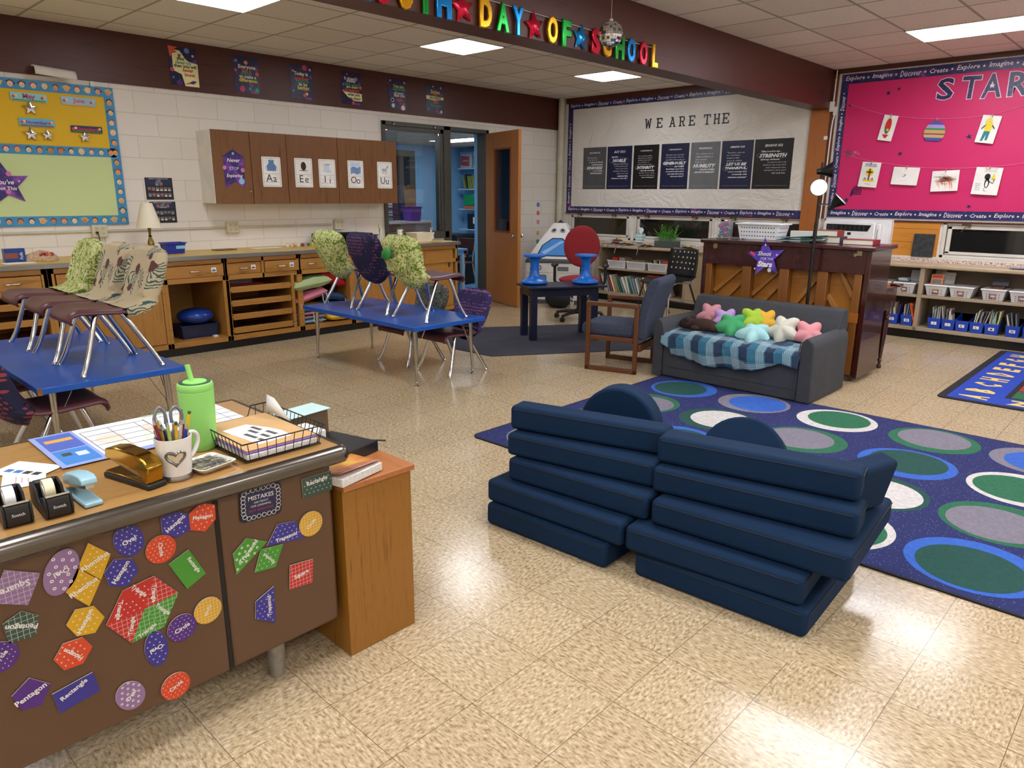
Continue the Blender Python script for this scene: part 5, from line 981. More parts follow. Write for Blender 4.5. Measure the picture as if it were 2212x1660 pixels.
# strings
for pts, lb in ((((-1.30, 2.545), (-.88, 2.40), (-.33, 2.32), (.15, 2.335), (.42, 2.405), (.9, 2.5)), 'upper'), (((-1.29, 1.99), (-.97, 1.905), (-.57, 1.84), (-.18, 1.81), (.2, 1.82), (.5, 1.85), (1.0, 1.95)), 'lower')):
    b = MB((0, YB - .02, pts[0][1])); b.tube([(x, YB - .022, z) for x, z in pts], .0015, 5, smooth=5); tag(b.build('string', flat('#d98fb4', .6)), lb + ' pale string carrying drawings across the pink board', 'string')
def drawing(x, z, w_, h_, rot, lab, fn, clip='#c09a8a', pz=None):
    g = FY(YB - .024, x, z).sub(0, 0, 0, rot); b = MB(g.o); 
    if fn != d_bigegg:
        b.grid(lambda u, v: g.p((u - .5) * w_, (v - .5) * h_, .001 + .012 * (1 - v) * (1 + .5 * sin(3 * u))), 6, 6, m=0)
    fn(b, g, w_, h_)
    b.box(g.p(0, h_ / 2, .012), (.008, .012, .035), m=1)
    tag(b.build('drawing', DM, smooth=0, solid=0), lab, 'drawing', "children's drawings on the pink board")
DM = [flat('#eceae4', .7), flat('#b08a78', .6), flat('#c92a1c', .6), flat('#e8d22a', .6), flat('#1f7f8a', .6), BLACK, flat('#3a55a8', .6), flat('#2f8f4a', .6), flat('#7a4a24', .6), flat('#c07ab0', .6), flat('#e0762a', .6), flat('#5a4fa0', .6), flat('#c8a070', .6), flat('#a89ad0', .6)]
Q = .016
def d_red(b, g, w, h): b.disc(g, 0, .02, .032, .085, Q, m=2); b.disc(g, .0, -.03, .022, .028, Q + .001, m=7); b.disc(g, .006, -.022, .012, .014, Q + .002, m=3); b.disc(g, -.004, -.036, .010, .010, Q + .002, m=6); b.prism(g, [(-.04, -.07), (.03, -.07), (.0, -.12)], Q, Q + .001, m=2)
def d_bigegg(b, g, w, h):
    bands = [(6, -.5, -.36), (12, -.36, -.22), (8, -.22, -.16), (12, -.16, .0), (7, .0, .08), (13, .08, .24), (11, .24, .36), (6, .36, .5)]
    W = lambda v: w / 2 * max(.0, 1 - abs(2 * v + .15) ** 2.4) ** .5 * (1.05 - .25 * v)
    for m_, a, c in bands: b.prism(g, [(-W(a + .0001), a * h), (W(a + .0001), a * h), (W((a + c) / 2), (a + c) / 2 * h), (W(c), c * h), (-W(c), c * h), (-W((a + c) / 2), (a + c) / 2 * h)], .001, .003, m=m_)
def d_fig(b, g, w, h): b.disc(g, -.01, .07, .03, .04, Q, m=3); b.prism(g, [(-.035, .06), (.03, .06), (.025, -.02), (-.03, -.02)], Q, Q + .001, m=3); b.prism(g, [(-.03, -.02), (.025, -.02), (.02, -.12), (.0, -.12), (-.002, -.05), (-.02, -.12), (-.04, -.12)], Q, Q + .001, m=4); b.tube([g.p(-.03, .04, Q), g.p(-.06, .0, Q)], .004, 5, m=5); b.tube([g.p(.03, .04, Q), g.p(.055, .01, Q)], .004, 5, m=5); b.disc(g, -.008, .075, .012, c=Q + .002, m=0); b.disc(g, -.006, .075, .005, c=Q + .003, m=5)
def d_cross(b, g, w, h): b.disc(g, 0, .03, .042, c=Q, m=3); b.rect(g, -.009, -.06, .009, .065, Q, Q + .001, m=8); b.rect(g, -.035, .02, .035, .037, Q, Q + .001, m=8); b.disc(g, 0, -.065, .07, .014, Q - .001, m=3); b.disc(g, -.04, -.045, .014, c=Q, m=9); b.disc(g, .04, -.045, .014, c=Q, m=9); b.text('FROM ALL', g, 0, .115, w=.13, h=.014, c=Q, m=6, bold=.03); b.text('OF OUR CLASS', g, 0, .095, w=.13, h=.012, c=Q, m=6, bold=.03); b.rect(g, -.03, -.105, .03, -.102, Q, Q + .001, m=5)
def d_pen(b, g, w, h): b.prism(g, [(-.03, .0), (-.01, .02), (.012, .014), (-.01, -.012)], Q, Q + .001, m=9); b.disc(g, -.015, .005, .008, c=Q + .002, m=0); b.tube([g.p(-.05, -.05, Q), g.p(0, -.045, Q), g.p(.03, -.03, Q)], .001, 4, m=13)
def d_scrib(b, g, w, h):
    r_ = random.Random(4)
    for k in range(60): x, z = r_.gauss(0, .035), r_.gauss(.02, .018); b.tube([g.p(x - .03, z, Q), g.p(x + .03, z + r_.uniform(-.015, .015), Q)], .0012, 3, m=5 if k % 3 else 2)
    for k in range(34): x = r_.uniform(-.085, .08); z = r_.uniform(-.02, .04); b.tube([g.p(x, z, Q), g.p(x + .012, z - r_.uniform(.03, .09), Q)], .0011, 3, m=10)
def d_peng(b, g, w, h): b.disc(g, .005, -.02, .022, .05, Q, m=5); b.disc(g, .005, -.03, .012, .032, Q + .001, m=0); b.disc(g, .0, .045, .026, .03, Q, m=5); b.prism(g, [(.035, .02), (.055, .085), (.075, .02)], Q, Q + .001, m=3); b.tube([g.p(.02, .0, Q), g.p(.06, -.02, Q), g.p(.065, .02, Q)], .003, 4, m=5); b.text('Grow my', g, .02, .125, w=.12, h=.018, c=Q, m=2); b.text('everyday', g, .02, .10, w=.11, h=.016, c=Q, m=7); [b.text(s_, g, -.07, z, w=.05, h=.012, c=Q, m=4) for s_, z in (('Begin', -.03), ('or', -.05), ('the', -.07), ('day', -.09))]; b.tube([g.p(-.01, -.07, Q), g.p(-.01, -.1, Q), g.p(.01, -.1, Q)], .0025, 4, m=5)
drawing(-.838, 2.255, .15, .27, -.16, 'white paper with a red and rainbow crayon figure', d_red, '#6a5a58'); drawing(-.36, 2.21, .19, .22, -.08, 'paper egg striped in purple green and tan hanging from the upper string', d_bigegg)
drawing(.135, 2.19, .17, .27, -.15, 'white paper with a yellow one eyed figure in teal trousers', d_fig); drawing(-.97, 1.755, .205, .275, -.08, 'white paper with a brown cross, yellow sun and writing', d_cross)
drawing(-.59, 1.735, .27, .19, -.06, 'nearly blank white paper with one small pink mark', d_pen); drawing(-.19, 1.68, .26, .215, .04, 'white paper with orange and black scribbles', d_scrib); drawing(.20, 1.675, .24, .275, -.06, 'white paper with a penguin like black figure and writing', d_peng)
for x, z, r_, ro in ((-.885, 2.625, .03, .2), (-.78, 2.66, .022, .8), (-1.285, 2.53, .024, .1), (-.03, 2.125, .034, .3), (-.68, 1.975, .03, .5), (.07, 1.415, .026, .6), (-1.20, 1.47, .035, .1)):
    g = FY(YB - .010, x, z); tag(MB(g.o).prism(g, star(5, r_, r_ * .38, PI / 2 + ro), .0, .003).build('star_cutout', NIGHT, smooth=0), 'small dark navy star cutout stuck on the pink paper', 'star', 'small star cutouts on the pink board')
g = FY(YB - .010, -1.10, 1.56); b = MB(g.o)
for k in range(5): b.tube([g.p(-.06, -.05 + .004 * k, .003), g.p(-.03, -.02 + .018 * k, .003), g.p(.06, .0 + .025 * k - .02, .003)], .005, 5, smooth=4)
tag(b.build('shooting_star_cutout', NIGHT), 'dark shooting star streaks cutout at the lower left of the pink paper', 'decoration')
g = FY(YB - .010, -1.24, 2.0); b = MB(g.o); r_ = random.Random(8)
for k in range(9): a = k * .7; b.rect(g.sub(0, 0, 0, a), .01, -.003, .045, .003, 0, .003)
for k in range(26): b.disc(g, .05 + .07 * r_.random(), -.03 + .05 * r_.random(), .004, c=.003, seg=6, m=1)
tag(b.build('firework_cutout', [flat('#3a5560', .5), flat('#dca8c0', .5)]), 'small firework burst cutout at the left end of the lower string', 'decoration')
# cable conduit between the boards
b = MB((-1.44, YB - .04, 1.8)); b.tube([(-1.465, YB - .03, 2.92), (-1.465, YB - .035, 2.72)], .006, 8); b.cyl((-1.465, YB - .035, 2.83), (-1.468, YB - .035, 2.56), .008); b.mm((-1.50, YB - .055, 2.47), (-1.455, YB - .02, 2.58)); b.mm((-1.452, YB - .055, 2.43), (-1.42, YB - .02, 2.52))
b.tube([(-1.435, YB - .04, 2.45), (-1.455, YB - .04, 2.30), (-1.46, YB - .04, 1.9), (-1.46, YB - .04, 1.6), (-1.47, YB - .04, 1.3), (-1.48, YB - .04, .88)], .008, 8, smooth=4); b.mm((-1.53, YB - .05, 2.16), (-1.49, YB - .036, 2.20))
tag(b.build('cable_conduit', WHITE), 'white cable and junction boxes running down the post between the boards', 'cable')
# ------------------------------------------------------------ garland on the beam
GC = {'r': flat('#c81f3c', .22, .75), 'y': flat('#d9a01a', .22, .75), 'g': flat('#1f9a3a', .22, .75), 'b': flat('#1a86d0', .22, .75)}
t = thing('foil_garland', 'foil letter garland reading 100TH DAY OF SCHOOL across the ceiling beam', 'garland', (-1.49, 2.3, 2.58)); o = t.location
GL = [('1', .90, 'b'), ('0', 1.035, 'r'), ('0', 1.19, 'y'), ('T', 1.33, 'g'), ('H', 1.47, 'b'), ('*', 1.63, 'r'), ('D', 1.81, 'y'), ('A', 1.96, 'g'), ('Y', 2.10, 'b'), ('*', 2.27, 'r'), ('O', 2.44, 'y'), ('F', 2.59, 'g'), ('*', 2.765, 'b'), ('S', 2.925, 'r'), ('C', 3.06, 'y'), ('H', 3.22, 'g'), ('O', 3.37, 'b'), ('O', 3.535, 'r'), ('L', 3.70, 'y')]
b = MB(o)
b.tube([(-1.488, .7, 2.69), (-1.488, 1.6, 2.665), (-1.488, 2.4, 2.655), (-1.488, 3.0, 2.645), (-1.488, 3.72, 2.64)], .0015, 5, smooth=4); b.build('string', WHITE, t)
for k, (ch, y, c_) in enumerate(GL):
    zc = 2.58 - .0 * k; g = F((-1.492, y, zc), (0, 1, 0), (0, 0, 1)); b = MB(o)
    if ch == '*':
        st = star(5, .095, .045, PI / 2 + (.15 if k % 2 else -.1)); n = len(st)
        vs = [g.p(a, q, .001) for a, q in st] + [g.p(a * .82, q * .82, .014) for a, q in st] + [g.p(0, 0, .018)]
        b.add(vs, [(i, (i + 1) % n, n + (i + 1) % n, n + i) for i in range(n)] + [(n + i, n + (i + 1) % n, 2 * n) for i in range(n)])
    else:
        vs, fs, x0, x1, y0, y1 = tmesh(ch, .03, 0, 3, .035, .03); W = {'T': .12, 'H': .115, 'L': .085, 'A': .115, 'F': .10}.get(ch, .105); sx, sy = W / (x1 - x0), .175 / (y1 - y0)
        b.add([g.p((v[0] - (x0 + x1) / 2) * sx, (v[1] - (y0 + y1) / 2) * sy, .013 + v[2] * .14) for v in vs], fs)
    b.build('foil_letter', GC[c_], t, smooth=60)
# mirror ball
t = thing('mirror_ball', 'small silver mirror ball hanging from the ceiling in front of the garland', 'mirror ball', (-1.02, 2.48, HC)); zc = -.43
b = MB(); r0 = .078; nr = 15
b.ball((0, 0, zc), r0 - .002, 24, 14, m=2)
rr = random.Random(6)
for i in range(nr):
    la = -PI / 2 + PI * (i + .5) / nr; nn = max(4, int(30 * cos(la)))
    for k in range(nn):
        lo = 2 * PI * k / nn; nrm = Vector((cos(la) * cos(lo), cos(la) * sin(lo), sin(la))); u = Vector((-sin(lo), cos(lo), 0)); v = nrm.cross(u)
        jt = Vector((rr.uniform(-.03, .03), rr.uniform(-.03, .03), rr.uniform(-.03, .03))); n2 = (nrm + jt).normalized(); u = (u - n2 * u.dot(n2)).normalized(); v = n2.cross(u); c_ = Vector((0, 0, zc)) + nrm * r0; w2 = PI * r0 / nr * .46; w1 = 2 * PI * r0 * cos(la) / nn * .46
        b.add([c_ + u * a * w1 + v * q * w2 for a, q in ((-1, -1), (1, -1), (1, 1), (-1, 1))], [(0, 1, 2, 3)], rr.choice([0, 0, 0, 1]))
b.build('mirrored_ball', [flat('#dcdee2', .05, 1, var=0), flat('#8f9298', .08, 1, var=0), flat('#55585c', .5)], t, smooth=0)
MB().tube([(0, 0, zc + r0), (0, 0, -.02)], .0012, 5).lathe((0, 0, zc + r0 - .002), [(.012, 0), (.012, .012), (.004, .016), (0, .016)], 12).build('hanging_cord', flat('#b9b0a0', .5), t)
# ------------------------------------------------------------ fabric prints
def print_leaf():
    t = NT('green_leaf_print_cotton'); v = t.map(scale=(1, .6, .7)); n = t.noise(48, v, 3, .6, 1.2); n2 = t.noise(85, t.map(loc=(3, 1, 2)), 2)
    c = t.ramp(n, [(.40, '#5f7a22'), (.47, '#8fa63e'), (.50, '#cdd190'), (.60, '#d9d8a0'), (.66, '#7f9a30')]); c = t.mix(t.math('GREATER_THAN', n2, .66), c, '#7a3f4a')
    return t.fin(c, .85)
def print_dots(bg, fg, s_=42, r_=.32):
    t = NT('dotted_cotton_print'); d = t.n('ShaderNodeTexVoronoi', {'Vector': t.map(scale=(1, .22, .62)), 'Scale': s_, 'Randomness': .35}, feature='F1').outputs['Distance']
    return t.fin(t.mix(t.math('LESS_THAN', d, r_), bg, fg), .85)
def print_pine():
    t = NT('pine_cone_print_canvas'); sc_ = 8.5; co = t.map(scale=(1, .3, .85)); vn = t.n('ShaderNodeTexVoronoi', {'Vector': co, 'Scale': sc_, 'Randomness': .75}, feature='F1')
    dv = t.n('ShaderNodeVectorMath', {0: t.n('ShaderNodeVectorMath', {0: co, 'Scale': 1.0}, operation='SCALE').outputs[0], 1: vn.outputs['Position']}, operation='SUBTRACT').outputs[0]
    x, y, z = t.sep(dv); h = t.math('ADD', x, t.math('MULTIPLY', y, .3)); ang = t.math('ARCTAN2', z, h)
    d = t.math('ADD', vn.outputs['Distance'], t.math('MULTIPLY', t.math('SUBTRACT', t.noise(40), .5), .10))
    rays = t.math('GREATER_THAN', t.math('SINE', t.math('MULTIPLY', t.math('ADD', ang, t.math('MULTIPLY', t.noise(14), 1.2)), 17)), .25); half = t.math('GREATER_THAN', t.math('SINE', t.math('ADD', ang, t.math('MULTIPLY', t.sep(vn.outputs['Color'])[0], 6.28))), .0)
    ring = t.math('MULTIPLY', t.math('LESS_THAN', d, .62), t.math('GREATER_THAN', d, .2)); needle = t.math('MULTIPLY', t.math('MULTIPLY', rays, ring), half)
    c = t.mix(needle, '#c2b291', '#355e5c'); c = t.mix(t.math('LESS_THAN', d, .25), c, '#5c3a38')
    return t.fin(c, .85)
def print_mixed():
    t = NT('dark_garden_print_cotton'); n = t.noise(55, detail=3, dist=1); return t.fin(t.ramp(n, [(.38, '#1c2b3f'), (.46, '#223a55'), (.5, '#9aa578'), (.56, '#1c2434'), (.66, '#7a3a3a')]), .85)
LEAF, NAVYD, PINE, MIXD, PURD = print_leaf(), print_dots('#1a1740', '#7a4560', 60, .3), print_pine(), print_mixed(), print_dots('#33275a', '#94608c', 60, .3)
NAVR = print_dots('#191b3c', '#8f3a48', 50, .33)
M_SEAT = flat('#5b3035', .4, var=.05, bump=.05, bscale=300)
# ------------------------------------------------------------ student chair, facing +y, feet 0.44 m apart
SP = [(.232, .300, .34), (.240, .322, .37), (.225, .345, .38), (.19, .362, .395), (.10, .358, .40), (0, .350, .395), (-.10, .348, .375), (-.165, .362, .34), (-.205, .40, .31), (-.235, .45, .32), (-.262, .51, .35), (-.288, .57, .375), (-.308, .625, .37), (-.318, .655, .33), (-.322, .668, .25)]
def seat_pt(u, v):
    k = v * (len(SP) - 1); i = min(int(k), len(SP) - 2); f_ = k - i; a, b = SP[i], SP[i + 1]; y, z, w_ = (a[j] * (1 - f_) + b[j] * f_ for j in range(3)); x = (u - .5) * w_; c_ = (2 * u - 1) ** 2
    return Vector((x, y + (.035 * c_ if v > .55 else 0) - (.012 * c_ * c_ * max(0, 1 - v / .3)), z + (.012 * c_ if .1 < v < .5 else 0) - .004 - (.026 * max(0, (abs(2 * u - 1) - .80) / .20) ** 1.5 * max(0, min(1, (.60 - v) / .15)) * min(1, .35 + v * 3))))
def make_chair(lab, group, print_=None, cover='sack', seed=0, dz=0):
    t = thing('student_chair', lab, 'chair', (0, 0, 0), 0, group)
    MB().grid(lambda u, v: seat_pt(u, v), 25, 40).build('seat_shell', M_SEAT, t, solid=.011, smooth=60)
    for sx in (-1, 1):
        for sy in (-1, 1):
            top = (sx * .155, (.10 if sy > 0 else -.05), .315); b = MB(); b.tube([(sx * .213, sy * .213 + (.0), .008), (sx * .19, sy * .17 - (.0 if sy > 0 else -.0), .10), top, (sx * .13, top[1] - sy * .02, .336), (sx * .06, top[1] - sy * .03, .338)], .0145, 12, smooth=4)
            b.lathe((sx * .215, sy * .215, 0), [(.017, 0), (.018, .006), (.013, .016), (0, .018)], 14)
            b.build('leg', CHROME, t)
    MB().box((0, .03, .332), (.30, .20, .008)).build('seat_bracket', flat('#26262a', .4, .6), t)
    return t
def add_cover(t, mat_, kind='sack', seed=0, low=None):
    """cloth sleeve over the backrest: cross sections follow the back curve"""
    b = MB(); low = low or {'sack': 6.6, 'drape': 5.6, 'hang': 7.0}[kind]; n = 26
    def sec(k):
        i = min(int(k), len(SP) - 2); f_ = k - i; a, c = SP[i], SP[i + 1]; return [a[j] * (1 - f_) + c[j] * f_ for j in range(3)]
    def fn(u, v):
        k = low + (len(SP) - 1 - low) * v; y, z, w_ = sec(k); a = 2 * PI * u; nv = mnoise.noise(Vector((cos(a) * 2.2 + seed, sin(a) * 2 + v * 1.2, seed * 3.1))); nf = mnoise.noise(Vector((a * 3.2, v * 2.2, seed)))
        wx = w_ / 2 + .018 + .010 * nv; wy = .030 + .016 * nf + .014 * sin(PI * v)
        if v > .93: q = (v - .93) / .07; wx *= (1 - .10 * q * q); wy *= max(.05, 1 - q ** 2)
        if v < .10: q = 1 - v / .10; wy *= (1 - .55 * q); wx *= 1 - .05 * q
        s_, c_ = sin(a), cos(a); x = wx * (abs(c_) ** .55) * (1 if c_ > 0 else -1); yy = wy * (abs(s_) ** .8) * (1 if s_ > 0 else -1)
        back = -1 if yy < 0 else 1
        sag = -(.075 * (1 - v) * (1 if yy < 0 else -.05) * (1 - (x / .2) ** 2)) if kind in ('sack', 'hang') else -.03 * (1 - v) * (1 if yy < 0 else 0)
        bulge = -.030 * sin(PI * min(1, v * 1.05)) if yy < 0 else 0
        return Vector((x, y + yy + bulge + .035 * (x / .19) ** 2 * (1 if k > 8 else 0), z + .010 + sag * 1.6 + (.012 if v > .97 else 0)))
    b.grid(fn, 48, n, cu=True)
    b.v.append(Vector((0, SP[-1][0], SP[-1][1] + .024))); L = len(b.v) - 1
    for i in range(48): b.f.append((((i + 1) % 48) * n + n - 1, L, i * n + n - 1)); b.mi.append(0)
    return b
CH = 'student chairs standing on the two blue tables'
def placed(x, y, z, rz, lab, cov_lab, mat_, grp, kind='sack', seed=1.0, low=None):
    t = make_chair(lab, grp); t.location = (x, y, z); t.rotation_euler = (0, 0, rz)
    b = add_cover(t, mat_, kind, seed, low); cv = b.build('chair_cover', mat_, None, smooth=80, solid=.002); cv.location = (x, y, z); cv.rotation_euler = (0, 0, rz)
    tag(cv, cov_lab, 'chair cover', 'cloth covers on the student chairs'); return t, cv
TZ = .50
placed(-3.72, 2.315, TZ, 0, 'student chair with maroon seat on the farther blue table, nearest the cushions', 'green leaf print cover on the leftmost chair of the farther table', LEAF, CH, seed=1.3)
placed(-3.19, 2.31, TZ, 0, 'maroon student chair in the middle of the three on the farther blue table', 'navy dotted cover on the middle chair of the farther table', NAVYD, CH, seed=4.1)
c3, cv3 = placed(-2.675, 2.315, TZ, 0, 'maroon student chair at the right end of the farther blue table top', 'green leaf print cover with a pocket on the rightmost chair of the farther table', LEAF, CH, seed=7.7)
# pocket openings at the back of the sleeves
for (x, mt, lb) in ((-3.72, LEAF, 0), (-3.19, NAVYD, 1), (-2.675, LEAF, 2)):
    pass
def pocket(cv, mat_, w_=.30, z0=.50, z1=.60):
    b = MB(); b.grid(lambda u, v: Vector(((u - .5) * w_ * (.75 + .25 * v), -.318 - .018 - .05 * (4 * u * (1 - u)) * v, .40 + (.21 - .10 * (4 * u * (1 - u))) * v)), 16, 10)
    b.build('pocket', mat_, cv, solid=.002, smooth=80)
for cv, mt in ((cv3, LEAF),): pocket(cv, mt)
b = MB((-2.72, 1.935, 1.05)); b.add([(-2.80, 1.935, 1.06), (-2.655, 1.918, 1.10), (-2.665, 1.915, 1.02), (-2.71, 1.91, .99), (-2.78, 1.915, 1.01)], [(0, 1, 2, 3, 4)]); tag(b.build('green_folder', flat('#2f8f3c', .5), solid=.004), 'bright green folder tucked in the pocket of the right leaf print cover', 'folder')
placed(-3.635, -.215, TZ, PI, 'maroon student chair on the nearer blue table, farthest from the camera', 'green leaf print cover on the farthest chair of the nearer table', LEAF, CH, seed=2.2, low=5.6)
placed(-3.11, -.205, TZ, PI, 'maroon student chair in the middle of the three on the nearer blue table', 'beige pine cone print cover on the middle chair of the nearer table', PINE, CH, 'drape', seed=5.4)
placed(-2.645, -.19, TZ, PI, 'maroon student chair on the nearer blue table, closest to the camera', 'beige pine cone print cover on the closest chair of the nearer table', PINE, CH, 'drape', seed=9.1)
GF = 'student chairs tucked under the blue tables'
placed(-2.68, 2.56, 0, PI, 'student chair with purple dotted cover tucked under the farther blue table', 'purple dotted cover on the chair under the right end of the farther table', PURD, GF, seed=3.3)
placed(-3.22, 2.54, 0, PI, 'student chair with dark garden print cover tucked under the farther blue table', 'dark garden print cover on the chair behind the farther table', MIXD, GF, seed=6.3)
placed(-2.60, -.53, 0, .0, 'student chair with navy cover tucked under the near corner of the nearer table', 'navy cover with red leaves on the chair at the left photo edge', NAVR, GF, seed=8.5)
placed(-3.25, -.60, 0, -.05, 'student chair at the left photo edge with only its legs showing', 'navy cover of the chair whose legs show at the left photo edge', NAVR, GF, seed=2.9)
# ------------------------------------------------------------ blue activity tables
M_BLUE = flat('#1553ae', .3, var=.03)
def activity_table(x0, x1, y0, y1, lab, corner=False, wedge=0):
    cx, cy = (x0 + x1) / 2, (y0 + y1) / 2; t = thing('activity_table', lab, 'table', (cx, cy, 0), 0, 'blue topped student tables'); w_, d_ = x1 - x0, y1 - y0
    MB().mm((-w_ / 2, -d_ / 2, TZ - .036), (w_ / 2, d_ / 2, TZ - .001)).build('tabletop', M_BLUE, t, bevel=.004)
    if corner: MB().mm((w_ / 2 - .012, -d_ / 2 - .0015, TZ - .038), (w_ / 2 + .0015, -d_ / 2 + .02, TZ - .002)).build('chipped_corner', flat('#7a5428', .8, var=.3, nscale=60), t, label='chipped bare wood corner')
    for sx in (-1, 1):
        for sy in (-1, 1):
            x, y = sx * (w_ / 2 - .10), sy * (d_ / 2 - .085); fx, fy = x + sx * .015, y + sy * .01; b = MB()
            b.tube([(x, y, TZ - .036), (x + sx * .006, y + sy * .004, .24), (x + sx * .0065, y + sy * .0045, .215)], [.021, .0175, .017], 14); b.tube([(x + sx * .0065, y + sy * .0045, .218), (fx, fy, .035)], [.0145, .0095], 12)
            b.ball((fx, fy, .028), .012, 10, 6); b.lathe((fx, fy, 0), [(.018, 0), (.019, .006), (.006, .014), (.006, .03)], 14)
            b.build('leg', flat('#b9b5ab', .2, 1), t)
            b = MB(); b.tube([(x - sx * .11, y, TZ - .038), (x - sx * .02, y, .30), (x, y, .215)], .0028, 5); b.tube([(x, y - sy * .11, TZ - .038), (x, y - sy * .02, .30), (x, y, .215)], .0028, 5); b.build('brace_wire', flat('#b0aca2', .25, 1), t)
    return t
activity_table(-3.99, -2.36, 1.895, 2.665, 'blue topped activity table with chrome legs, the farther of two')
activity_table(-4.0, -2.325, -.655, .118, 'blue topped activity table with chipped corner at the left, behind the desk', True)

# ------------------------------------------------------------ small navy table with two stools
t = thing('navy_table', 'small dark navy painted table on the grey carpet', 'table', (-3.01, 4.42, 0), R(60.5)); M_NAVY = flat('#0c1430', .35)
MB().box((.02, 0, .563), (.88, .46, .02)).build('tabletop', M_NAVY, t, bevel=.002)
b = MB()
for sy in (-1, 1): b.box((0, sy * .17, .51), (.74, .02, .085))
for sx in (-1, 1): b.box((sx * .37, 0, .51), (.02, .36, .085))
b.build('apron', M_NAVY, t, bevel=.002)
for sx in (-1, 1):
    for sy in (-1, 1): MB().box((sx * .345, sy * .155, .2765), (.07, .07, .553)).build('leg', M_NAVY, t, bevel=.003)
M_STOOL = flat('#1168c8', .35, var=.03)
def stool(x, y, lab):
    t = thing('wobble_stool', lab, 'stool', (x, y, .573), .5, 'blue wobble stools on the navy table')
    MB().lathe((0, 0, 0), [(.13, .006), (.142, .014), (.145, .024), (.138, .036), (.115, .046), (.08, .060), (.058, .09), (.048, .14), (.046, .19), (.05, .23), (.058, .262), (.07, .28), (.105, .288), (.118, .295), (.12, .305), (.116, .314), (.10, .318), (0, .314)], 40).build('stool_body', M_STOOL, t, smooth=50)
    for k in range(6):
        a = k * PI / 3; M_ = Matrix.Rotation(a, 3, 'Z'); b = MB(); P = [(.045, .16), (.047, .12), (.058, .085), (.085, .055), (.12, .043), (.06, .043)]
        b.prism(F((0, 0, 0), M_ @ Vector((1, 0, 0)), (0, 0, 1)), P, -.006, .006); P2 = [(.046, .19), (.05, .235), (.06, .265), (.085, .286), (.05, .286)]; b.prism(F((0, 0, 0), M_ @ Vector((1, 0, 0)), (0, 0, 1)), P2, -.006, .006)
        b.build('rib', M_STOOL, t, bevel=.002)
    MB().lathe((0, 0, .165), [(.048, -.012), (.052, -.01), (.052, .01), (.048, .012)], 30).build('collar', M_STOOL, t)
stool(-3.22, 4.25, 'royal blue hourglass stool on the navy table nearer the open door'); stool(-2.86, 4.68, 'royal blue hourglass stool on the navy table in front of the red chair')
b = MB((-2.9, 4.2, 0)); po = [(-3.30, 3.16), (-2.80, 3.175), (-1.86, 4.62), (-2.32, 5.02), (-3.30, 5.20), (-4.15, 3.95), (-3.75, 3.35)]
b.prism(FZ(0), po, .0, .006); tag(b.build('grey_carpet', flat('#33343f', .95, var=.12, nscale=5, bump=.4, bscale=400)), 'dark slate grey carpet offcut under the navy table', 'carpet')
# ------------------------------------------------------------ red office chair
t = thing('office_chair', 'red upholstered swivel office chair behind the navy table', 'chair', (-3.55, 5.46, 0), R(34)); M_RED = flat('#8e1f24', .9, bump=.3, bscale=500); M_PL = flat('#141416', .45)
def bean(w_, h_, d_, z0=0): return lambda u, v: None
b = MB(); Mx = Matrix.Rotation(R(-6), 3, 'X')
b.ball((0, .20, .89), (.225, .05, .255), 32, 20, M=Mx); b.build('backrest', M_RED, t, smooth=80)
b = MB(); b.ball((0, -.03, .50), (.255, .25, .055), 32, 14); b.build('seat', M_RED, t, smooth=80)
MB().ball((0, .235, .89), (.19, .03, .22), 24, 14, M=Mx).build('back_shell', M_PL, t, smooth=80)
b = MB(); b.tube([(0, -.0, .44), (0, .16, .43), (0, .27, .50), (0, .27, .78)], .022, 8, smooth=4); b.build('back_stem', M_PL, t)
for s_ in (-1, 1):
    b = MB(); b.tube([(s_ * .20, 0, .45), (s_ * .30, 0, .46), (s_ * .31, .0, .56), (s_ * .31, .0, .66)], .018, 8, smooth=3); b.build('arm_post', M_PL, t)
    b = MB(); b.ball((s_ * .31, -.02, .675), (.045, .13, .024), 16, 10); b.build('armrest', M_PL, t, smooth=80)
MB().cyl((0, 0, .09), (0, 0, .44), .028, seg=16).cyl((0, 0, .08), (0, 0, .14), .045, seg=16).build('gas_column', M_PL, t)
for k in range(5):
    a = k * 2 * PI / 5 + .3; c_, s_ = cos(a), sin(a); b = MB(); b.tube([(.03 * c_, .03 * s_, .105), (.16 * c_, .16 * s_, .10), (.30 * c_, .30 * s_, .075)], [.028, .022, .016], 8); l = b.build('base_arm', M_PL, t)
    b = MB(); b.cyl((.30 * c_ - .018 * s_, .30 * s_ + .018 * c_, .028), (.30 * c_ + .018 * s_, .30 * s_ - .018 * c_, .028), .028, seg=14); b.ball((.30 * c_, .30 * s_, .05), (.026, .026, .02), 10, 6); b.build('caster', BLACK, l)
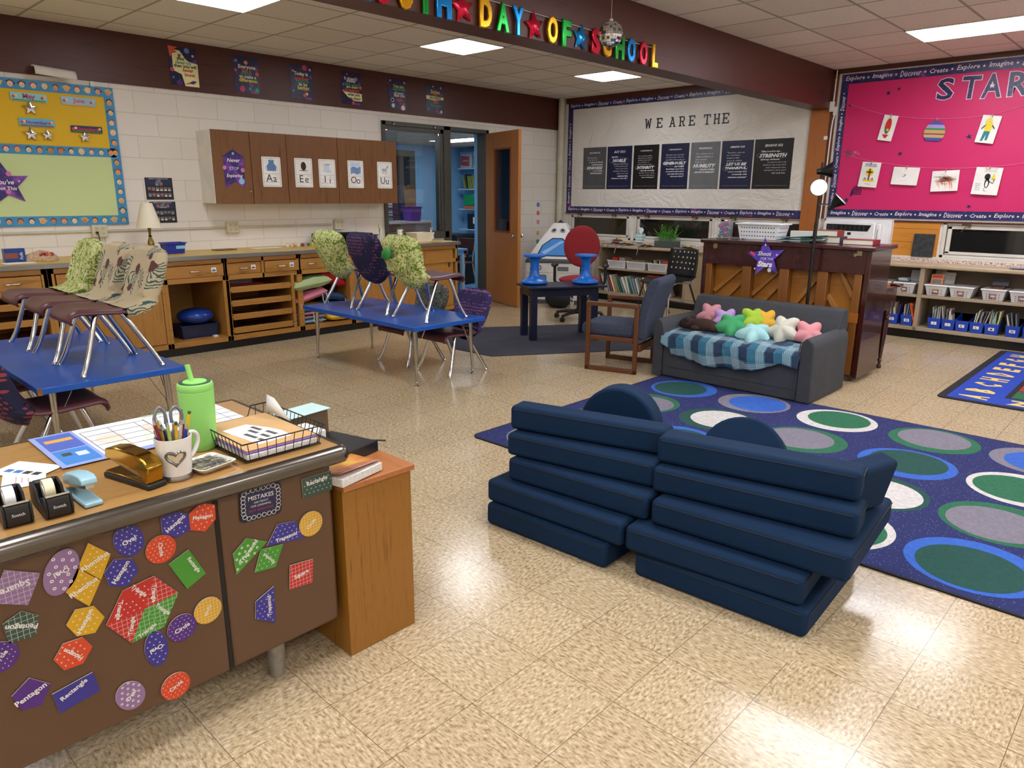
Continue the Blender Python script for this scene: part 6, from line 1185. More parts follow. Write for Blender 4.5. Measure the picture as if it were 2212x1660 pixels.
# ------------------------------------------------------------ cardboard rocket play tent
t = thing('rocket_tent', 'white printed space rocket play tent in the corner behind the red chair', 'play tent', (-4.84, 6.62, 0), R(-60)); hw = .42
M_TENT = flat('#dcdad6', .6, bump=.2, bscale=40); M_TG = flat('#4a4d50', .6)
def cone_pt(face, u, v, out=0):
    """face 0..3 of the tapering roof; v 0 at eaves (z .62), 1 at tip"""
    z = .60 + .56 * v; h_ = hw * (1 - v) ** .9 + .045 * v; a = face * PI / 2; x, y = (u - .5) * 2 * h_, -h_ - out; return Vector((x * cos(a) - y * sin(a), x * sin(a) + y * cos(a), z + out * .5))
b = MB()
for f_ in range(4): b.grid(lambda u, v, f_=f_: cone_pt(f_, u, v * .93), 9, 9, m=0); b.grid(lambda u, v, f_=f_: cone_pt(f_, u, .0 + .06 * v, .004), 9, 3, m=1)
for f_ in range(4): a = f_ * PI / 2; g = F((0, 0, 0), (cos(a), sin(a), 0), (0, 0, 1)); b.rect(g, -hw, .04, hw, .60, hw - .008, hw, m=0); b.rect(g, -hw, .575, hw, .605, hw, hw + .004, m=1); b.rect(g, -hw, .0, hw, .06, hw - .01, hw + .002, m=1)
b.build('tent_body', [M_TENT, M_TG], t, smooth=30)
b = MB(); b.lathe((0, 0, 0), [(.095, 1.085), (.06, 1.12), (.0, 1.165)], 4, a0=PI / 4); b.build('nose_cap', flat('#2a2b2e', .6), t, smooth=0)
for f_ in (0, 1, 2):
    b = MB(); pw = lambda x, y, o_: cone_pt(f_, .5 + x, y, o_)
    b.add([pw(x, y, .006) for x, y in ((-.36, .12), (.36, .12), (.36, .38), (.16, .56), (-.16, .56), (-.36, .38))], [(0, 1, 2, 3, 4, 5)], 1); b.add([pw(x, y, .009) for x, y in ((-.33, .145), (.33, .145), (.33, .37), (.14, .53), (-.14, .53), (-.33, .37))], [(0, 1, 2, 3, 4, 5)], 0); b.add([pw(x, y, .012) for x, y in ((-.3, .2), (.1, .48), (.22, .48), (-.2, .16))], [(0, 1, 2, 3)], 2)
    b.build('printed_window', [flat('#3f86cf', .4), flat('#14304f', .5), flat('#8fbce8', .4)], t)
    b = MB()
    for sx in (-1, 1): b.add([pw(sx * .2 + .12 * cos(q) * 1, .74 + .05 * sin(q), .008) for q in [R(30 * k) for k in range(12)]], [tuple(range(12))], 1); b.add([pw(sx * .2 + .07 * cos(q), .745 + .03 * sin(q), .011) for q in [R(30 * k) for k in range(12)]], [tuple(range(12))], 0)
    b.build('printed_porthole', [flat('#2c2f33', .5), flat('#8f9499', .5)], t)
    a = f_ * PI / 2; g = F((0, 0, 0), (cos(a), sin(a), 0), (0, 0, 1)); b = MB()
    b.prism(g, rrect(.19, .13, .02, .22, .30), hw, hw + .003, m=1); b.prism(g, rrect(.17, .11, .02, .22, .30), hw + .003, hw + .005, m=0); b.prism(g, rrect(.17, .10, .02, -.20, .36), hw, hw + .003, m=1); b.prism(g, rrect(.15, .08, .02, -.20, .36), hw + .003, hw + .005, m=0)
    b.prism(g, rrect(.16, .06, .01, .12, .50), hw, hw + .003, m=2); b.disc(g, -.22, .51, .035, c=hw + .003, m=2); b.disc(g, -.22, .51, .02, c=hw + .005, m=3); b.rect(g, -.4, .44, .4, .443, hw, hw + .002, m=2)
    b.prism(g, [(-.38, .02), (-.34, .30), (-.27, .2), (-.24, .02)], hw + .001, hw + .003, m=2)
    b.build('printed_panels', [flat('#4f94d0', .4), flat('#1d3a5c', .5), flat('#6a6d70', .5), flat('#c9cbce', .5)], t)
tag(MB((-4.35, 6.15, 0)).ball((-4.40, 6.08, .12), (.20, .16, .14), 20, 12).build('black_bag', flat('#1c1c1e', .8, bump=.5, bscale=60)), 'black bag slumped on the floor in front of the rocket tent', 'bag')
b = MB((-4.0, 5.95, 0)); f = F((-4.02, 5.92, .0), (cos(R(-38)), sin(R(-38)), 0), (0, 0, 1)); b.prism(f, [(-.02, 0), (.07, .10), (.10, .36), (.0, .40), (-.08, .36), (-.10, .10)], 0, .01, m=0); b.rect(f, -.06, .18, .06, .30, .01, .012, m=1); b.rect(f, -.07, .13, .07, .15, .01, .012, m=1); b.rect(f, -.06, .33, .06, .345, .01, .012, m=1)
tag(b.build('rocket_booster', [M_TENT, flat('#2c2e31', .5)]), 'printed rocket booster flap hanging below the tent behind the navy table', 'play tent part')
# ------------------------------------------------------------ armchair with wooden sled frame
t = thing('wooden_armchair', 'wooden sled frame armchair with slate blue upholstery beside the sofa', 'chair', (-1.70, 3.735, 0), R(105)); M_CW = wood('#5f3416', '#44210c', 'x', 1.1, .35, 'cherry_wood'); M_UP = flat('#3a4154', .95, var=.12, nscale=40, bump=.5, bscale=500)
# local: facing +y, back at -y, side frames at x = +-.25
for s_ in (-1, 1):
    b = MB(); x = s_ * .255; w2, h2 = .026, .042
    b.mm((x - w2 / 2, -.24, 0), (x + w2 / 2, .24, h2)); b.mm((x - w2 / 2, .20, 0), (x + w2 / 2, .24, .60)); b.mm((x - w2 / 2, -.24, 0), (x + w2 / 2, -.20, .60)); b.mm((x - .02, -.24, .575), (x + .02, .24, .61)); b.mm((x - w2 / 2, -.20, .275), (x + w2 / 2, .20, .315)); b.build('side_frame', M_CW, t, bevel=.006)
MB().mm((-.245, -.26, .20), (.245, -.225, .26)).mm((-.245, .14, .255), (.245, .17, .30)).build('cross_rail', M_CW, t, bevel=.003)
b = MB(); b.mm((-.235, -.20, .30), (.235, .30, .42)); b.build('seat_cushion', M_UP, t, bevel=.045, bseg=4)
bk = [(-.17, .30), (-.19, .40), (-.215, .50), (-.24, .60), (-.265, .70), (-.29, .78), (-.33, .83), (-.385, .84), (-.41, .80), (-.385, .72), (-.34, .60), (-.31, .45), (-.30, .30)]
b = MB(); b.prism(F((0, 0, 0), (0, 1, 0), (0, 0, 1)), bk, -.235, .235); b.build('backrest', M_UP, t, bevel=.03, bseg=3, smooth=60)
# ------------------------------------------------------------ black perforated chair
t = thing('black_chair', 'black plastic chair with round holes in its back beside the bookshelf', 'chair', (-2.84, 6.35, 0), R(168)); t.scale = (1.1, 1.1, 1.03); M_BP = flat('#121214', .4)
b = MB(); n = 0
def bpt(u, v): w_ = .215 - .01 * v + .012 * sin(PI * v); x = (u - .5) * 2 * w_; return Vector((x, -.20 - .09 * v + .055 * (2 * u - 1) ** 2 * v, .50 + .34 * v))
b.grid(bpt, 14, 14); b.grid(lambda u, v: Vector(((u - .5) * 2 * (.235 - .02 * v), .22 - .44 * v, .455 + .02 * (2 * u - 1) ** 2 + .05 * max(0, v - .8) * 4 - .03 * max(0, .2 - v) * 5)), 14, 14)
b.build('seat_shell', M_BP, t, solid=.01, smooth=70)
b = MB()
for i in range(6):
    for j in range(4):
        p = bpt(.14 + .144 * i, .30 + .19 * j)
        for s_ in (-1, 1): b.disc(F(p + Vector((0, s_ * .0065, 0)), (-s_, 0, 0), (0, -.24, 1)), 0, 0, .011, c=0, seg=12)
b.build('holes', flat('#c9b898', .7), t)
for sx in (-1, 1):
    b = MB(); b.tube([(sx * .24, .24, 0), (sx * .215, .17, .43), (sx * .20, -.15, .44), (sx * .17, -.22, .55)], .011, 8, smooth=3); b.build('leg', flat('#b9b9bb', .3, .9) if sx < 0 else M_BP, t)
    b = MB(); b.tube([(sx * .24, -.30, 0), (sx * .215, -.12, .43)], .011, 8); b.build('leg', M_BP, t)
MB().tube([(-.23, -.22, .17), (.23, -.22, .17)], .009, 8).tube([(-.22, .2, .2), (.22, .2, .2)], .009, 8).build('crossbar', M_BP, t)
# ------------------------------------------------------------ small grey sofa
t = thing('sofa', 'small dark grey slipcovered sofa facing the dotted rug', 'sofa', (-.64, 4.05, 0)); M_SO = flat('#3b3d42', .9, var=.08, nscale=12, bump=.35, bscale=350); X0, X1, Y0, Y1 = -.67, .69, -.40, .36
b = MB(); b.mm((X0 + .085, Y0 + .012, .012), (X1 - .10, Y1 - .06, .30)); b.build('base', M_SO, t, bevel=.012)
def arm(x0, x1, lab=None):
    b = MB(); b.grid(lambda u, v: None or Vector((0, 0, 0)), 2, 2) if False else None
    prof = [(x0, .01), (x1, .01), (x1, .42), (x1 - .01, .465), (x1 - .045, .495), ((x0 + x1) / 2, .503), (x0 + .035, .495), (x0 + .008, .465), (x0, .42)]
    b.prism(F((0, 0, 0), (1, 0, 0), (0, 0, 1)), prof, -Y1 + .06, -Y0); b.build('armrest', M_SO, t, bevel=.012, smooth=50)
arm(X0, X0 + .09); arm(X1 - .105, X1)
b = MB(); prof = [(Y1 - .24, .28), (Y1 - .02, .02), (Y1, .02), (Y1, .58), (Y1 - .02, .635), (Y1 - .07, .65), (Y1 - .13, .635), (Y1 - .16, .58)]
b.prism(F((0, 0, 0), (0, 1, 0), (0, 0, 1)), prof, X0 + .035, X1 - .04); b.build('backrest', M_SO, t, bevel=.02, bseg=3, smooth=50)
MB().tube([(X1 - .108, Y0 - .002, .03), (X1 - .108, Y0 - .002, .40), (X1 - .10, Y0 - .002, .47)], .004, 6).tube([(X0 + .093, Y0 - .002, .03), (X0 + .093, Y0 - .002, .40)], .004, 6).tube([(X0 + .093, Y0 + .01, .10), (X1 - .108, Y0 + .01, .10)], .003, 6).build('piping', M_SO, t)
# plaid blanket over the seat
def plaid():
    t = NT('blue_plaid_flannel'); x, y, z = t.sep(t.co()); u = t.math('ADD', x, t.math('MULTIPLY', z, .28)); v = t.math('ADD', y, t.math('MULTIPLY', z, -1.0))
    def band(q, per, ph, a, b_): f_ = t.math('FRACT', t.math('ADD', t.math('DIVIDE', q, per), ph)); return t.math('MULTIPLY', t.math('GREATER_THAN', f_, a), t.math('LESS_THAN', f_, b_))
    P = .21; c = t.mix(band(u, P, 0, .0, .33), '#2a6078', '#1b2d47'); c = t.mix(t.math('MULTIPLY', band(v, P, 0, .0, .33), .7), c, '#1b2c48')
    c = t.mix(t.math('MULTIPLY', band(u, P, 0, .66, 1.0), .25), c, '#6a93a4'); c = t.mix(t.math('MULTIPLY', band(v, P, 0, .62, .98), .25), c, '#6a93a4')
    for q in (u, v):
        for a in (.68, .74, .80, .86, .92): c = t.mix(t.math('MULTIPLY', band(q, P, 0, a, a + .022), .6), c, '#b3bfbe')
    t.fin(c, .9); t.bump(t.noise(250), .2, .002); return t.m
def bl(u, v):
    x = X0 + .08 + (X1 - .10 - X0 - .075) * u; sd = mnoise.noise(Vector((u * 5, 0, 3)))
    L = .56 + .13 * (.30 + .7 * sin(PI * min(1, u * 1.15)) ** 1) + .03 * sd - .04 * (u < .1); s_ = v * L
    wr = .012 * mnoise.noise(Vector((x * 9 - s_ * 5, s_ * 4, 0))) + .008 * mnoise.noise(Vector((x * 22 + s_ * 16, s_ * 7, 4)))
    if s_ < .50: y, z = .10 - s_, .345 + .03 * sin(PI * min(1, s_ / .5)); q = 0
    else: y, z = -.40 - .03 * min(1, (s_ - .50) / .08), .345 - (s_ - .50) * 1.0; y -= .02 * sin(u * 19 + 1) * min(1, (s_ - .5) * 6)
    if .44 < s_ < .50: z -= .02 * ((s_ - .44) / .06) ** 2
    return Vector((x, y - abs(wr) * .8, z + wr + .02))
b = MB((-.64, 4.05, 0)); b.grid(lambda u, v: bl(u, v) + Vector((-.64, 4.05, 0)), 90, 60); tag(b.build('plaid_blanket', plaid(), solid=.006, smooth=80), 'blue and teal plaid blanket draped over the sofa seat', 'blanket')
MB().mm((X0 + .095, Y0 + .04, .29), (X1 - .11, Y1 - .16, .345)).build('seat_cushion', M_SO, t, bevel=.02)
# star pillows
def star_pillow(x, y, z, r_, rot, lab, col, tx=R(60), ty=0):
    t = thing('star_pillow', lab, 'pillow', (x, y, z), 0, 'plush star pillows on the sofa'); t.rotation_euler = (tx, ty, rot); b = MB(); sd = random.random() * 30
    def fn(sg):
        def g(u, v):
            a = 2 * PI * u; rr_ = r_ * (.82 + .18 * cos(5 * a + PI)) * (1 + .03 * sin(3 * a + sd)); q = v
            th = r_ * .46 * (1 - q ** 2.2) ** .5 * (1 + .12 * mnoise.noise(Vector((cos(a) * 1.5 * q + sd, sin(a) * 1.5 * q, sg))))
            return Vector((rr_ * q * cos(a + PI / 10), rr_ * q * sin(a + PI / 10), sg * th))
        return g
    b.grid(fn(1), 60, 12, cu=True); b.grid(lambda u, v: fn(-1)(1 - u, v), 60, 12, cu=True); b.build('plush_cover', flat(col, .95, bump=.6, bscale=260), t, smooth=80); return t
sx, sy = -.64, 4.05
star_pillow(-1.08, 4.18, .49, .125, .2, 'pink star pillow at the left end of the sofa behind the brown bear', '#cf8f96', R(62)); star_pillow(-.90, 4.12, .47, .13, .7, 'lilac star pillow between the brown bear and the green star', '#b694cc', R(55))
star_pillow(-.77, 3.98, .455, .145, .35, 'green star pillow at the front of the pile on the sofa', '#3f9a62', R(38)); star_pillow(-.66, 4.15, .495, .13, 1.0, 'lime green star pillow behind the green one', '#a2c23a', R(60))
star_pillow(-.59, 4.22, .48, .135, .5, 'yellow orange star pillow behind the lime green one', '#e3ae3a', R(66)); star_pillow(-.53, 3.89, .43, .145, .15, 'pale aqua star pillow lying at the front edge of the sofa seat', '#9cc9cc', R(22)); star_pillow(-.345, 4.02, .47, .145, -.1, 'off white star pillow leaning between the aqua and right pink ones', '#c9c6b8', R(52))
star_pillow(-.15, 4.04, .46, .13, .45, 'pink star pillow at the right end of the sofa against the arm', '#d98f96', R(58))
t = thing('plush_bear', 'dark brown plush bear lying face down at the left end of the sofa', 'plush toy', (-1.04, 3.94, .425)); b = MB()
b.ball((.04, 0, .01), (.13, .075, .062), 20, 12); b.ball((-.12, .0, .012), (.068, .06, .055), 18, 12); b.ball((.14, -.03, .0), (.06, .04, .038), 14, 8); b.ball((.14, .05, .005), (.06, .04, .038), 14, 8); b.ball((.0, -.07, -.005), (.05, .03, .025), 12, 8, M=Matrix.Rotation(.5, 3, 'Z')); b.ball((-.19, -.0, -.01), (.03, .03, .026), 12, 8)
b.build('body', flat('#35201a', .95, bump=.8, bscale=260), t, smooth=80); b = MB(); b.ball((-.10, -.045, .05), (.02, .016, .02), 10, 6); b.ball((-.10, .045, .055), (.02, .016, .02), 10, 6); b.build('ears', flat('#35201a', .95, bump=.8, bscale=260), t, smooth=80)
# ------------------------------------------------------------ upright piano seen from behind
t = thing('upright_piano', 'dark mahogany upright piano seen from behind with exposed back posts', 'piano', (-.68, 4.60, 0)); M_PI = flat('#3a1214', .25, var=.12, nscale=5, coat=.3); M_PS = flat('#3a1512', .2, var=.15, nscale=4, coat=.4)
W_ = .745; L_ = lambda x: x + 0
MB().mm((-W_, .0, .04), (-W_ + .035, .50, 1.085)).build('side_panel', M_PS, t, bevel=.003)
MB().mm((W_ - .04, 0, .04), (W_, .50, 1.085)).build('side_panel', M_PS, t, bevel=.003)
MB().mm((-W_ - .02, -.03, 1.085), (W_ + .03, .54, 1.12)).build('lid', M_PI, t, bevel=.008)
MB().mm((-W_ + .035, -.005, .90), (W_ - .04, .02, 1.085)).build('upper_back_panel', M_PI, t, bevel=.002)
M_PP = wood('#7d4c1e', '#663a12', 'z', .6, .4, 'piano_post'); M_SB = wood('#a36a25', '#8a5418', 'x', .5, .38, 'soundboard'); M_RIB = wood('#a06c30', '#8a5820', 'x', .9, .4, 'soundboard_rib')
xs = [-.675, -.30, .045, .375, .66]
for k, x in enumerate(xs):
    ww = .03 if k in (0, 4) else .042; MB().mm((x - ww, .0, .06), (x + ww, .09, .90)).build('back_post', M_PP, t, bevel=.004)
MB().mm((-W_ + .035, .09, .10), (W_ - .04, .10, .90)).build('soundboard', M_SB, t)
for k in range(4):
    a, c = xs[k] + .04, xs[k + 1] - .04; w_ = c - a
    segs = [((0, -.02), (w_, .30)), ((0, .16), (w_, .48)), ((0, .34), (w_, .66)), ((w_ * .35, -.3), (w_, -.05))] if k < 3 else [((0, .40), (w_, .10)), ((0, .22), (w_, -.08)), ((w_ * .4, .66), (w_, .40))]
    b = MB()
    for (x0, z0), (x1, z1) in segs:
        p0, p1 = Vector((a + x0, .078, .30 + z0)), Vector((a + x1, .078, .30 + z1)); 
        if k == 2 and z0 > .1: p0, p1 = Vector((a + x0, .078, .30 + z0 - .12)), Vector((a + x1, .078, .30 + z1 - .08))
        d_ = (p1 - p0).normalized(); nn = Vector((-d_.z, 0, d_.x)) * .02
        zz = [p0 + nn, p1 + nn, p1 - nn, p0 - nn]; zz = [Vector((p.x, 0, min(.90, max(.08, p.z)))) for p in zz]; b.prism(F((0, .09, 0), (1, 0, 0), (0, 0, 1)), [(p.x, p.z) for p in zz], 0, .032)
    b.build('ribs', M_RIB, t, bevel=.002)
MB().mm((-W_ + .03, -.002, .545), (-.60, .0, .58)).mm((W_ - .20, -.004, .50), (W_ - .045, .0, .58)).build('cross_block', wood('#9a5c1e', '#8a4f16', 'x', .6), t)
b = MB()
for sx in (-1, 1): b.mm((sx * .62 - .02 + (.03 if sx > 0 else -.0), -.009, 1.045), (sx * .62 + .02 + (.03 if sx > 0 else 0), -.004, 1.086)); b.cyl((sx * .62, -.012, 1.05), (sx * .62, -.004, 1.05), .014)
b.build('lid_hinge', flat('#a89a78', .3, .9), t, bevel=.002)
MB().mm((-W_ + .02, .50, .60), (W_ - .02, .82, .72)).mm((-W_, .50, .555), (-W_ + .05, .80, .74)).mm((W_ - .05, .50, .555), (W_, .80, .74)).build('keyboard_bed', M_PS, t, bevel=.006)
MB().mm((W_ - .06, .78, .735), (W_ + .02, .90, .76)).mm((-W_ - .02, .50, .735), (W_ + .005, .86, .748)).build('key_slip', M_PS, t, bevel=.006)
MB().mm((-W_ + .035, .44, .06), (W_ - .04, .46, .60)).mm((-W_ + .035, .44, .74), (W_ - .04, .46, 1.085)).build('front_panel', M_PS, t)
for sx in (-1, 1): MB().lathe((sx * (W_ - .05), .74, 0), [(.018, 0), (.021, .004), (.021, .03), (.013, .036), (.016, .06), (.021, .075), (.014, .09), (.016, .10), (.026, .28), (.034, .42), (.037, .445), (.028, .455), (.036, .465), (.026, .48), (.036, .492), (.03, .50), (.034, .54), (.026, .56), (.034, .58), (.038, .60)], 24).build('turned_leg', M_PS, t)
for sx in (-1, 1):
    for yy in (.06, .42): MB().cyl((sx * (W_ - .06) - .01, yy, .022), (sx * (W_ - .06) + .01, yy, .022), .022).box((sx * (W_ - .06), yy, .045), (.05, .05, .02)).build('caster', flat('#6f6657', .35, .8), t)
g = FY(4.575, -.80, .985); tt = MB(g.o); tt.prism(g.sub(0, 0, 0, .12), star(5, .175, .078), 0, .004, m=0); tt.text('Shoot', g, -.01, .035, w=.125, m=1, c=.006, shear=.3, bold=.02).text('FOR THE', g, .015, -.008, w=.11, m=1, c=.006).text('Stars', g, .0, -.055, w=.135, m=1, c=.006, shear=.2, bold=.05).disc(g, -.12, .03, .03, .012, .0045, m=2, rot=-.6).disc(g, .045, -.105, .018, c=.005, m=3)
for x, z, q in ((-.01, .11, .012), (.10, .03, .012), (-.09, -.10, .012)): tt.prism(g, star(4, q, q * .35, 0, x, z), .004, .0055, m=1)
tag(tt.build('star_sign', [GALB, WHITE, flat('#d9466a', .5), flat('#c9ccd6', .5)], smooth=0), 'purple galaxy star reading Shoot for the Stars on the piano back', 'sign')
# things on the piano
PZ = 1.121
t = thing('ornament_box', 'clear plastic box of shiny coloured bells on the left end of the piano', 'box', (-1.36, 4.86, PZ)); MB().mm((-.06, -.05, 0), (.06, .05, .15)).build('clear_box', glass('#e9eef2', .05, 'clear_plastic', .18), t)
b = MB(); r_ = random.Random(12)
for k in range(34): b.ball((r_.uniform(-.04, .04), r_.uniform(-.03, .03), .018 + .125 * k / 34), .018, 10, 7, m=r_.choice([0, 1, 2, 3, 4]))
b.ball((.01, 0, .158), .016, 10, 7, m=5); b.build('bells', [flat('#c22a6a', .15, .9), flat('#2458c0', .15, .9), flat('#1a8a4a', .15, .9), flat('#6a2fa0', .15, .9), flat('#c8202f', .15, .9), flat('#d8d8dc', .15, .9)], t)
t = basket('white_basket', 'white plastic perforated basket standing on the piano', 'basket', (-1.02, 4.95, PZ), .40, .24, .145, flat('#e2e3e6', .4), 0, .86, (13, 3), hole_m=flat('#2b2d33', .7), lipw=.014)
b = MB((-1.2, 4.75, PZ))
for k in range(40): b.ball((-1.36 + .24 * r_.random(), 4.70 + .12 * r_.random(), PZ + .005), .006, 6, 4)
tag(b.build('loose_jingle_bells', flat('#c9c9ce', .12, .9), kind=None), 'scatter of tiny silver bells beside the clear box on the piano', 'bells')['kind'] = 'stuff'
b = MB((-.58, 4.9, PZ)); b.grid(lambda u, v: Vector((-.80 + .42 * u, 4.72 + .2 * v, PZ + .004 + .022 * u + .012 * sin(3 * v)))  , 12, 6); b.grid(lambda u, v: Vector((-.80 + .42 * u, 4.72 + .2 * v, PZ + .024 + .035 * u + .008 * sin(3 * v + 1))), 12, 6)
tag(b.build('teal_folder', flat('#8fb4b6', .5), solid=.003), 'pale teal folders fanned on top of the piano', 'folder')
arts(-.60, 5.02, PZ, .36, .05, .085, 'white_box', 'low white box behind the teal folders on the piano', flat('#dad8d2', .5), 'box')
def book(x, y, z, w_, d_, h_, col, lab, rz=0, page='#d8d0c0', spine=1):
    t = thing('hardback_book', lab, 'book', (x, y, z), rz); b = MB(); b.mm((-w_ / 2, -d_ / 2, 0), (w_ / 2, d_ / 2, .003)); b.mm((-w_ / 2, -d_ / 2, h_ - .003), (w_ / 2, d_ / 2, h_)); b.mm((w_ / 2 * spine - .003, -d_ / 2, 0), (w_ / 2 * spine + .002, d_ / 2, h_)); b.build('cover', flat(col, .5), t, bevel=.001)
    MB().mm((-w_ / 2 + .005, -d_ / 2 + .004, .003), (w_ / 2 - .005, d_ / 2 - .004, h_ - .003)).build('pages', flat(page, .8), t); return t
book(-.38, 4.92, PZ, .20, .16, .055, '#3a3a40', 'thick dark hardback book under the red one on the piano', 0, spine=1); book(-.41, 4.91, PZ + .056, .21, .15, .05, '#8a2f2a', 'red hardback book stacked on a dark one behind the lamp pole'); book(-.115, 4.86, PZ, .245, .17, .042, '#8a1f2c', 'maroon hardback book lying alone at the right end of the piano')

t2_ = arts(-.53, 4.80, PZ + .0, .08, .16, .045, 'green_binder', 'dark green small binder beside the teal folders', flat('#2c4a44', .4), 'binder')
# ------------------------------------------------------------ black floor lamp with three heads
t = thing('floor_lamp', 'black three headed floor lamp standing between sofa and piano', 'floor lamp', (-.365, 4.495, 0)); M_LB = flat('#0e0e10', .3)
MB().lathe((0, 0, 0), [(.078, 0), (.078, .012), (.02, .02), (.014, .03), (0, .03)], 32).build('base', M_LB, t)
b = MB(); b.tube([(0, 0, .02), (0, 0, 1.30)], .0135, 12); b.tube([(0, 0, 1.22), (0, 0, 1.77)], .0095, 10); b.cyl((0, 0, 1.19), (0, 0, 1.24), .016); b.build('pole', M_LB, t)
def head(z, dr_, lit, arm_=.07):
    d_ = Vector(dr_).normalized(); side = Vector((d_.x, d_.y, 0)); side = side.normalized() if side.length > .05 else Vector((1, 0, 0)); c0 = Vector((0, 0, z)) + side * arm_ - d_ * .05; q = d_.to_track_quat('Z', 'Y').to_matrix()
    b = MB(); b.lathe(c0, [(.0, -.02), (.02, -.018), (.024, .0), (.024, .02), (.052, .075), (.068, .10), (.066, .10), (.05, .075), (.0, .04)], 28, M=q); h = b.build('lamp_head', M_LB, t, smooth=50)
    MB().lathe(c0, [(.0655, .096), (.0, .099)], 28, M=q).build('lens', flat('#e9eef4', .3), h); MB().tube([(0, 0, z - .01), Vector((0, 0, z - .01)) + side * arm_ * .8, c0], .006, 6).build('arm', CHROME, h)
head(1.57, (.25, -1, .15), True, .02); head(1.705, (.9, .35, .1), False, .03); head(1.455, (.72, .15, .75), False, .13)
# ------------------------------------------------------------ rug with dots
M_CAR = NT('navy_speckled_carpet'); _s = M_CAR.n('ShaderNodeTexVoronoi', {'Vector': M_CAR.co(), 'Scale': 75}, feature='F1').outputs['Distance']; _c = M_CAR.mix(M_CAR.math('LESS_THAN', _s, .17), '#18215a', '#6f7fa8'); M_CAR.bump(M_CAR.noise(500), .5, .003); M_CAR = M_CAR.fin(_c, .95)
cc = lambda c: flat(c, .95, var=.12, nscale=60, bump=.5, bscale=500)
GRN, DGR, BLU, GRY, WHT = cc('#1f6244'), cc('#10453f'), cc('#2c5cb4'), cc('#77727f'), cc('#c5c0bd')
MT = [M_CAR, flat('#0d0d14', .8), GRN, DGR, BLU, GRY, WHT]
o = Vector((.35, 2.55, 0)); b = MB(o); b.prism(FZ(0), rrect(3.30, 2.30, .06, .425, 2.565), 0, .008, m=1); b.prism(FZ(0), rrect(3.275, 2.275, .05, .425, 2.565), .008, .0085, m=0)
cx = (-.85, -.26, .343, .945, 1.51); cy = (1.73, 2.285, 2.845, 3.41)
pat = [[(2, 5), (6, 2), (4, 5), (2, 6), (3, 4)], [(6, 2), (3, 4), (5, 2), (6, 3), (5, 2)], [(5, 2), (6, 3), (5, 2), (3, 4), (2, 6)], [(3, 4), (4, 5), (2, 6), (5, 2), (4, 5)]]
r_ = random.Random(5)
for j, y in enumerate(cy):
    for i, x in enumerate(cx):
        a, rg = pat[j][i]; q = r_.random() * 6.28; ro = .258; b.disc(FZ(0), x, y, ro, c=.009, m=rg, seg=48); ri = .205 if rg != 6 else .20; ex = min(.028, ro - ri - .015)
        b.disc(FZ(0), x + ex * cos(q), y + ex * sin(q), ri, c=.0096, m=a, seg=48)
tag(b.build('dotted_rug', MT, smooth=0), 'navy rug with green blue grey and white dots in front of the sofa', 'rug')
# alphabet rug at the right
x0, y0 = .66, 4.62; b = MB((x0, y0, 0)); X1, Y1 = x0 + 3.3, y0 + 2.42; RM = [flat('#16171c', .9), cc('#1a3fa8'), cc('#e3c56a'), cc('#a8222c'), cc('#23603f'), cc('#6a3f7c'), cc('#d8b83a'), flat('#1c1a18', .9)]
b.prism(FZ(0), rrect(X1 - x0, Y1 - y0, .05, (x0 + X1) / 2, (y0 + Y1) / 2), 0, .008, m=0); b.rect(FZ(0), x0 + .06, y0 + .05, X1 - .06, Y1 - .05, .008, .009, m=1); b.rect(FZ(0), x0 + .40, y0 + .30, X1 - .40, Y1 - .30, .009, .0095, m=0)
for ch, k in zip('ABCHDEFGH', range(9)): b.text(ch, FZ(0, x0 + .22, y0 + .17 + .252 * k, 0), 0, 0, w=.12, h=.20, c=.0105, m=2, bold=.05, res=1, rot=R(90))
for ch, k in zip('ZYXWVU', range(6)): b.text(ch, FZ(0, x0 + .52 + .30 * k, y0 + .175, 0), 0, 0, w=.15, h=.16, c=.0105, m=2, bold=.05, res=1)
cols_ = [4, 3, 5, 6, 4, 3]
for j in range(6):
    for i in range(5):
        a0, b0 = x0 + .44 + .48 * i, y0 + .33 + .296 * j; m_ = cols_[(j + i * 2) % 6]; b.rect(FZ(0), a0, b0, a0 + .465, b0 + .28, .0095, .0105, m=m_)
        k = (i + j) % 4
        if k == 0: [b.disc(FZ(0), a0 + .23 + .07 * cos(q), b0 + .14 + .06 * sin(q), .04, .02, .0115, m=6 if m_ != 6 else 3, rot=q, seg=12) for q in [R(45 * n) for n in range(8)]]; b.disc(FZ(0), a0 + .23, b0 + .14, .03, c=.012, m=3)
        elif k == 1: b.rect(FZ(0), a0 + .14, b0 + .09, a0 + .33, b0 + .18, .0105, .0115, m=2 if m_ != 2 else 4)
        elif k == 2: b.disc(FZ(0), a0 + .20, b0 + .14, .06, c=.0115, m=4 if m_ != 4 else 5); b.rect(FZ(0), a0 + .24, b0 + .13, a0 + .36, b0 + .15, .0105, .0112, m=2)
        else: b.disc(FZ(0), a0 + .23, b0 + .14, .08, .05, c=.0115, m=1)
        b.text('abc', FZ(0, a0 + .06, b0 + .2, 0), 0, 0, w=.07, c=.0115, m=7, res=1) if False else b.rect(FZ(0), a0 + .03, b0 + .22, a0 + .10, b0 + .235, .0105, .0113, m=7)
tag(b.build('alphabet_rug', RM, smooth=0), 'blue bordered alphabet rug with letters A to H at the right photo edge', 'rug')
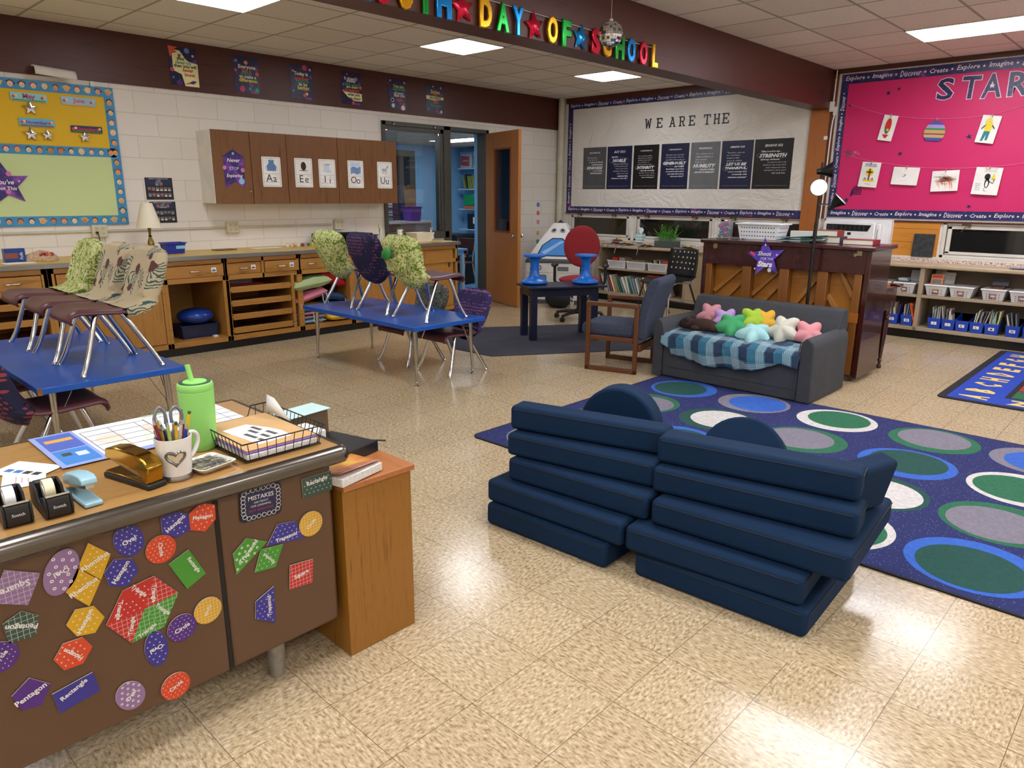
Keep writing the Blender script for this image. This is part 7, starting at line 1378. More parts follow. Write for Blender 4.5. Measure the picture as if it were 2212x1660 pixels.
# ------------------------------------------------------------ navy foam play couch pieces
M_FO = flat('#052340', .85, spec=.25, var=.05, nscale=3, bump=.2, bscale=350); ZP = flat('#0c0f14', .6)
def foam(name, lab, p0, ang, w_, d_, z0, grp, h_=.108, tilt=None, zip_=True):
    """p0 front left corner, ang in degrees; local x along front, y to the back"""
    t = thing(name, lab, 'foam cushion', (p0[0], p0[1], z0), R(ang), grp)
    if tilt: t.rotation_euler = (tilt[0], tilt[1], R(ang))
    MB().mm((0, 0, 0), (w_, d_, h_)).build('cushion', M_FO, t, bevel=.022, bseg=4)
    if zip_:
        b = MB(); zz = h_ - .016; b.tube([(.02, -.0008, zz), (w_ * .5, -.0016, zz), (w_ - .02, -.0008, zz)], .0022, 5); b.tube([(w_ + .0008, .02, zz), (w_ + .0008, d_ - .02, zz)], .0022, 5); b.build('zipper', ZP, t)
    return t
GA, GB = 'navy foam pieces of the left stack', 'navy foam pieces of the right stack'
H = .11
foam('foam_mattress', 'navy foam slab at the bottom of the left stack', (-.252, .598), 2.6, .67, .65, 0, GA); foam('foam_mattress', 'navy foam slab second from the bottom of the left stack', (-.262, .612), 3.4, .735, .64, H, GA)
foam('foam_mattress', 'navy foam slab turned slightly in the middle of the left stack', (-.185, .672), 5, .72, .62, 2 * H, GA); foam('foam_bolster', 'navy narrow foam piece second from the top of the left stack', (-.21, .69), 10.5, .73, .16, 3 * H, GA); foam('foam_bolster', 'navy narrow foam piece on top of the left stack', (-.232, .735), 14.5, .745, .125, 4 * H, GA, h_=.115)
foam('foam_mattress', 'navy foam slab at the bottom of the right stack', (.522, .680), 3.2, .69, .63, 0, GB); foam('foam_mattress', 'navy foam slab second from the bottom of the right stack, sticking out leftwards', (.487, .655), 6.0, .70, .60, H, GB)
foam('foam_mattress', 'navy widest foam slab in the middle of the right stack', (.552, .732), 5.0, .755, .64, 2 * H, GB); foam('foam_bolster', 'navy narrow foam piece second from the top of the right stack', (.512, .795), 9.0, .775, .17, 3 * H, GB); foam('foam_bolster', 'navy narrow foam piece on top of the right stack', (.498, .842), 11.3, .765, .135, 4 * H, GB, h_=.115)
def half_disc(name, lab, c, ang, r_, th, grp, lean=0, flat_=1.0):
    t = thing(name, lab, 'foam cushion', c, R(ang), grp); t.rotation_euler = (lean, 0, R(ang)); po = [(r_ * cos(R(q)), r_ * flat_ * sin(R(q))) for q in range(0, 181, 10)]
    MB().prism(F((0, 0, 0), (1, 0, 0), (0, 0, 1)), po, -th / 2, th / 2).build('cushion', M_FO, t, bevel=.014, bseg=3, smooth=50); return t
half_disc('foam_half_round', 'navy half round foam piece standing behind the left stack', (.075, 1.20, .425), 14, .195, .12, GA)
foam('foam_mattress', 'navy foam piece lying low behind the left stack on the rug', (-.42, 1.35), 8, .55, .36, .01, GA, zip_=False)
half_disc('foam_half_round', 'navy half round foam piece leaning behind the right stack', (.70, 1.22, .425), 10, .175, .12, GB, lean=-.5, flat_=.9)
foam('foam_mattress', 'navy foam slab hidden behind the narrow pieces of the left stack', (-.13, .93), 8, .50, .34, .332, GA, h_=.09, zip_=False); foam('foam_mattress', 'navy foam slab hidden behind the narrow pieces of the right stack', (.55, 1.02), 6, .45, .32, .332, GB, h_=.09, zip_=False)
t = foam('foam_wedge', 'navy foam piece tilted on the right end of the right stack', (1.19, 1.09), 75, .22, .09, .332, GB, h_=.21, tilt=(.22, 0), zip_=False)
# ------------------------------------------------------------ steel teacher's desk
t = thing('teacher_desk', 'brown steel desk with wood grain top covered in shape magnets', 'desk', (-.2, -1.17, 0)); o = t.location; M_DP = flat('#5a3f2b', .42, var=.02, bump=.04, bscale=60)
DY0, DY1 = -1.94, -.425
M_DT = wood('#a27a45', '#7f5629', 'y', .9, .28, 'woodgrain_laminate', c3='#6f4820')
b = MB(o); b.mm((-.565, DY0, .725), (.155, DY1, .75)); b.build('desktop', M_DT, t, bevel=.004)
b = MB(o)
rim = [(.15, .750), (.172, .747), (.186, .738), (.19, .722), (.186, .706), (.17, .698), (.15, .698)]
out = [(-.57, DY0, 0), (-.57, DY1, 0), (.15, DY1, 0), (.15, DY0, 0)]
pr = [(0, .7505), (.012, .7505), (.024, .744), (.031, .732), (.031, .714), (.024, .702), (.0, .698)]
cor = []
for (x, y, q0) in ((-.56, DY0 + .01, 180), (.145, DY0 + .01, 270), (.145, DY1 - .01, 0), (-.56, DY1 - .01, 90)):
    for k in range(5): cor.append((x, y, R(q0 + 22.5 * k)))
n = len(cor); vs = []
for (x, y, a) in cor:
    for r_2, z in pr: vs.append((x + (.005 + r_2) * cos(a), y + (.005 + r_2) * sin(a), z))
m_ = len(pr); b.add(vs, [(i * m_ + k, ((i + 1) % n) * m_ + k, ((i + 1) % n) * m_ + k + 1, i * m_ + k + 1) for i in range(n) for k in range(m_ - 1)])
b.build('edge_trim', flat('#67615a', .22, .85, var=.04), t, smooth=60)
b = MB(o); b.mm((.08, DY0 + .05, .148), (.13, -.825, .698)); b.mm((-.50, DY0 + .05, .148), (.08, -1.55, .698)); b.build('modesty_panel', M_DP, t, bevel=.003)
b = MB(o); b.mm((-.53, -.815, .148), (.132, -.452, .698)); b.build('drawer_pedestal', M_DP, t, bevel=.012, bseg=3)
MB(o).mm((.125, -.8255, .15), (.1305, -.8145, .698)).build('seam', flat('#17110c', .8), t)
for x, y in ((.055, -.645), (-.45, -.645), (.055, -1.75), (-.45, -1.75)): MB(o).cyl((x, y, 0), (x, y, .15), .023, .031, 20).build('leg', flat('#8f8a80', .4, .4, var=.15, nscale=30), t)
MB(o).box((-.25, -.405, .7), (.001, .001, .001)).build('drawer_pull', CHROME, t) if False else None
# magnets
DX = .1325
def magnet(kind, y, z, size, rot, col, pat_, word, wrot, lab, woff=(0, 0), sx=1, poly=None, ww=None, x=None, sc_=.82):
    size *= sc_; ww = ww * (.86 if sc_ != 1 else 1) if ww else ww; woff = (woff[0] * sc_, woff[1] * sc_); g = FX(x or DX, y, z); b = MB(g.o); gs = g.sub(0, 0, 0, R(rot)); T = .003
    P = {'circle': ngon(36, 1, 0), 'oval': [(a * .70, q) for a, q in ngon(36, 1, 0)], 'square': [(-.85, -.85), (.85, -.85), (.85, .85), (-.85, .85)], 'rectangle': [(-1.05, -.6), (1.05, -.6), (1.05, .6), (-1.05, .6)], 'hexagon': ngon(6, 1, 0), 'pentagon': ngon(5, 1, PI / 2), 'rhombus': [(-1.15, -.62), (.45, -.62), (1.15, .62), (-.45, .62)], 'trapezoid': [(-1.15, -.5), (1.15, -.5), (.62, .5), (-.62, .5)], 'triangle': [(-1, -.577), (1, -.577), (0, 1.155)]}[kind]
    P = [(a * size * sx, q * size) for a, q in (poly or P)]; b.prism(gs, P, 0, T, m=0, mb=3)
    inside = lambda a, q: all((P[(i + 1) % len(P)][0] - P[i][0]) * (q - P[i][1]) - (P[(i + 1) % len(P)][1] - P[i][1]) * (a - P[i][0]) > size * .07 * math.hypot(P[(i + 1) % len(P)][0] - P[i][0], P[(i + 1) % len(P)][1] - P[i][1]) for i in range(len(P)))
    xs_ = [p[0] for p in P]; ys_ = [p[1] for p in P]
    if pat_ in ('dots', 'flowers'):
        st = size * (.30 if pat_ == 'dots' else .36); j = 0; q = min(ys_)
        while q < max(ys_):
            a = min(xs_) + (st / 2 if j % 2 else 0)
            while a < max(xs_):
                if inside(a, q): b.disc(gs, a, q, size * (.045 if pat_ == 'dots' else .075), c=T + .0002, m=2 if pat_ == 'dots' else 1, seg=8)
                if pat_ == 'flowers' and inside(a, q): b.disc(gs, a, q, size * .035, c=T + .0003, m=0, seg=6)
                a += st
            q += st * .85; j += 1
    if pat_ == 'grid':
        st = size * .24; 
        for ax in (0, 1):
            lo, hi = (min(xs_), max(xs_)) if ax == 0 else (min(ys_), max(ys_)); c = lo + st
            while c < hi - st * .3:
                ts = []
                for i in range(len(P)):
                    p, q = P[i], P[(i + 1) % len(P)]
                    if (p[ax] - c) * (q[ax] - c) < 0: f_ = (c - p[ax]) / (q[ax] - p[ax]); ts.append(p[1 - ax] + f_ * (q[1 - ax] - p[1 - ax]))
                if len(ts) == 2:
                    l_, h_ = min(ts), max(ts); e = size * .012
                    b.rect(gs, *((c - e, l_, c + e, h_) if ax == 0 else (l_, c - e, h_, c + e)), T, T + .0002, m=2)
                c += st
    b.text(word, g, woff[0], woff[1], w=ww or size * 1.25, c=T + .0006, m=1, bold=.025, rot=R(wrot))
    c0 = hexc(col); l2 = tuple(min(1, v * .6 + .4 * w_) for v, w_ in zip(c0[:3], (.85, .85, .85)))
    key = ('lite', col); 
    if key not in _mc: tt_ = NT('pale_print'); tt_.fin(l2 + (1,), .5); _mc[key] = tt_.m
    return tag(b.build('shape_magnet', [flat(col, .4, var=.03), flat('#dcdad6', .5), _mc[key], flat('#c9c2b4', .6)], smooth=0), lab, 'magnet', 'shape magnets on the desk front')
VI, OR, GN, YL, RD, PU, LI, TE = '#322c86', '#c9421f', '#3f8a2a', '#c99a12', '#b3241d', '#4b2178', '#8a6a94', '#2f4a3c'
PG = {'sq1': [(-1.3303, 0.5914), (-1.3219, 0.6489), (-1.3111, 0.669), (-1.2445, 0.6347), (-1.2786, 0.566)] ,'rh1': [(-1.1374, 0.6729), (-1.0927, 0.6266), (-1.122, 0.567), (-1.1669, 0.6191)] ,'rh2': [(-1.1684, 0.6172), (-1.1233, 0.5653), (-1.1562, 0.5077), (-1.2003, 0.564)] ,'hexV1': [(-0.9652, 0.6816), (-0.9315, 0.6944), (-0.8967, 0.6694), (-0.8937, 0.6239), (-0.9277, 0.612), (-0.9658, 0.6368)] ,'hexO1': [(-0.8931, 0.6676), (-0.8591, 0.6906), (-0.8221, 0.6725), (-0.8237, 0.6304), (-0.8558, 0.6046), (-0.894, 0.6216)] ,'hexV2': [(-1.1132, 0.5816), (-1.0861, 0.6098), (-1.0453, 0.5954), (-1.0342, 0.557), (-1.0644, 0.5259), (-1.1055, 0.5415)] ,'rectG': [(-0.9596, 0.5451), (-0.905, 0.5684), (-0.8661, 0.4817), (-0.9205, 0.4558)] ,'pentT': [(-1.2936, 0.5567), (-1.2622, 0.53), (-1.2748, 0.4825), (-1.3276, 0.4873), (-1.3333, 0.5398)] ,'hexY': [(-1.2109, 0.4798), (-1.1874, 0.512), (-1.1461, 0.5042), (-1.1269, 0.4647), (-1.1527, 0.4318), (-1.193, 0.4406)] ,'hexO2': [(-1.2487, 0.4013), (-1.2245, 0.4348), (-1.181, 0.4325), (-1.1635, 0.3972), (-1.1889, 0.362), (-1.2308, 0.3639)] ,'pentP': [(-1.3428, 0.3517), (-1.3023, 0.3809), (-1.263, 0.3425), (-1.2884, 0.2977), (-1.3275, 0.3049)] ,'rectV': [(-1.2637, 0.3136), (-1.172, 0.3276), (-1.1618, 0.2686), (-1.2548, 0.2536)] ,'rectT': [(-0.5566, 0.6698), (-0.4549, 0.6693), (-0.4548, 0.6067), (-0.5554, 0.6079)] ,'trV1': [(-0.6835, 0.4971), (-0.645, 0.5537), (-0.5867, 0.544), (-0.565, 0.4799)] ,'trG': [(-0.7863, 0.5107), (-0.7429, 0.5435), (-0.6824, 0.5103), (-0.7815, 0.4434)] ,'rhG': [(-0.7275, 0.4279), (-0.7035, 0.4924), (-0.6327, 0.4844), (-0.6625, 0.4211)] ,'sqR': [(-0.6164, 0.4068), (-0.5371, 0.3986), (-0.5448, 0.3203), (-0.6234, 0.3282)] ,'trV2': [(-0.734, 0.3346), (-0.6732, 0.3611), (-0.6776, 0.2405), (-0.7386, 0.2788)] ,'lav': [(-1.2356, 0.6348), (-1.2319, 0.5729), (-1.1609, 0.6551), (-1.1863, 0.6724)] ,}
def mp(key, col, pt_, word, ww, wr, lab, wo=(0, 0), x=None):
    q = PG[key]; cy_, cz_ = sum(p[0] for p in q) / len(q), sum(p[1] for p in q) / len(q)
    po = [((p[0] - cy_) / .05, (p[1] - cz_) / .05) for p in q]; ar = sum(po[i][0] * po[(i + 1) % len(po)][1] - po[(i + 1) % len(po)][0] * po[i][1] for i in range(len(po)))
    magnet('square', cy_, cz_, .05, 0, col, pt_, word, wr, lab, poly=po if ar > 0 else po[::-1], ww=ww, woff=wo, sc_=1, x=x)
def mc(kind, y, z, r_4, rot, col, pt_, word, ww, wr, lab, sx=1, x=None): magnet(kind, y, z, r_4, rot, col, pt_, word, wr, lab, ww=ww, sx=sx, sc_=1, x=x)
mp('sq1', LI, 'grid', 'Square', .060, 186, 'lilac square magnet with a grid at the left photo edge'); mc('oval', -1.202, .620, .058, -22, LI, 'flowers', 'Oval', .034, 192, 'lilac oval magnet with white dots in the upper left of the desk', .9)
mp('rh1', YL, 'dots', 'Rhombus', .068, 22, 'upper yellow rhombus magnet'); mp('rh2', YL, 'dots', 'Rhombus', .068, 22, 'lower yellow rhombus magnet', (0, 0))
mc('oval', -1.047, .647, .045, 18, VI, 'dots', 'Oval', .034, 16, 'violet oval magnet below the desk edge', 1.1); mc('circle', -.974, .595, .0385, 0, OR, 'dots', 'Circle', .038, -88, 'orange circle magnet in the upper middle of the desk')
mp('hexV1', VI, 'dots', 'Hexagon', .058, 32, 'violet hexagon magnet touching the orange hexagon'); mp('hexO1', OR, 'dots', 'Hexagon', .054, -8, 'orange hexagon magnet beside the panel seam')
mp('hexV2', VI, 'dots', 'Hexagon', .062, 50, 'violet hexagon magnet above the red triangles'); mp('rectG', GN, 'none', 'Rectangle', .056, -64, 'green rectangle magnet tilted near the panel seam', (.016, .006))
def tri(pts, col, pt_, lab, wr, wo):
    cy_, cz_ = sum(p[0] for p in pts) / 3, sum(p[1] for p in pts) / 3; magnet('triangle', cy_, cz_, .05, 0, col, pt_, 'Triangle', wr, lab, poly=[((p[0] - cy_) / .05, (p[1] - cz_) / .05) for p in pts], ww=.050, woff=wo, sc_=1)
HXV = [(-.999, .527), (-.944, .455), (-.991, .372), (-1.074, .363), (-1.126, .440), (-1.078, .517)]; HC_ = (-1.044, .450); HC_ = (-1.034, .445)
def sc3(a, b_, c): # keep orientation counter clockwise
    return [a, b_, c] if (b_[0] - a[0]) * (c[1] - a[1]) - (b_[1] - a[1]) * (c[0] - a[0]) > 0 else [a, c, b_]
for k, (col, pt_, lb, wr, wo) in enumerate(((RD, 'grid', 'red gridded triangle magnet at the upper right of the hexagon of six', -97, (-.014, .004)), (GN, 'grid', 'green gridded triangle magnet at the right of the hexagon of six', -52, (.0, .0)), (GN, 'grid', 'green gridded triangle magnet at the bottom of the hexagon of six', 22, (.0, -.012)), (RD, 'grid', 'red gridded triangle magnet at the lower left of the hexagon of six', 75, (.010, -.004)), (RD, 'dots', 'red dotted triangle magnet at the left of the hexagon of six', -103, (-.014, .0)), (RD, 'dots', 'red dotted triangle magnet at the top left of the hexagon of six', -52, (-.004, .004)))):
    tri(sc3(HC_, HXV[k], HXV[(k + 1) % 6]), col, pt_, lb, wr, wo)
mp('pentT', TE, 'grid', 'Pentagon', .066, 160, 'dark green gridded pentagon magnet'); mp('hexY', YL, 'dots', 'Hexagon', .062, 56, 'yellow hexagon magnet above the lower orange one')
mp('hexO2', OR, 'dots', 'Hexagon', .054, 130, 'orange hexagon magnet below the yellow hexagon'); mc('circle', -1.350, .461, .038, 0, PU, 'dots', 'Circle', .038, 40, 'purple circle magnet cut by the left photo edge')
mc('circle', -.872, .368, .039, 0, YL, 'grid', 'Circle', .032, 62 + 180, 'yellow gridded circle magnet beside the panel seam'); mc('circle', -.946, .348, .039, 0, PU, 'dots', 'Circle', .042, 16, 'purple circle magnet below the green triangles')
mc('oval', -1.017, .318, .053, 4, VI, 'dots', 'Oval', .034, 192, 'violet oval magnet under the purple circle', .78); mp('pentP', PU, 'none', 'Pentagon', .070, 20, 'purple pentagon magnet at the lower left of the desk')
mp('rectV', VI, 'none', 'Rectangle', .066, 24, 'violet rectangle magnet at the bottom of the desk front', (-.004, .010)); mc('oval', -1.095, .215, .044, 22, LI, 'flowers', 'Oval', .032, 46, 'lilac dotted oval magnet near the bottom of the desk', 1.12)
mc('circle', -.981, .182, .039, 0, OR, 'dots', 'Circle', .038, 24, 'orange circle magnet at the bottom edge of the desk')
DX = .1345
mp('rectT', '#2f4a40', 'dots', 'Rectangle', .072, 4, 'dark green rectangle magnet at the upper right of the desk', (0, .012)); mc('circle', -.536, .518, .040, 0, YL, 'grid', 'Circle', .038, 40, 'yellow gridded circle magnet on the right desk panel')
mp('trV1', VI, 'dots', 'Trapezoid', .070, 3, 'upper violet trapezoid magnet on the right desk panel', (.0, -.016)); mp('trG', GN, 'flowers', 'Trapezoid', .076, 44, 'green flowered trapezoid magnet on the right desk panel', (.008, -.002))
mp('rhG', GN, 'dots', 'Rhombus', .050, 128, 'green rhombus magnet under the violet trapezoid'); mp('sqR', RD, 'grid', 'Square', .050, 8, 'red gridded square magnet on the right desk panel')
mp('trV2', VI, 'dots', 'Trapezoid', .068, 88, 'lower violet trapezoid magnet on the right desk panel', (.014, 0))
g = FX(.1345, -.690, .640); g = g.sub(0, 0, 0, -.05); b = MB(g.o); b.prism(g, rrect(.128, .102, .014), 0, .003, m=0); b.prism(g, rrect(.092, .070, .004), .003, .0032, m=3)
for k in range(26):
    a = 2 * PI * k / 26; x_, z_ = .054 * max(-1, min(1, 1.25 * cos(a))), .041 * max(-1, min(1, 1.25 * sin(a))); b.tube([g.p(x_ + .0065 * cos(q), z_ + .0065 * sin(q), .0035) for q in [R(40 * i) for i in range(9)]], .0009, 4, closed=True, m=1)
b.text('MISTAKES', g, 0, .018, w=.078, m=1, c=.004, bold=.01).text('ARE MEANT', g, 0, .003, w=.045, m=1, c=.004).text('FOR LEARNING,', g, 0, -.008, w=.062, m=1, c=.004).text('NOT REPEATING', g, 0, -.021, w=.076, m=2, c=.004)
tag(b.build('quote_magnet', [flat('#12142c', .4), flat('#d4d4d8', .5), flat('#b02a5a', .5), flat('#191d42', .4)], smooth=0), 'dark square magnet reading Mistakes are meant for learning not repeating', 'magnet')
# ------------------------------------------------------------ wooden cabinet beside the desk
t = thing('wooden_cabinet', 'small oak veneer cabinet standing beside the right end of the desk', 'cabinet', (-.15, -.29, 0)); M_CV = wood('#91611f', '#6f4310', 'z', .9, .4, 'oak_veneer'); b = MB(t.location); b.mm((-.38, -.428, 0), (.15, -.155, .595)); b.build('body', M_CV, t, bevel=.002)
b = MB(t.location); b.mm((-.40, -.432, .595), (.165, -.148, .615)); b.build('top', wood('#a8693a', '#935529', 'x', .8, .35, 'oak_veneer_top'), t, bevel=.002)
tag(MB((.1, -.14, .34)).add([(.08, -.155, .34), (.10, -.130, .352), (.08, -.155, .322)], [(0, 1, 2)]).build('dark_tab', flat('#2a2422', .6), solid=.002), 'tiny dark tab sticking out of the far side of the wooden cabinet', 'tab')
# books on the cabinet
ZC = .616
t = thing('soft_cover_book', 'thick softcover book with a painted sunset cover on the wooden cabinet', 'book', (.035, -.372, ZC), R(12)); MB().mm((-.125, -.098, .002), (.125, .085, .030)).build('pages', flat('#cfccc6', .8, var=.1, nscale=90), t, bevel=.003)
c_ = NT('painted_sunset_cover'); yy = c_.sep(c_.co())[0]; c_.fin(c_.ramp(c_.math('ADD', c_.math('MULTIPLY', yy, 3.2), c_.math('MULTIPLY', c_.noise(22), .9)), [(.05, '#6a5f8a'), (.3, '#8a93a8'), (.45, '#c9b44a'), (.6, '#d98a3a'), (.8, '#a86a5a')]), .3)
b = MB(); b.grid(lambda u, v: Vector((-.126 + .245 * u, -.099 + .185 * v, .032 + .020 * max(0, u - .72) * 3 * (v > -.1) * (1 - .6 * v))), 14, 8); b.build('front_cover', c_.m, t, solid=.0015); MB().text('WORKS', FZ(.0345, -.06, -.01, R(-90)), 0, 0, w=.10, h=.028, bold=.05, c=.001).build('title', flat('#d98a2a', .4), t)
t = thing('black_bible', 'black leather bound bible with a ribbon lying on the wooden cabinet', 'book', (-.115, -.265, ZC), R(14)); MB().mm((-.11, -.10, 0), (.11, .085, .004)).mm((-.11, -.10, .034), (.11, .085, .038)).mm((.104, -.10, 0), (.11, .085, .038)).build('cover', flat('#17181b', .4, bump=.2, bscale=300), t, bevel=.002)
MB().mm((-.105, -.095, .004), (.104, .080, .034)).build('pages', flat('#8a8578', .7), t); MB().tube([(.02, .08, .02), (.04, .11, .018), (.05, .14, .012), (.075, .17, .006)], .003, 6, smooth=3).build('ribbon', BLACK, t); MB().text('HOLY', FX(.1105, -.05, .02), 0, 0, w=.03, c=.0006).build('spine_text', flat('#b8a878', .4), t) if False else None
arts(-.16, -.37, ZC, .12, .10, .10, 'white_box', 'white paper box on the wooden cabinet just behind the desk edge', flat('#d9dad6', .6), 'box', .05)
arts(-.30, -.29, ZC, .09, .16, .115, 'brown_box', 'brown box with pale teal paper on top behind the wire tray', flat('#5c4a32', .6), 'box', .1); arts(-.305, -.29, ZC + .116, .11, .18, .003, 'teal_paper', 'pale teal paper lying on the brown box behind the wire tray', flat('#b9d6d4', .6), 'paper', .12)
# ------------------------------------------------------------ things on the desk (top z .751)
ZD = .7515
def dispenser(x, y, ro, lab, tape):
    t = thing('tape_dispenser', lab, 'tape dispenser', (x, y, ZD), ro, 'black tape dispensers on the desk'); b = MB(); w_ = .030
    side = [(-.082, .0), (.072, .0), (.080, .018), (.074, .050), (.066, .056), (.050, .040), (.030, .024), (.008, .022), (-.006, .034), (-.012, .052), (-.05, .060), (-.072, .055), (-.082, .035)]
    inner = [(-.082, 0), (.072, 0), (.080, .018), (.074, .050), (.066, .056), (.050, .040), (.030, .018), (.0, .012), (-.05, .012), (-.05, .056), (-.06, .059), (-.072, .055), (-.082, .035)]
    f_ = F((0, 0, 0), (1, 0, 0), (0, 0, 1)); b.prism(f_, side, w_ - .006, w_); b.prism(f_, side, -w_, -w_ + .006); b.prism(f_, inner, -w_ + .006, w_ - .006); b.build('body', flat('#17171a', .45), t, bevel=.003)
    b = MB(); b.cyl((-.025, -.011, .040), (-.025, .011, .040), .027, seg=28); b.build('tape_roll', flat(tape, .5), t, bevel=.001); MB().cyl((-.025, -.0125, .040), (-.025, .0125, .040), .014, seg=20).build('roll_core', WHITE, t)
    MB().box((.070, 0, .0555), (.012, .050, .004), M=Matrix.Rotation(-.3, 3, 'Y')).build('cutter', flat('#b6b09a', .3, .8), t); MB().text('Scotch', F((.0795, 0, .030), (0, 1, 0), (-.12, 0, 1)), 0, 0, w=.026, c=.0012, bold=.02).build('logo', flat('#b9b9b9', .4), t); return t
dispenser(.032, -1.258, -.05, 'black tape dispenser with white roll at the left photo edge', '#e8e8e8'); dispenser(.045, -1.178, -.04, 'black tape dispenser with yellowish roll beside the pale blue stapler', '#e3d8b0')
def stapler(x, y, ro, lab, col, metal, L=.13, open_=R(16)):
    t = thing('stapler', lab, 'stapler', (x, y, ZD), ro, None); k = L / .13; cm = flat(col, .16 if metal else .35, 1 if metal else 0, var=.03)
    MB().mm((-.065 * k, -.018 * k, 0), (.065 * k, .018 * k, .010 * k)).build('base', flat('#141414', .5) if metal else cm, t, bevel=.004)
    if metal: MB().mm((-.060 * k, -.016 * k, .010 * k), (.058 * k, .016 * k, .014 * k)).build('base_plate', cm, t, bevel=.002)
    Mr = Matrix.Rotation(-open_ * (-1), 3, 'Y'); piv = Vector((.05 * k, 0, .022 * k)) if metal else Vector((-.058 * k, 0, .020 * k)); sgn = -1 if metal else 1
    def P(x_, y_, z_): return piv + Matrix.Rotation((open_ if metal else -open_), 3, 'Y') @ (Vector((x_, y_, z_)))
    b = MB()
    prof = [(-.012, .0), (-.006, .020), (.02, .026), (.07, .025), (.105, .020), (.118, .012), (.118, .0)] if not metal else [(.012, -.012), (.012, .02), (.0, .030), (-.03, .033), (-.08, .028), (-.108, .018), (-.110, .0), (-.02, .004)]
    vs = []; n = len(prof)
    for yy in (-.0155 * k, .0155 * k): vs += [P(a * k, yy, z_ * k) for a, z_ in prof]
    b.add(vs, [tuple(range(n)), tuple(range(n, 2 * n))[::-1]] + [(i, n + i, n + (i + 1) % n, (i + 1) % n) for i in range(n)]); b.build('top_arm', cm, t, bevel=.004, bseg=3)
    b = MB(); vs = [P(a * k, yy * k, z_ * k) for yy in (-.008, .008) for a, z_ in ((.0, -.008), (.112, -.008), (.112, .002), (.0, .002))] if not metal else [P(a * k, yy * k, z_ * k) for yy in (-.008, .008) for a, z_ in ((.0, -.010), (-.105, -.006), (-.105, .004), (.0, .004))]
    b.add(vs, [(0, 1, 2, 3), (7, 6, 5, 4), (0, 4, 5, 1), (1, 5, 6, 2), (2, 6, 7, 3), (3, 7, 4, 0)]); b.build('magazine', flat('#a8a59c', .25, 1), t)
    return t
stapler(.035, -1.108, .03, 'pale blue stapler beside the yellowish tape dispenser', '#8fb6c4', False, .155, R(13)); stapler(.008, -.974, R(14), 'shiny gold stapler lying open towards the desk edge', '#b08a35', True, .195, R(9))
# mug of pens
t = thing('heart_mug', 'white mug with a silver heart full of pens, gold stapler to its left', 'mug', (.060, -.884, ZD)); t.scale = (1.12, 1.12, 1.1); M_MUG = flat('#dcd9d4', .2)
MB().lathe((0, 0, 0), [(.0345, .012), (.036, .03), (.0385, .065), (.0425, .105), (.0425, .107), (.0400, .107), (.036, .065), (.0335, .03), (.030, .016), (0, .016)], 40).build('mug_body', M_MUG, t, smooth=60)
MB().lathe((0, 0, 0), [(.036, 0), (.0375, .004), (.035, .009), (.0345, .013), (.030, .013)], 40).build('foot_ring', flat('#9b9894', .25, .9), t, smooth=60)
a = R(22); dy = Vector((-sin(a), cos(a), 0)); b = MB(); b.tube([dy * .040 + Vector((0, 0, .092)), dy * .056 + Vector((0, 0, .100)), dy * .072 + Vector((0, 0, .09)), dy * .074 + Vector((0, 0, .068)), dy * .058 + Vector((0, 0, .045)), dy * .037 + Vector((0, 0, .033))], .0055, 10, smooth=5); b.build('handle', M_MUG, t, smooth=80)
hp = [(.0165 * (16 * sin(q) ** 3) / 16, .016 * (13 * cos(q) - 5 * cos(2 * q) - 2 * cos(3 * q) - cos(4 * q)) / 16) for q in [2 * PI * k / 40 for k in range(40)]]
ha = R(-18)
def hpt(x_, z_, off): aa = ha + x_ / .038; r_3 = .0365 + .0032 * (z_ / .03) + off; return Vector((r_3 * cos(aa), r_3 * sin(aa), .062 + z_))
b = MB(); b.tube([hpt(x_ * 1.25, z_ * 1.25, .0035) for x_, z_ in hp], .0032, 6, closed=True); b.build('heart_outline', flat('#7d7a76', .3, .9), t); MB().add([hpt(x_ * 1.12, z_ * 1.12, .0032) for x_, z_ in hp], [tuple(range(40))]).build('heart_mirror', flat('#d6d2cc', .06, 1, var=0), t, smooth=0)
r_ = random.Random(21); PN = [('#e07a1c', 'orange'), ('#1c2f8a', 'navy'), ('#14604a', 'dark green'), ('#d9a81c', 'yellow'), ('#2a4fc0', 'blue'), ('#8a1a2c', 'dark red'), ('#16161a', 'black'), ('#a8c83a', 'lime'), ('#d9a81c', 'yellow pencil'), ('#cfcfd2', 'white'), ('#2a3f9a', 'royal blue'), ('#d9a81c', 'tall yellow pencil'), ('#7a1a30', 'wine red'), ('#e3b23a', 'golden pencil')]
for k, (c_, n_) in enumerate(PN):
    a = 2 * PI * k / len(PN) + 2.6; q = .026 if k % 3 else .012; p0 = Vector((.060 + q * .5 * cos(a), -.884 + q * .5 * sin(a), ZD + .02)); dr_ = Vector((.22 * cos(a), .22 * sin(a), 1)).normalized(); L = (.135 if k % 2 else .12) + .01 * r_.random() + (.018 if 'pencil' in n_ else 0); t3 = thing('pen' if 'pencil' not in n_ else 'pencil', '%s %sstanding in the heart mug' % (n_, '' if 'pencil' in n_ else 'pen '), 'pen' if 'pencil' not in n_ else 'pencil', p0, 0, 'pens and pencils in the heart mug')
    MB().cyl((0, 0, 0), dr_ * L, .0042, .0042, 10).build('barrel', flat(c_, .35), t3)
    if 'pencil' in n_: MB().cyl(dr_ * L, dr_ * (L + .008), .0043, .0043, 10).build('ferrule', flat('#3f6a3a', .3, .6), t3)
    else: MB().cyl(dr_ * L, dr_ * (L + .012), .0038, .002, 10).tube([dr_ * (L - .002) + Vector((.005 * cos(a), .005 * sin(a), 0)), dr_ * (L - .035) + Vector((.006 * cos(a), .006 * sin(a), 0))], .0013, 5).build('clip', flat('#c2c2c4', .25, .8), t3)
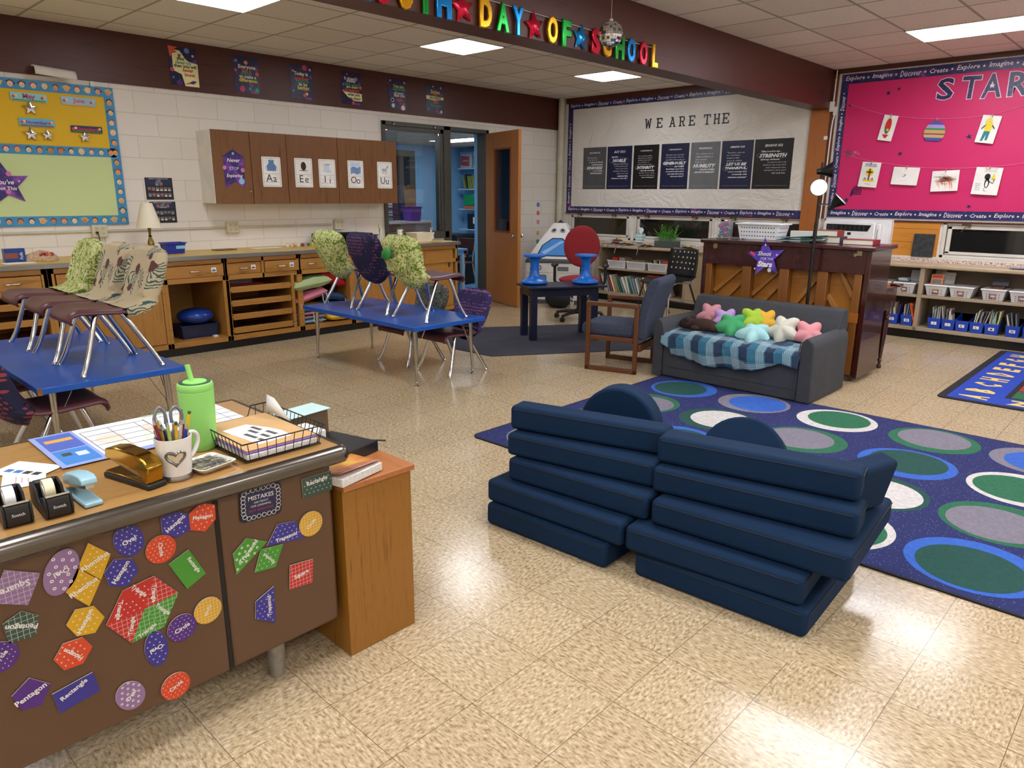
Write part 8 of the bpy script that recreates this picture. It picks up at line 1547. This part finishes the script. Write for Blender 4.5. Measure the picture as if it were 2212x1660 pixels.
t3 = thing('scissors', 'grey and tan handled scissors standing handles up in the heart mug', 'scissors', (.045, -.884, ZD + .04)); b = MB()
for s_ in (-1, 1): b.tube([(0, s_ * .006, .06), (0, s_ * .010, .09), (0, s_ * .032, .105), (0, s_ * .036, .13), (0, s_ * .022, .152 + .006 * (s_ < 0)), (0, s_ * .008, .14), (0, s_ * .008, .11)], .0042, 8, smooth=4, closed=False, m=0)
b.mm((-.002, -.006, -.01), (.002, .006, .065), m=1); b.build('scissor_handles', [flat('#6f747a', .4), CHROME], t3)
# tumbler
t = thing('tumbler', 'tall lime green insulated tumbler with a straw behind the mug', 'tumbler', (-.125, -.735, ZD)); t.scale = (1, 1, .95); M_GT = flat('#8ccf6a', .5, var=.02)
MB().lathe((0, 0, 0), [(.040, 0), (.0425, .004), (.046, .03), (.0495, .14), (.0505, .19), (.0505, .1915), (.0500, .192), (.0505, .193), (.051, .208), (.049, .215), (.044, .217), (0, .217)], 48).build('bottle_body', M_GT, t, smooth=50); MB().lathe((0, 0, .2165), [(.045, 0), (.045, .002), (.032, .002)], 40).lathe((0, 0, .2165), [(.0445, .0005), (.0, .0006)], 40).build('lid_seal', flat('#1c4a34', .25), t); MB().lathe((0, 0, .2175), [(.034, 0), (.033, .003), (.010, .005), (0, .005)], 36).build('lid', M_GT, t)
MB().tube([(-.004, -.006, .215), (-.012, -.012, .272)], .0075, 14).build('straw', M_GT, t)
# dish of paper clips
t = thing('clip_dish', 'white rectangular dish heaped with paper clips beside the mug', 'dish', (.045, -.792, ZD), R(12)); vs = []
for (w_, z_) in ((.045, 0), (.058, .016), (.056, .017), (.044, .005)): vs += [(a * w_ / 1, q * w_, z_) for a, q in rrect(2, 2, .25, n=3)]
n = len(vs) // 4; b = MB(); b.add(vs, [tuple(range(n))[::-1], tuple(range(3 * n, 4 * n))] + [(r0 * n + i, r0 * n + (i + 1) % n, r0 * n + n + (i + 1) % n, r0 * n + n + i) for r0 in range(3) for i in range(n)]); b.build('dish', flat('#dedbd2', .3), t, smooth=60)
b = MB(); r_ = random.Random(3); b.mm((-.040, -.040, .005), (.040, .040, .009), m=0)
for k in range(240):
    x_, y_, a = r_.uniform(-.042, .042), r_.uniform(-.042, .042), r_.random() * 6.28; z_ = .010 + .006 * r_.random(); d_ = Vector((cos(a), sin(a), r_.uniform(-.12, .12))) * .011; e = Vector((-sin(a), cos(a), 0)) * .0028; c_ = Vector((x_, y_, z_)); b.tube([c_ - d_ + e, c_ + d_ + e, c_ + d_ - e, c_ - d_ - e, c_ - d_ * .9 + e * .4], .0005, 3, m=r_.choice([0, 0, 0, 0, 1, 2, 3]))
b.build('paper_clips', [flat('#a8a6a2', .3, .9), flat('#c9bfa0', .3, .9), flat('#3a3c40', .4), flat('#e0d8b0', .4)], t, kind='stuff', smooth=0)
# wire letter tray
bx0, bx1, by0, by1, zt = -.235, .12, -.722, -.455, ZD + .064; t = thing('wire_tray', 'black wire letter tray holding folders at the right end of the desk', 'tray', ((bx0 + bx1) / 2, (by0 + by1) / 2, ZD)); o = t.location; b = MB(o); z0 = ZD + .004; i_ = .012
top = [(bx1, by0, zt), (bx1, by1, zt), (bx0, by1, zt), (bx0, by1 - .06, zt), (bx0 + .002, by1 - .075, zt - .035), (bx0 + .002, by0 + .075, zt - .035), (bx0, by0 + .06, zt), (bx0, by0, zt)]
b.tube(top, .0022, 6, closed=True)
q0 = [(bx1 - i_, by0 + i_), (bx1 - i_, by1 - i_), (bx0 + i_, by1 - i_), (bx0 + i_, by0 + i_)]; b.tube([(x, y, z0) for x, y in q0], .0018, 6, closed=True)
for k in range(15):
    f_ = (k + .5) / 15; x = bx0 + (bx1 - bx0) * f_; xi = bx0 + i_ + (bx1 - bx0 - 2 * i_) * f_
    for y, yi in ((by0, by0 + i_), (by1, by1 - i_)): b.tube([(x, y, zt), (xi, yi, z0)], .0012, 4)
    b.tube([(xi, by0 + i_, z0), (xi, by1 - i_, z0)], .0012, 4)
for k in range(9):
    f_ = (k + .5) / 9; y = by0 + (by1 - by0) * f_; yi = by0 + i_ + (by1 - by0 - 2 * i_) * f_; b.tube([(bx1, y, zt), (bx1 - i_, yi, z0)], .0012, 4); b.tube([(bx0, y, zt if f_ < .22 or f_ > .78 else zt - .035), (bx0 + i_, yi, z0)], .0012, 4)
b.build('wire_frame', BLACK, t)
def sheet(name, lab, cat, x0, y0, x1, y1, z, th, col, rz=0, grp=None): return arts((x0 + x1) / 2, (y0 + y1) / 2, z, x1 - x0, y1 - y0, th, name, lab, col, cat, rz, grp)
sheet('workbook', 'workbook with a green spine at the bottom of the wire tray', 'book', bx0 + .04, by0 + .02, bx1 - .018, by1 - .02, ZD + .007, .017, flat('#c9c9c4', .7, var=.15, nscale=120)); sheet('purple_folder', 'purple folder under the manila one in the wire tray', 'folder', bx0 + .03, by0 + .018, bx1 - .02, by1 - .018, ZD + .025, .006, flat('#7f62b0', .5)); sheet('manila_folder', 'manila folder on top of the pile in the wire tray', 'folder', bx0 + .02, by0 + .02, bx1 - .022, by1 - .022, ZD + .032, .004, flat('#c79f6c', .65))
f = FZ(ZD + .0365, -.02, -.60, R(8)); b = MB(f.o); b.prism(f, [(-.11, -.055), (.085, -.06), (.09, .05), (.03, .062), (-.02, .056), (-.11, .03)], 0, .0008, m=0)
for (x_, y_, w_) in ((-.05, .025, .05), (.02, .03, .05), (-.03, .0, .045), (.03, .0, .04), (.0, -.03, .06), (.055, -.03, .03)): b.rect(f, x_ - w_ / 2, y_ - .007, x_ + w_ / 2, y_ + .007, .0008, .001, m=1)
tag(b.build('worksheet', [PAPER, flat('#4a4a4c', .7)], smooth=0), 'white worksheet with small dark pictures on the manila folder', 'paper'); tag(MB((-.14, -.47, .80)).add([(-.21, -.475, ZD + .045), (-.06, -.470, ZD + .038), (-.16, -.468, ZD + .095), (-.205, -.470, ZD + .10)], [(0, 1, 2, 3)]).build('lined_paper', flat('#dcdad4', .7), solid=.001), 'slanted white lined paper at the back of the wire tray', 'paper')
# desk calendar
f = FZ(ZD + .0006); b = MB((-.38, -.83, ZD)); X0c, X1c, Y0c, Y1c = -.565, -.215, -1.085, -.50
b.add([f.p(x, y, .003 * (1 if x < -.4 else 1)) for x, y in ((X0c, Y0c), (X1c, Y0c), (X1c, Y1c), (X0c, Y1c))], [(0, 1, 2, 3)], 0); Z_ = .0038
def rc2(x0, y0, x1, y1, m, dz=0): b.rect(f, x0, y0, x1, y1, Z_ + dz, Z_ + dz + .0002, m=m)
rc2(X0c, Y0c, X1c, -.965, 1); rc2(-.55, -1.07, -.385, -.975, 2, .0003); rc2(-.375, -1.07, -.235, -.975, 3, .0003); rc2(-.50, -1.06, -.47, -.985, 6, .0006); rc2(-.345, -1.055, -.315, -1.03, 4, .0006); rc2(-.335, -1.02, -.295, -.99, 5, .0006)
rc2(-.248, Y0c, X1c, Y1c, 1, .0001)
for k in range(5): rc2(-.52 + .055 * k, -.955, -.518 + .055 * k, Y1c, 4, .0002)
for k in range(6): rc2(-.52, -.955 + .082 * k, -.25, -.9535 + .082 * k, 4, .0002)
for (x, y, ra, rb, m) in ((-.40, -.90, .05, .04, 7), (-.33, -.78, .05, .045, 8), (-.42, -.76, .05, .035, 7), (-.36, -.62, .05, .05, 9), (-.30, -.90, .035, .03, 9), (-.45, -.66, .03, .03, 8)): b.disc(f, x, y, ra, rb, c=Z_ + .0001, m=m, seg=20)
rc2(-.53, -.76, -.32, -.60, 4, .0004); rc2(-.528, -.758, -.322, -.602, 0, .0006); rc2(-.502, -.70, -.50, -.63, 4, .0008)
for k in range(6): rc2(-.48 + .022 * k, -.74, -.479 + .022 * k, -.62, 10, .0008)
b.text('TEACHERS', F(f.p(-.515, -.68, 0), (0, -1, 0), (1, 0, 0)), 0, 0, w=.08, h=.014, c=Z_ + .001, m=4); b.text('2026', F(f.p(-.231, -.70, 0), (0, -1, 0), (1, 0, 0)), 0, 0, w=.10, h=.024, c=Z_ + .001, m=4, bold=.03); b.text('CopyPro', F(f.p(-.262, -1.02, 0), (0, -1, 0), (1, 0, 0)), 0, 0, w=.06, c=Z_ + .001, m=0) if False else None
for k in range(6): rc2(-.572 - .012, -.62 - .02 * k, -.560, -.612 - .02 * k, 11 if k % 2 else 12)
rc2(X0c, Y1c - .25, X0c + .012, Y1c, 13, .0004)
tag(b.build('desk_calendar', [flat('#e6e5ea', .6), flat('#8fa0d8', .5), flat('#4a62b8', .5), flat('#3a7fc8', .5), flat('#3a3d48', .6), flat('#c8d2e8', .5), flat('#e0a04a', .5), flat('#f0cfc0', .6), flat('#d6e6cc', .6), flat('#eee0b8', .6), flat('#8a8a90', .6), flat('#7a2a6a', .6), flat('#3a2a2a', .6), flat('#9fc88a', .6)], smooth=0, solid=0), 'large paper desk pad calendar covering the back of the desk', 'calendar')
for (x, y, ro, lab, sq) in ((-.285, -1.155, .55, 'white flyer with two blue and two black squares under the calendar corner', 1), (-.225, -1.175, -.25, 'white note paper with faint red writing at the left of the desk', 0)):
    g = FZ(ZD + .0004 + .001 * sq, x, y, ro); b = MB(g.o); b.rect(g, -.075, -.05, .075, .05, 0, .0008, m=0)
    if sq: [b.rect(g, -.05 + .03 * k, -.028, -.028 + .03 * k, -.008, .0008, .001, m=1 if k < 2 else 2) for k in range(4)]
    else: [b.rect(g, -.05, -.02 + .014 * k, .04, -.017 + .014 * k, .0008, .001, m=3) for k in range(3)]
    tag(b.build('flyer', [PAPER, flat('#2f6aa8', .5), flat('#26292e', .5), flat('#c9909a', .6)], smooth=0), lab, 'paper')
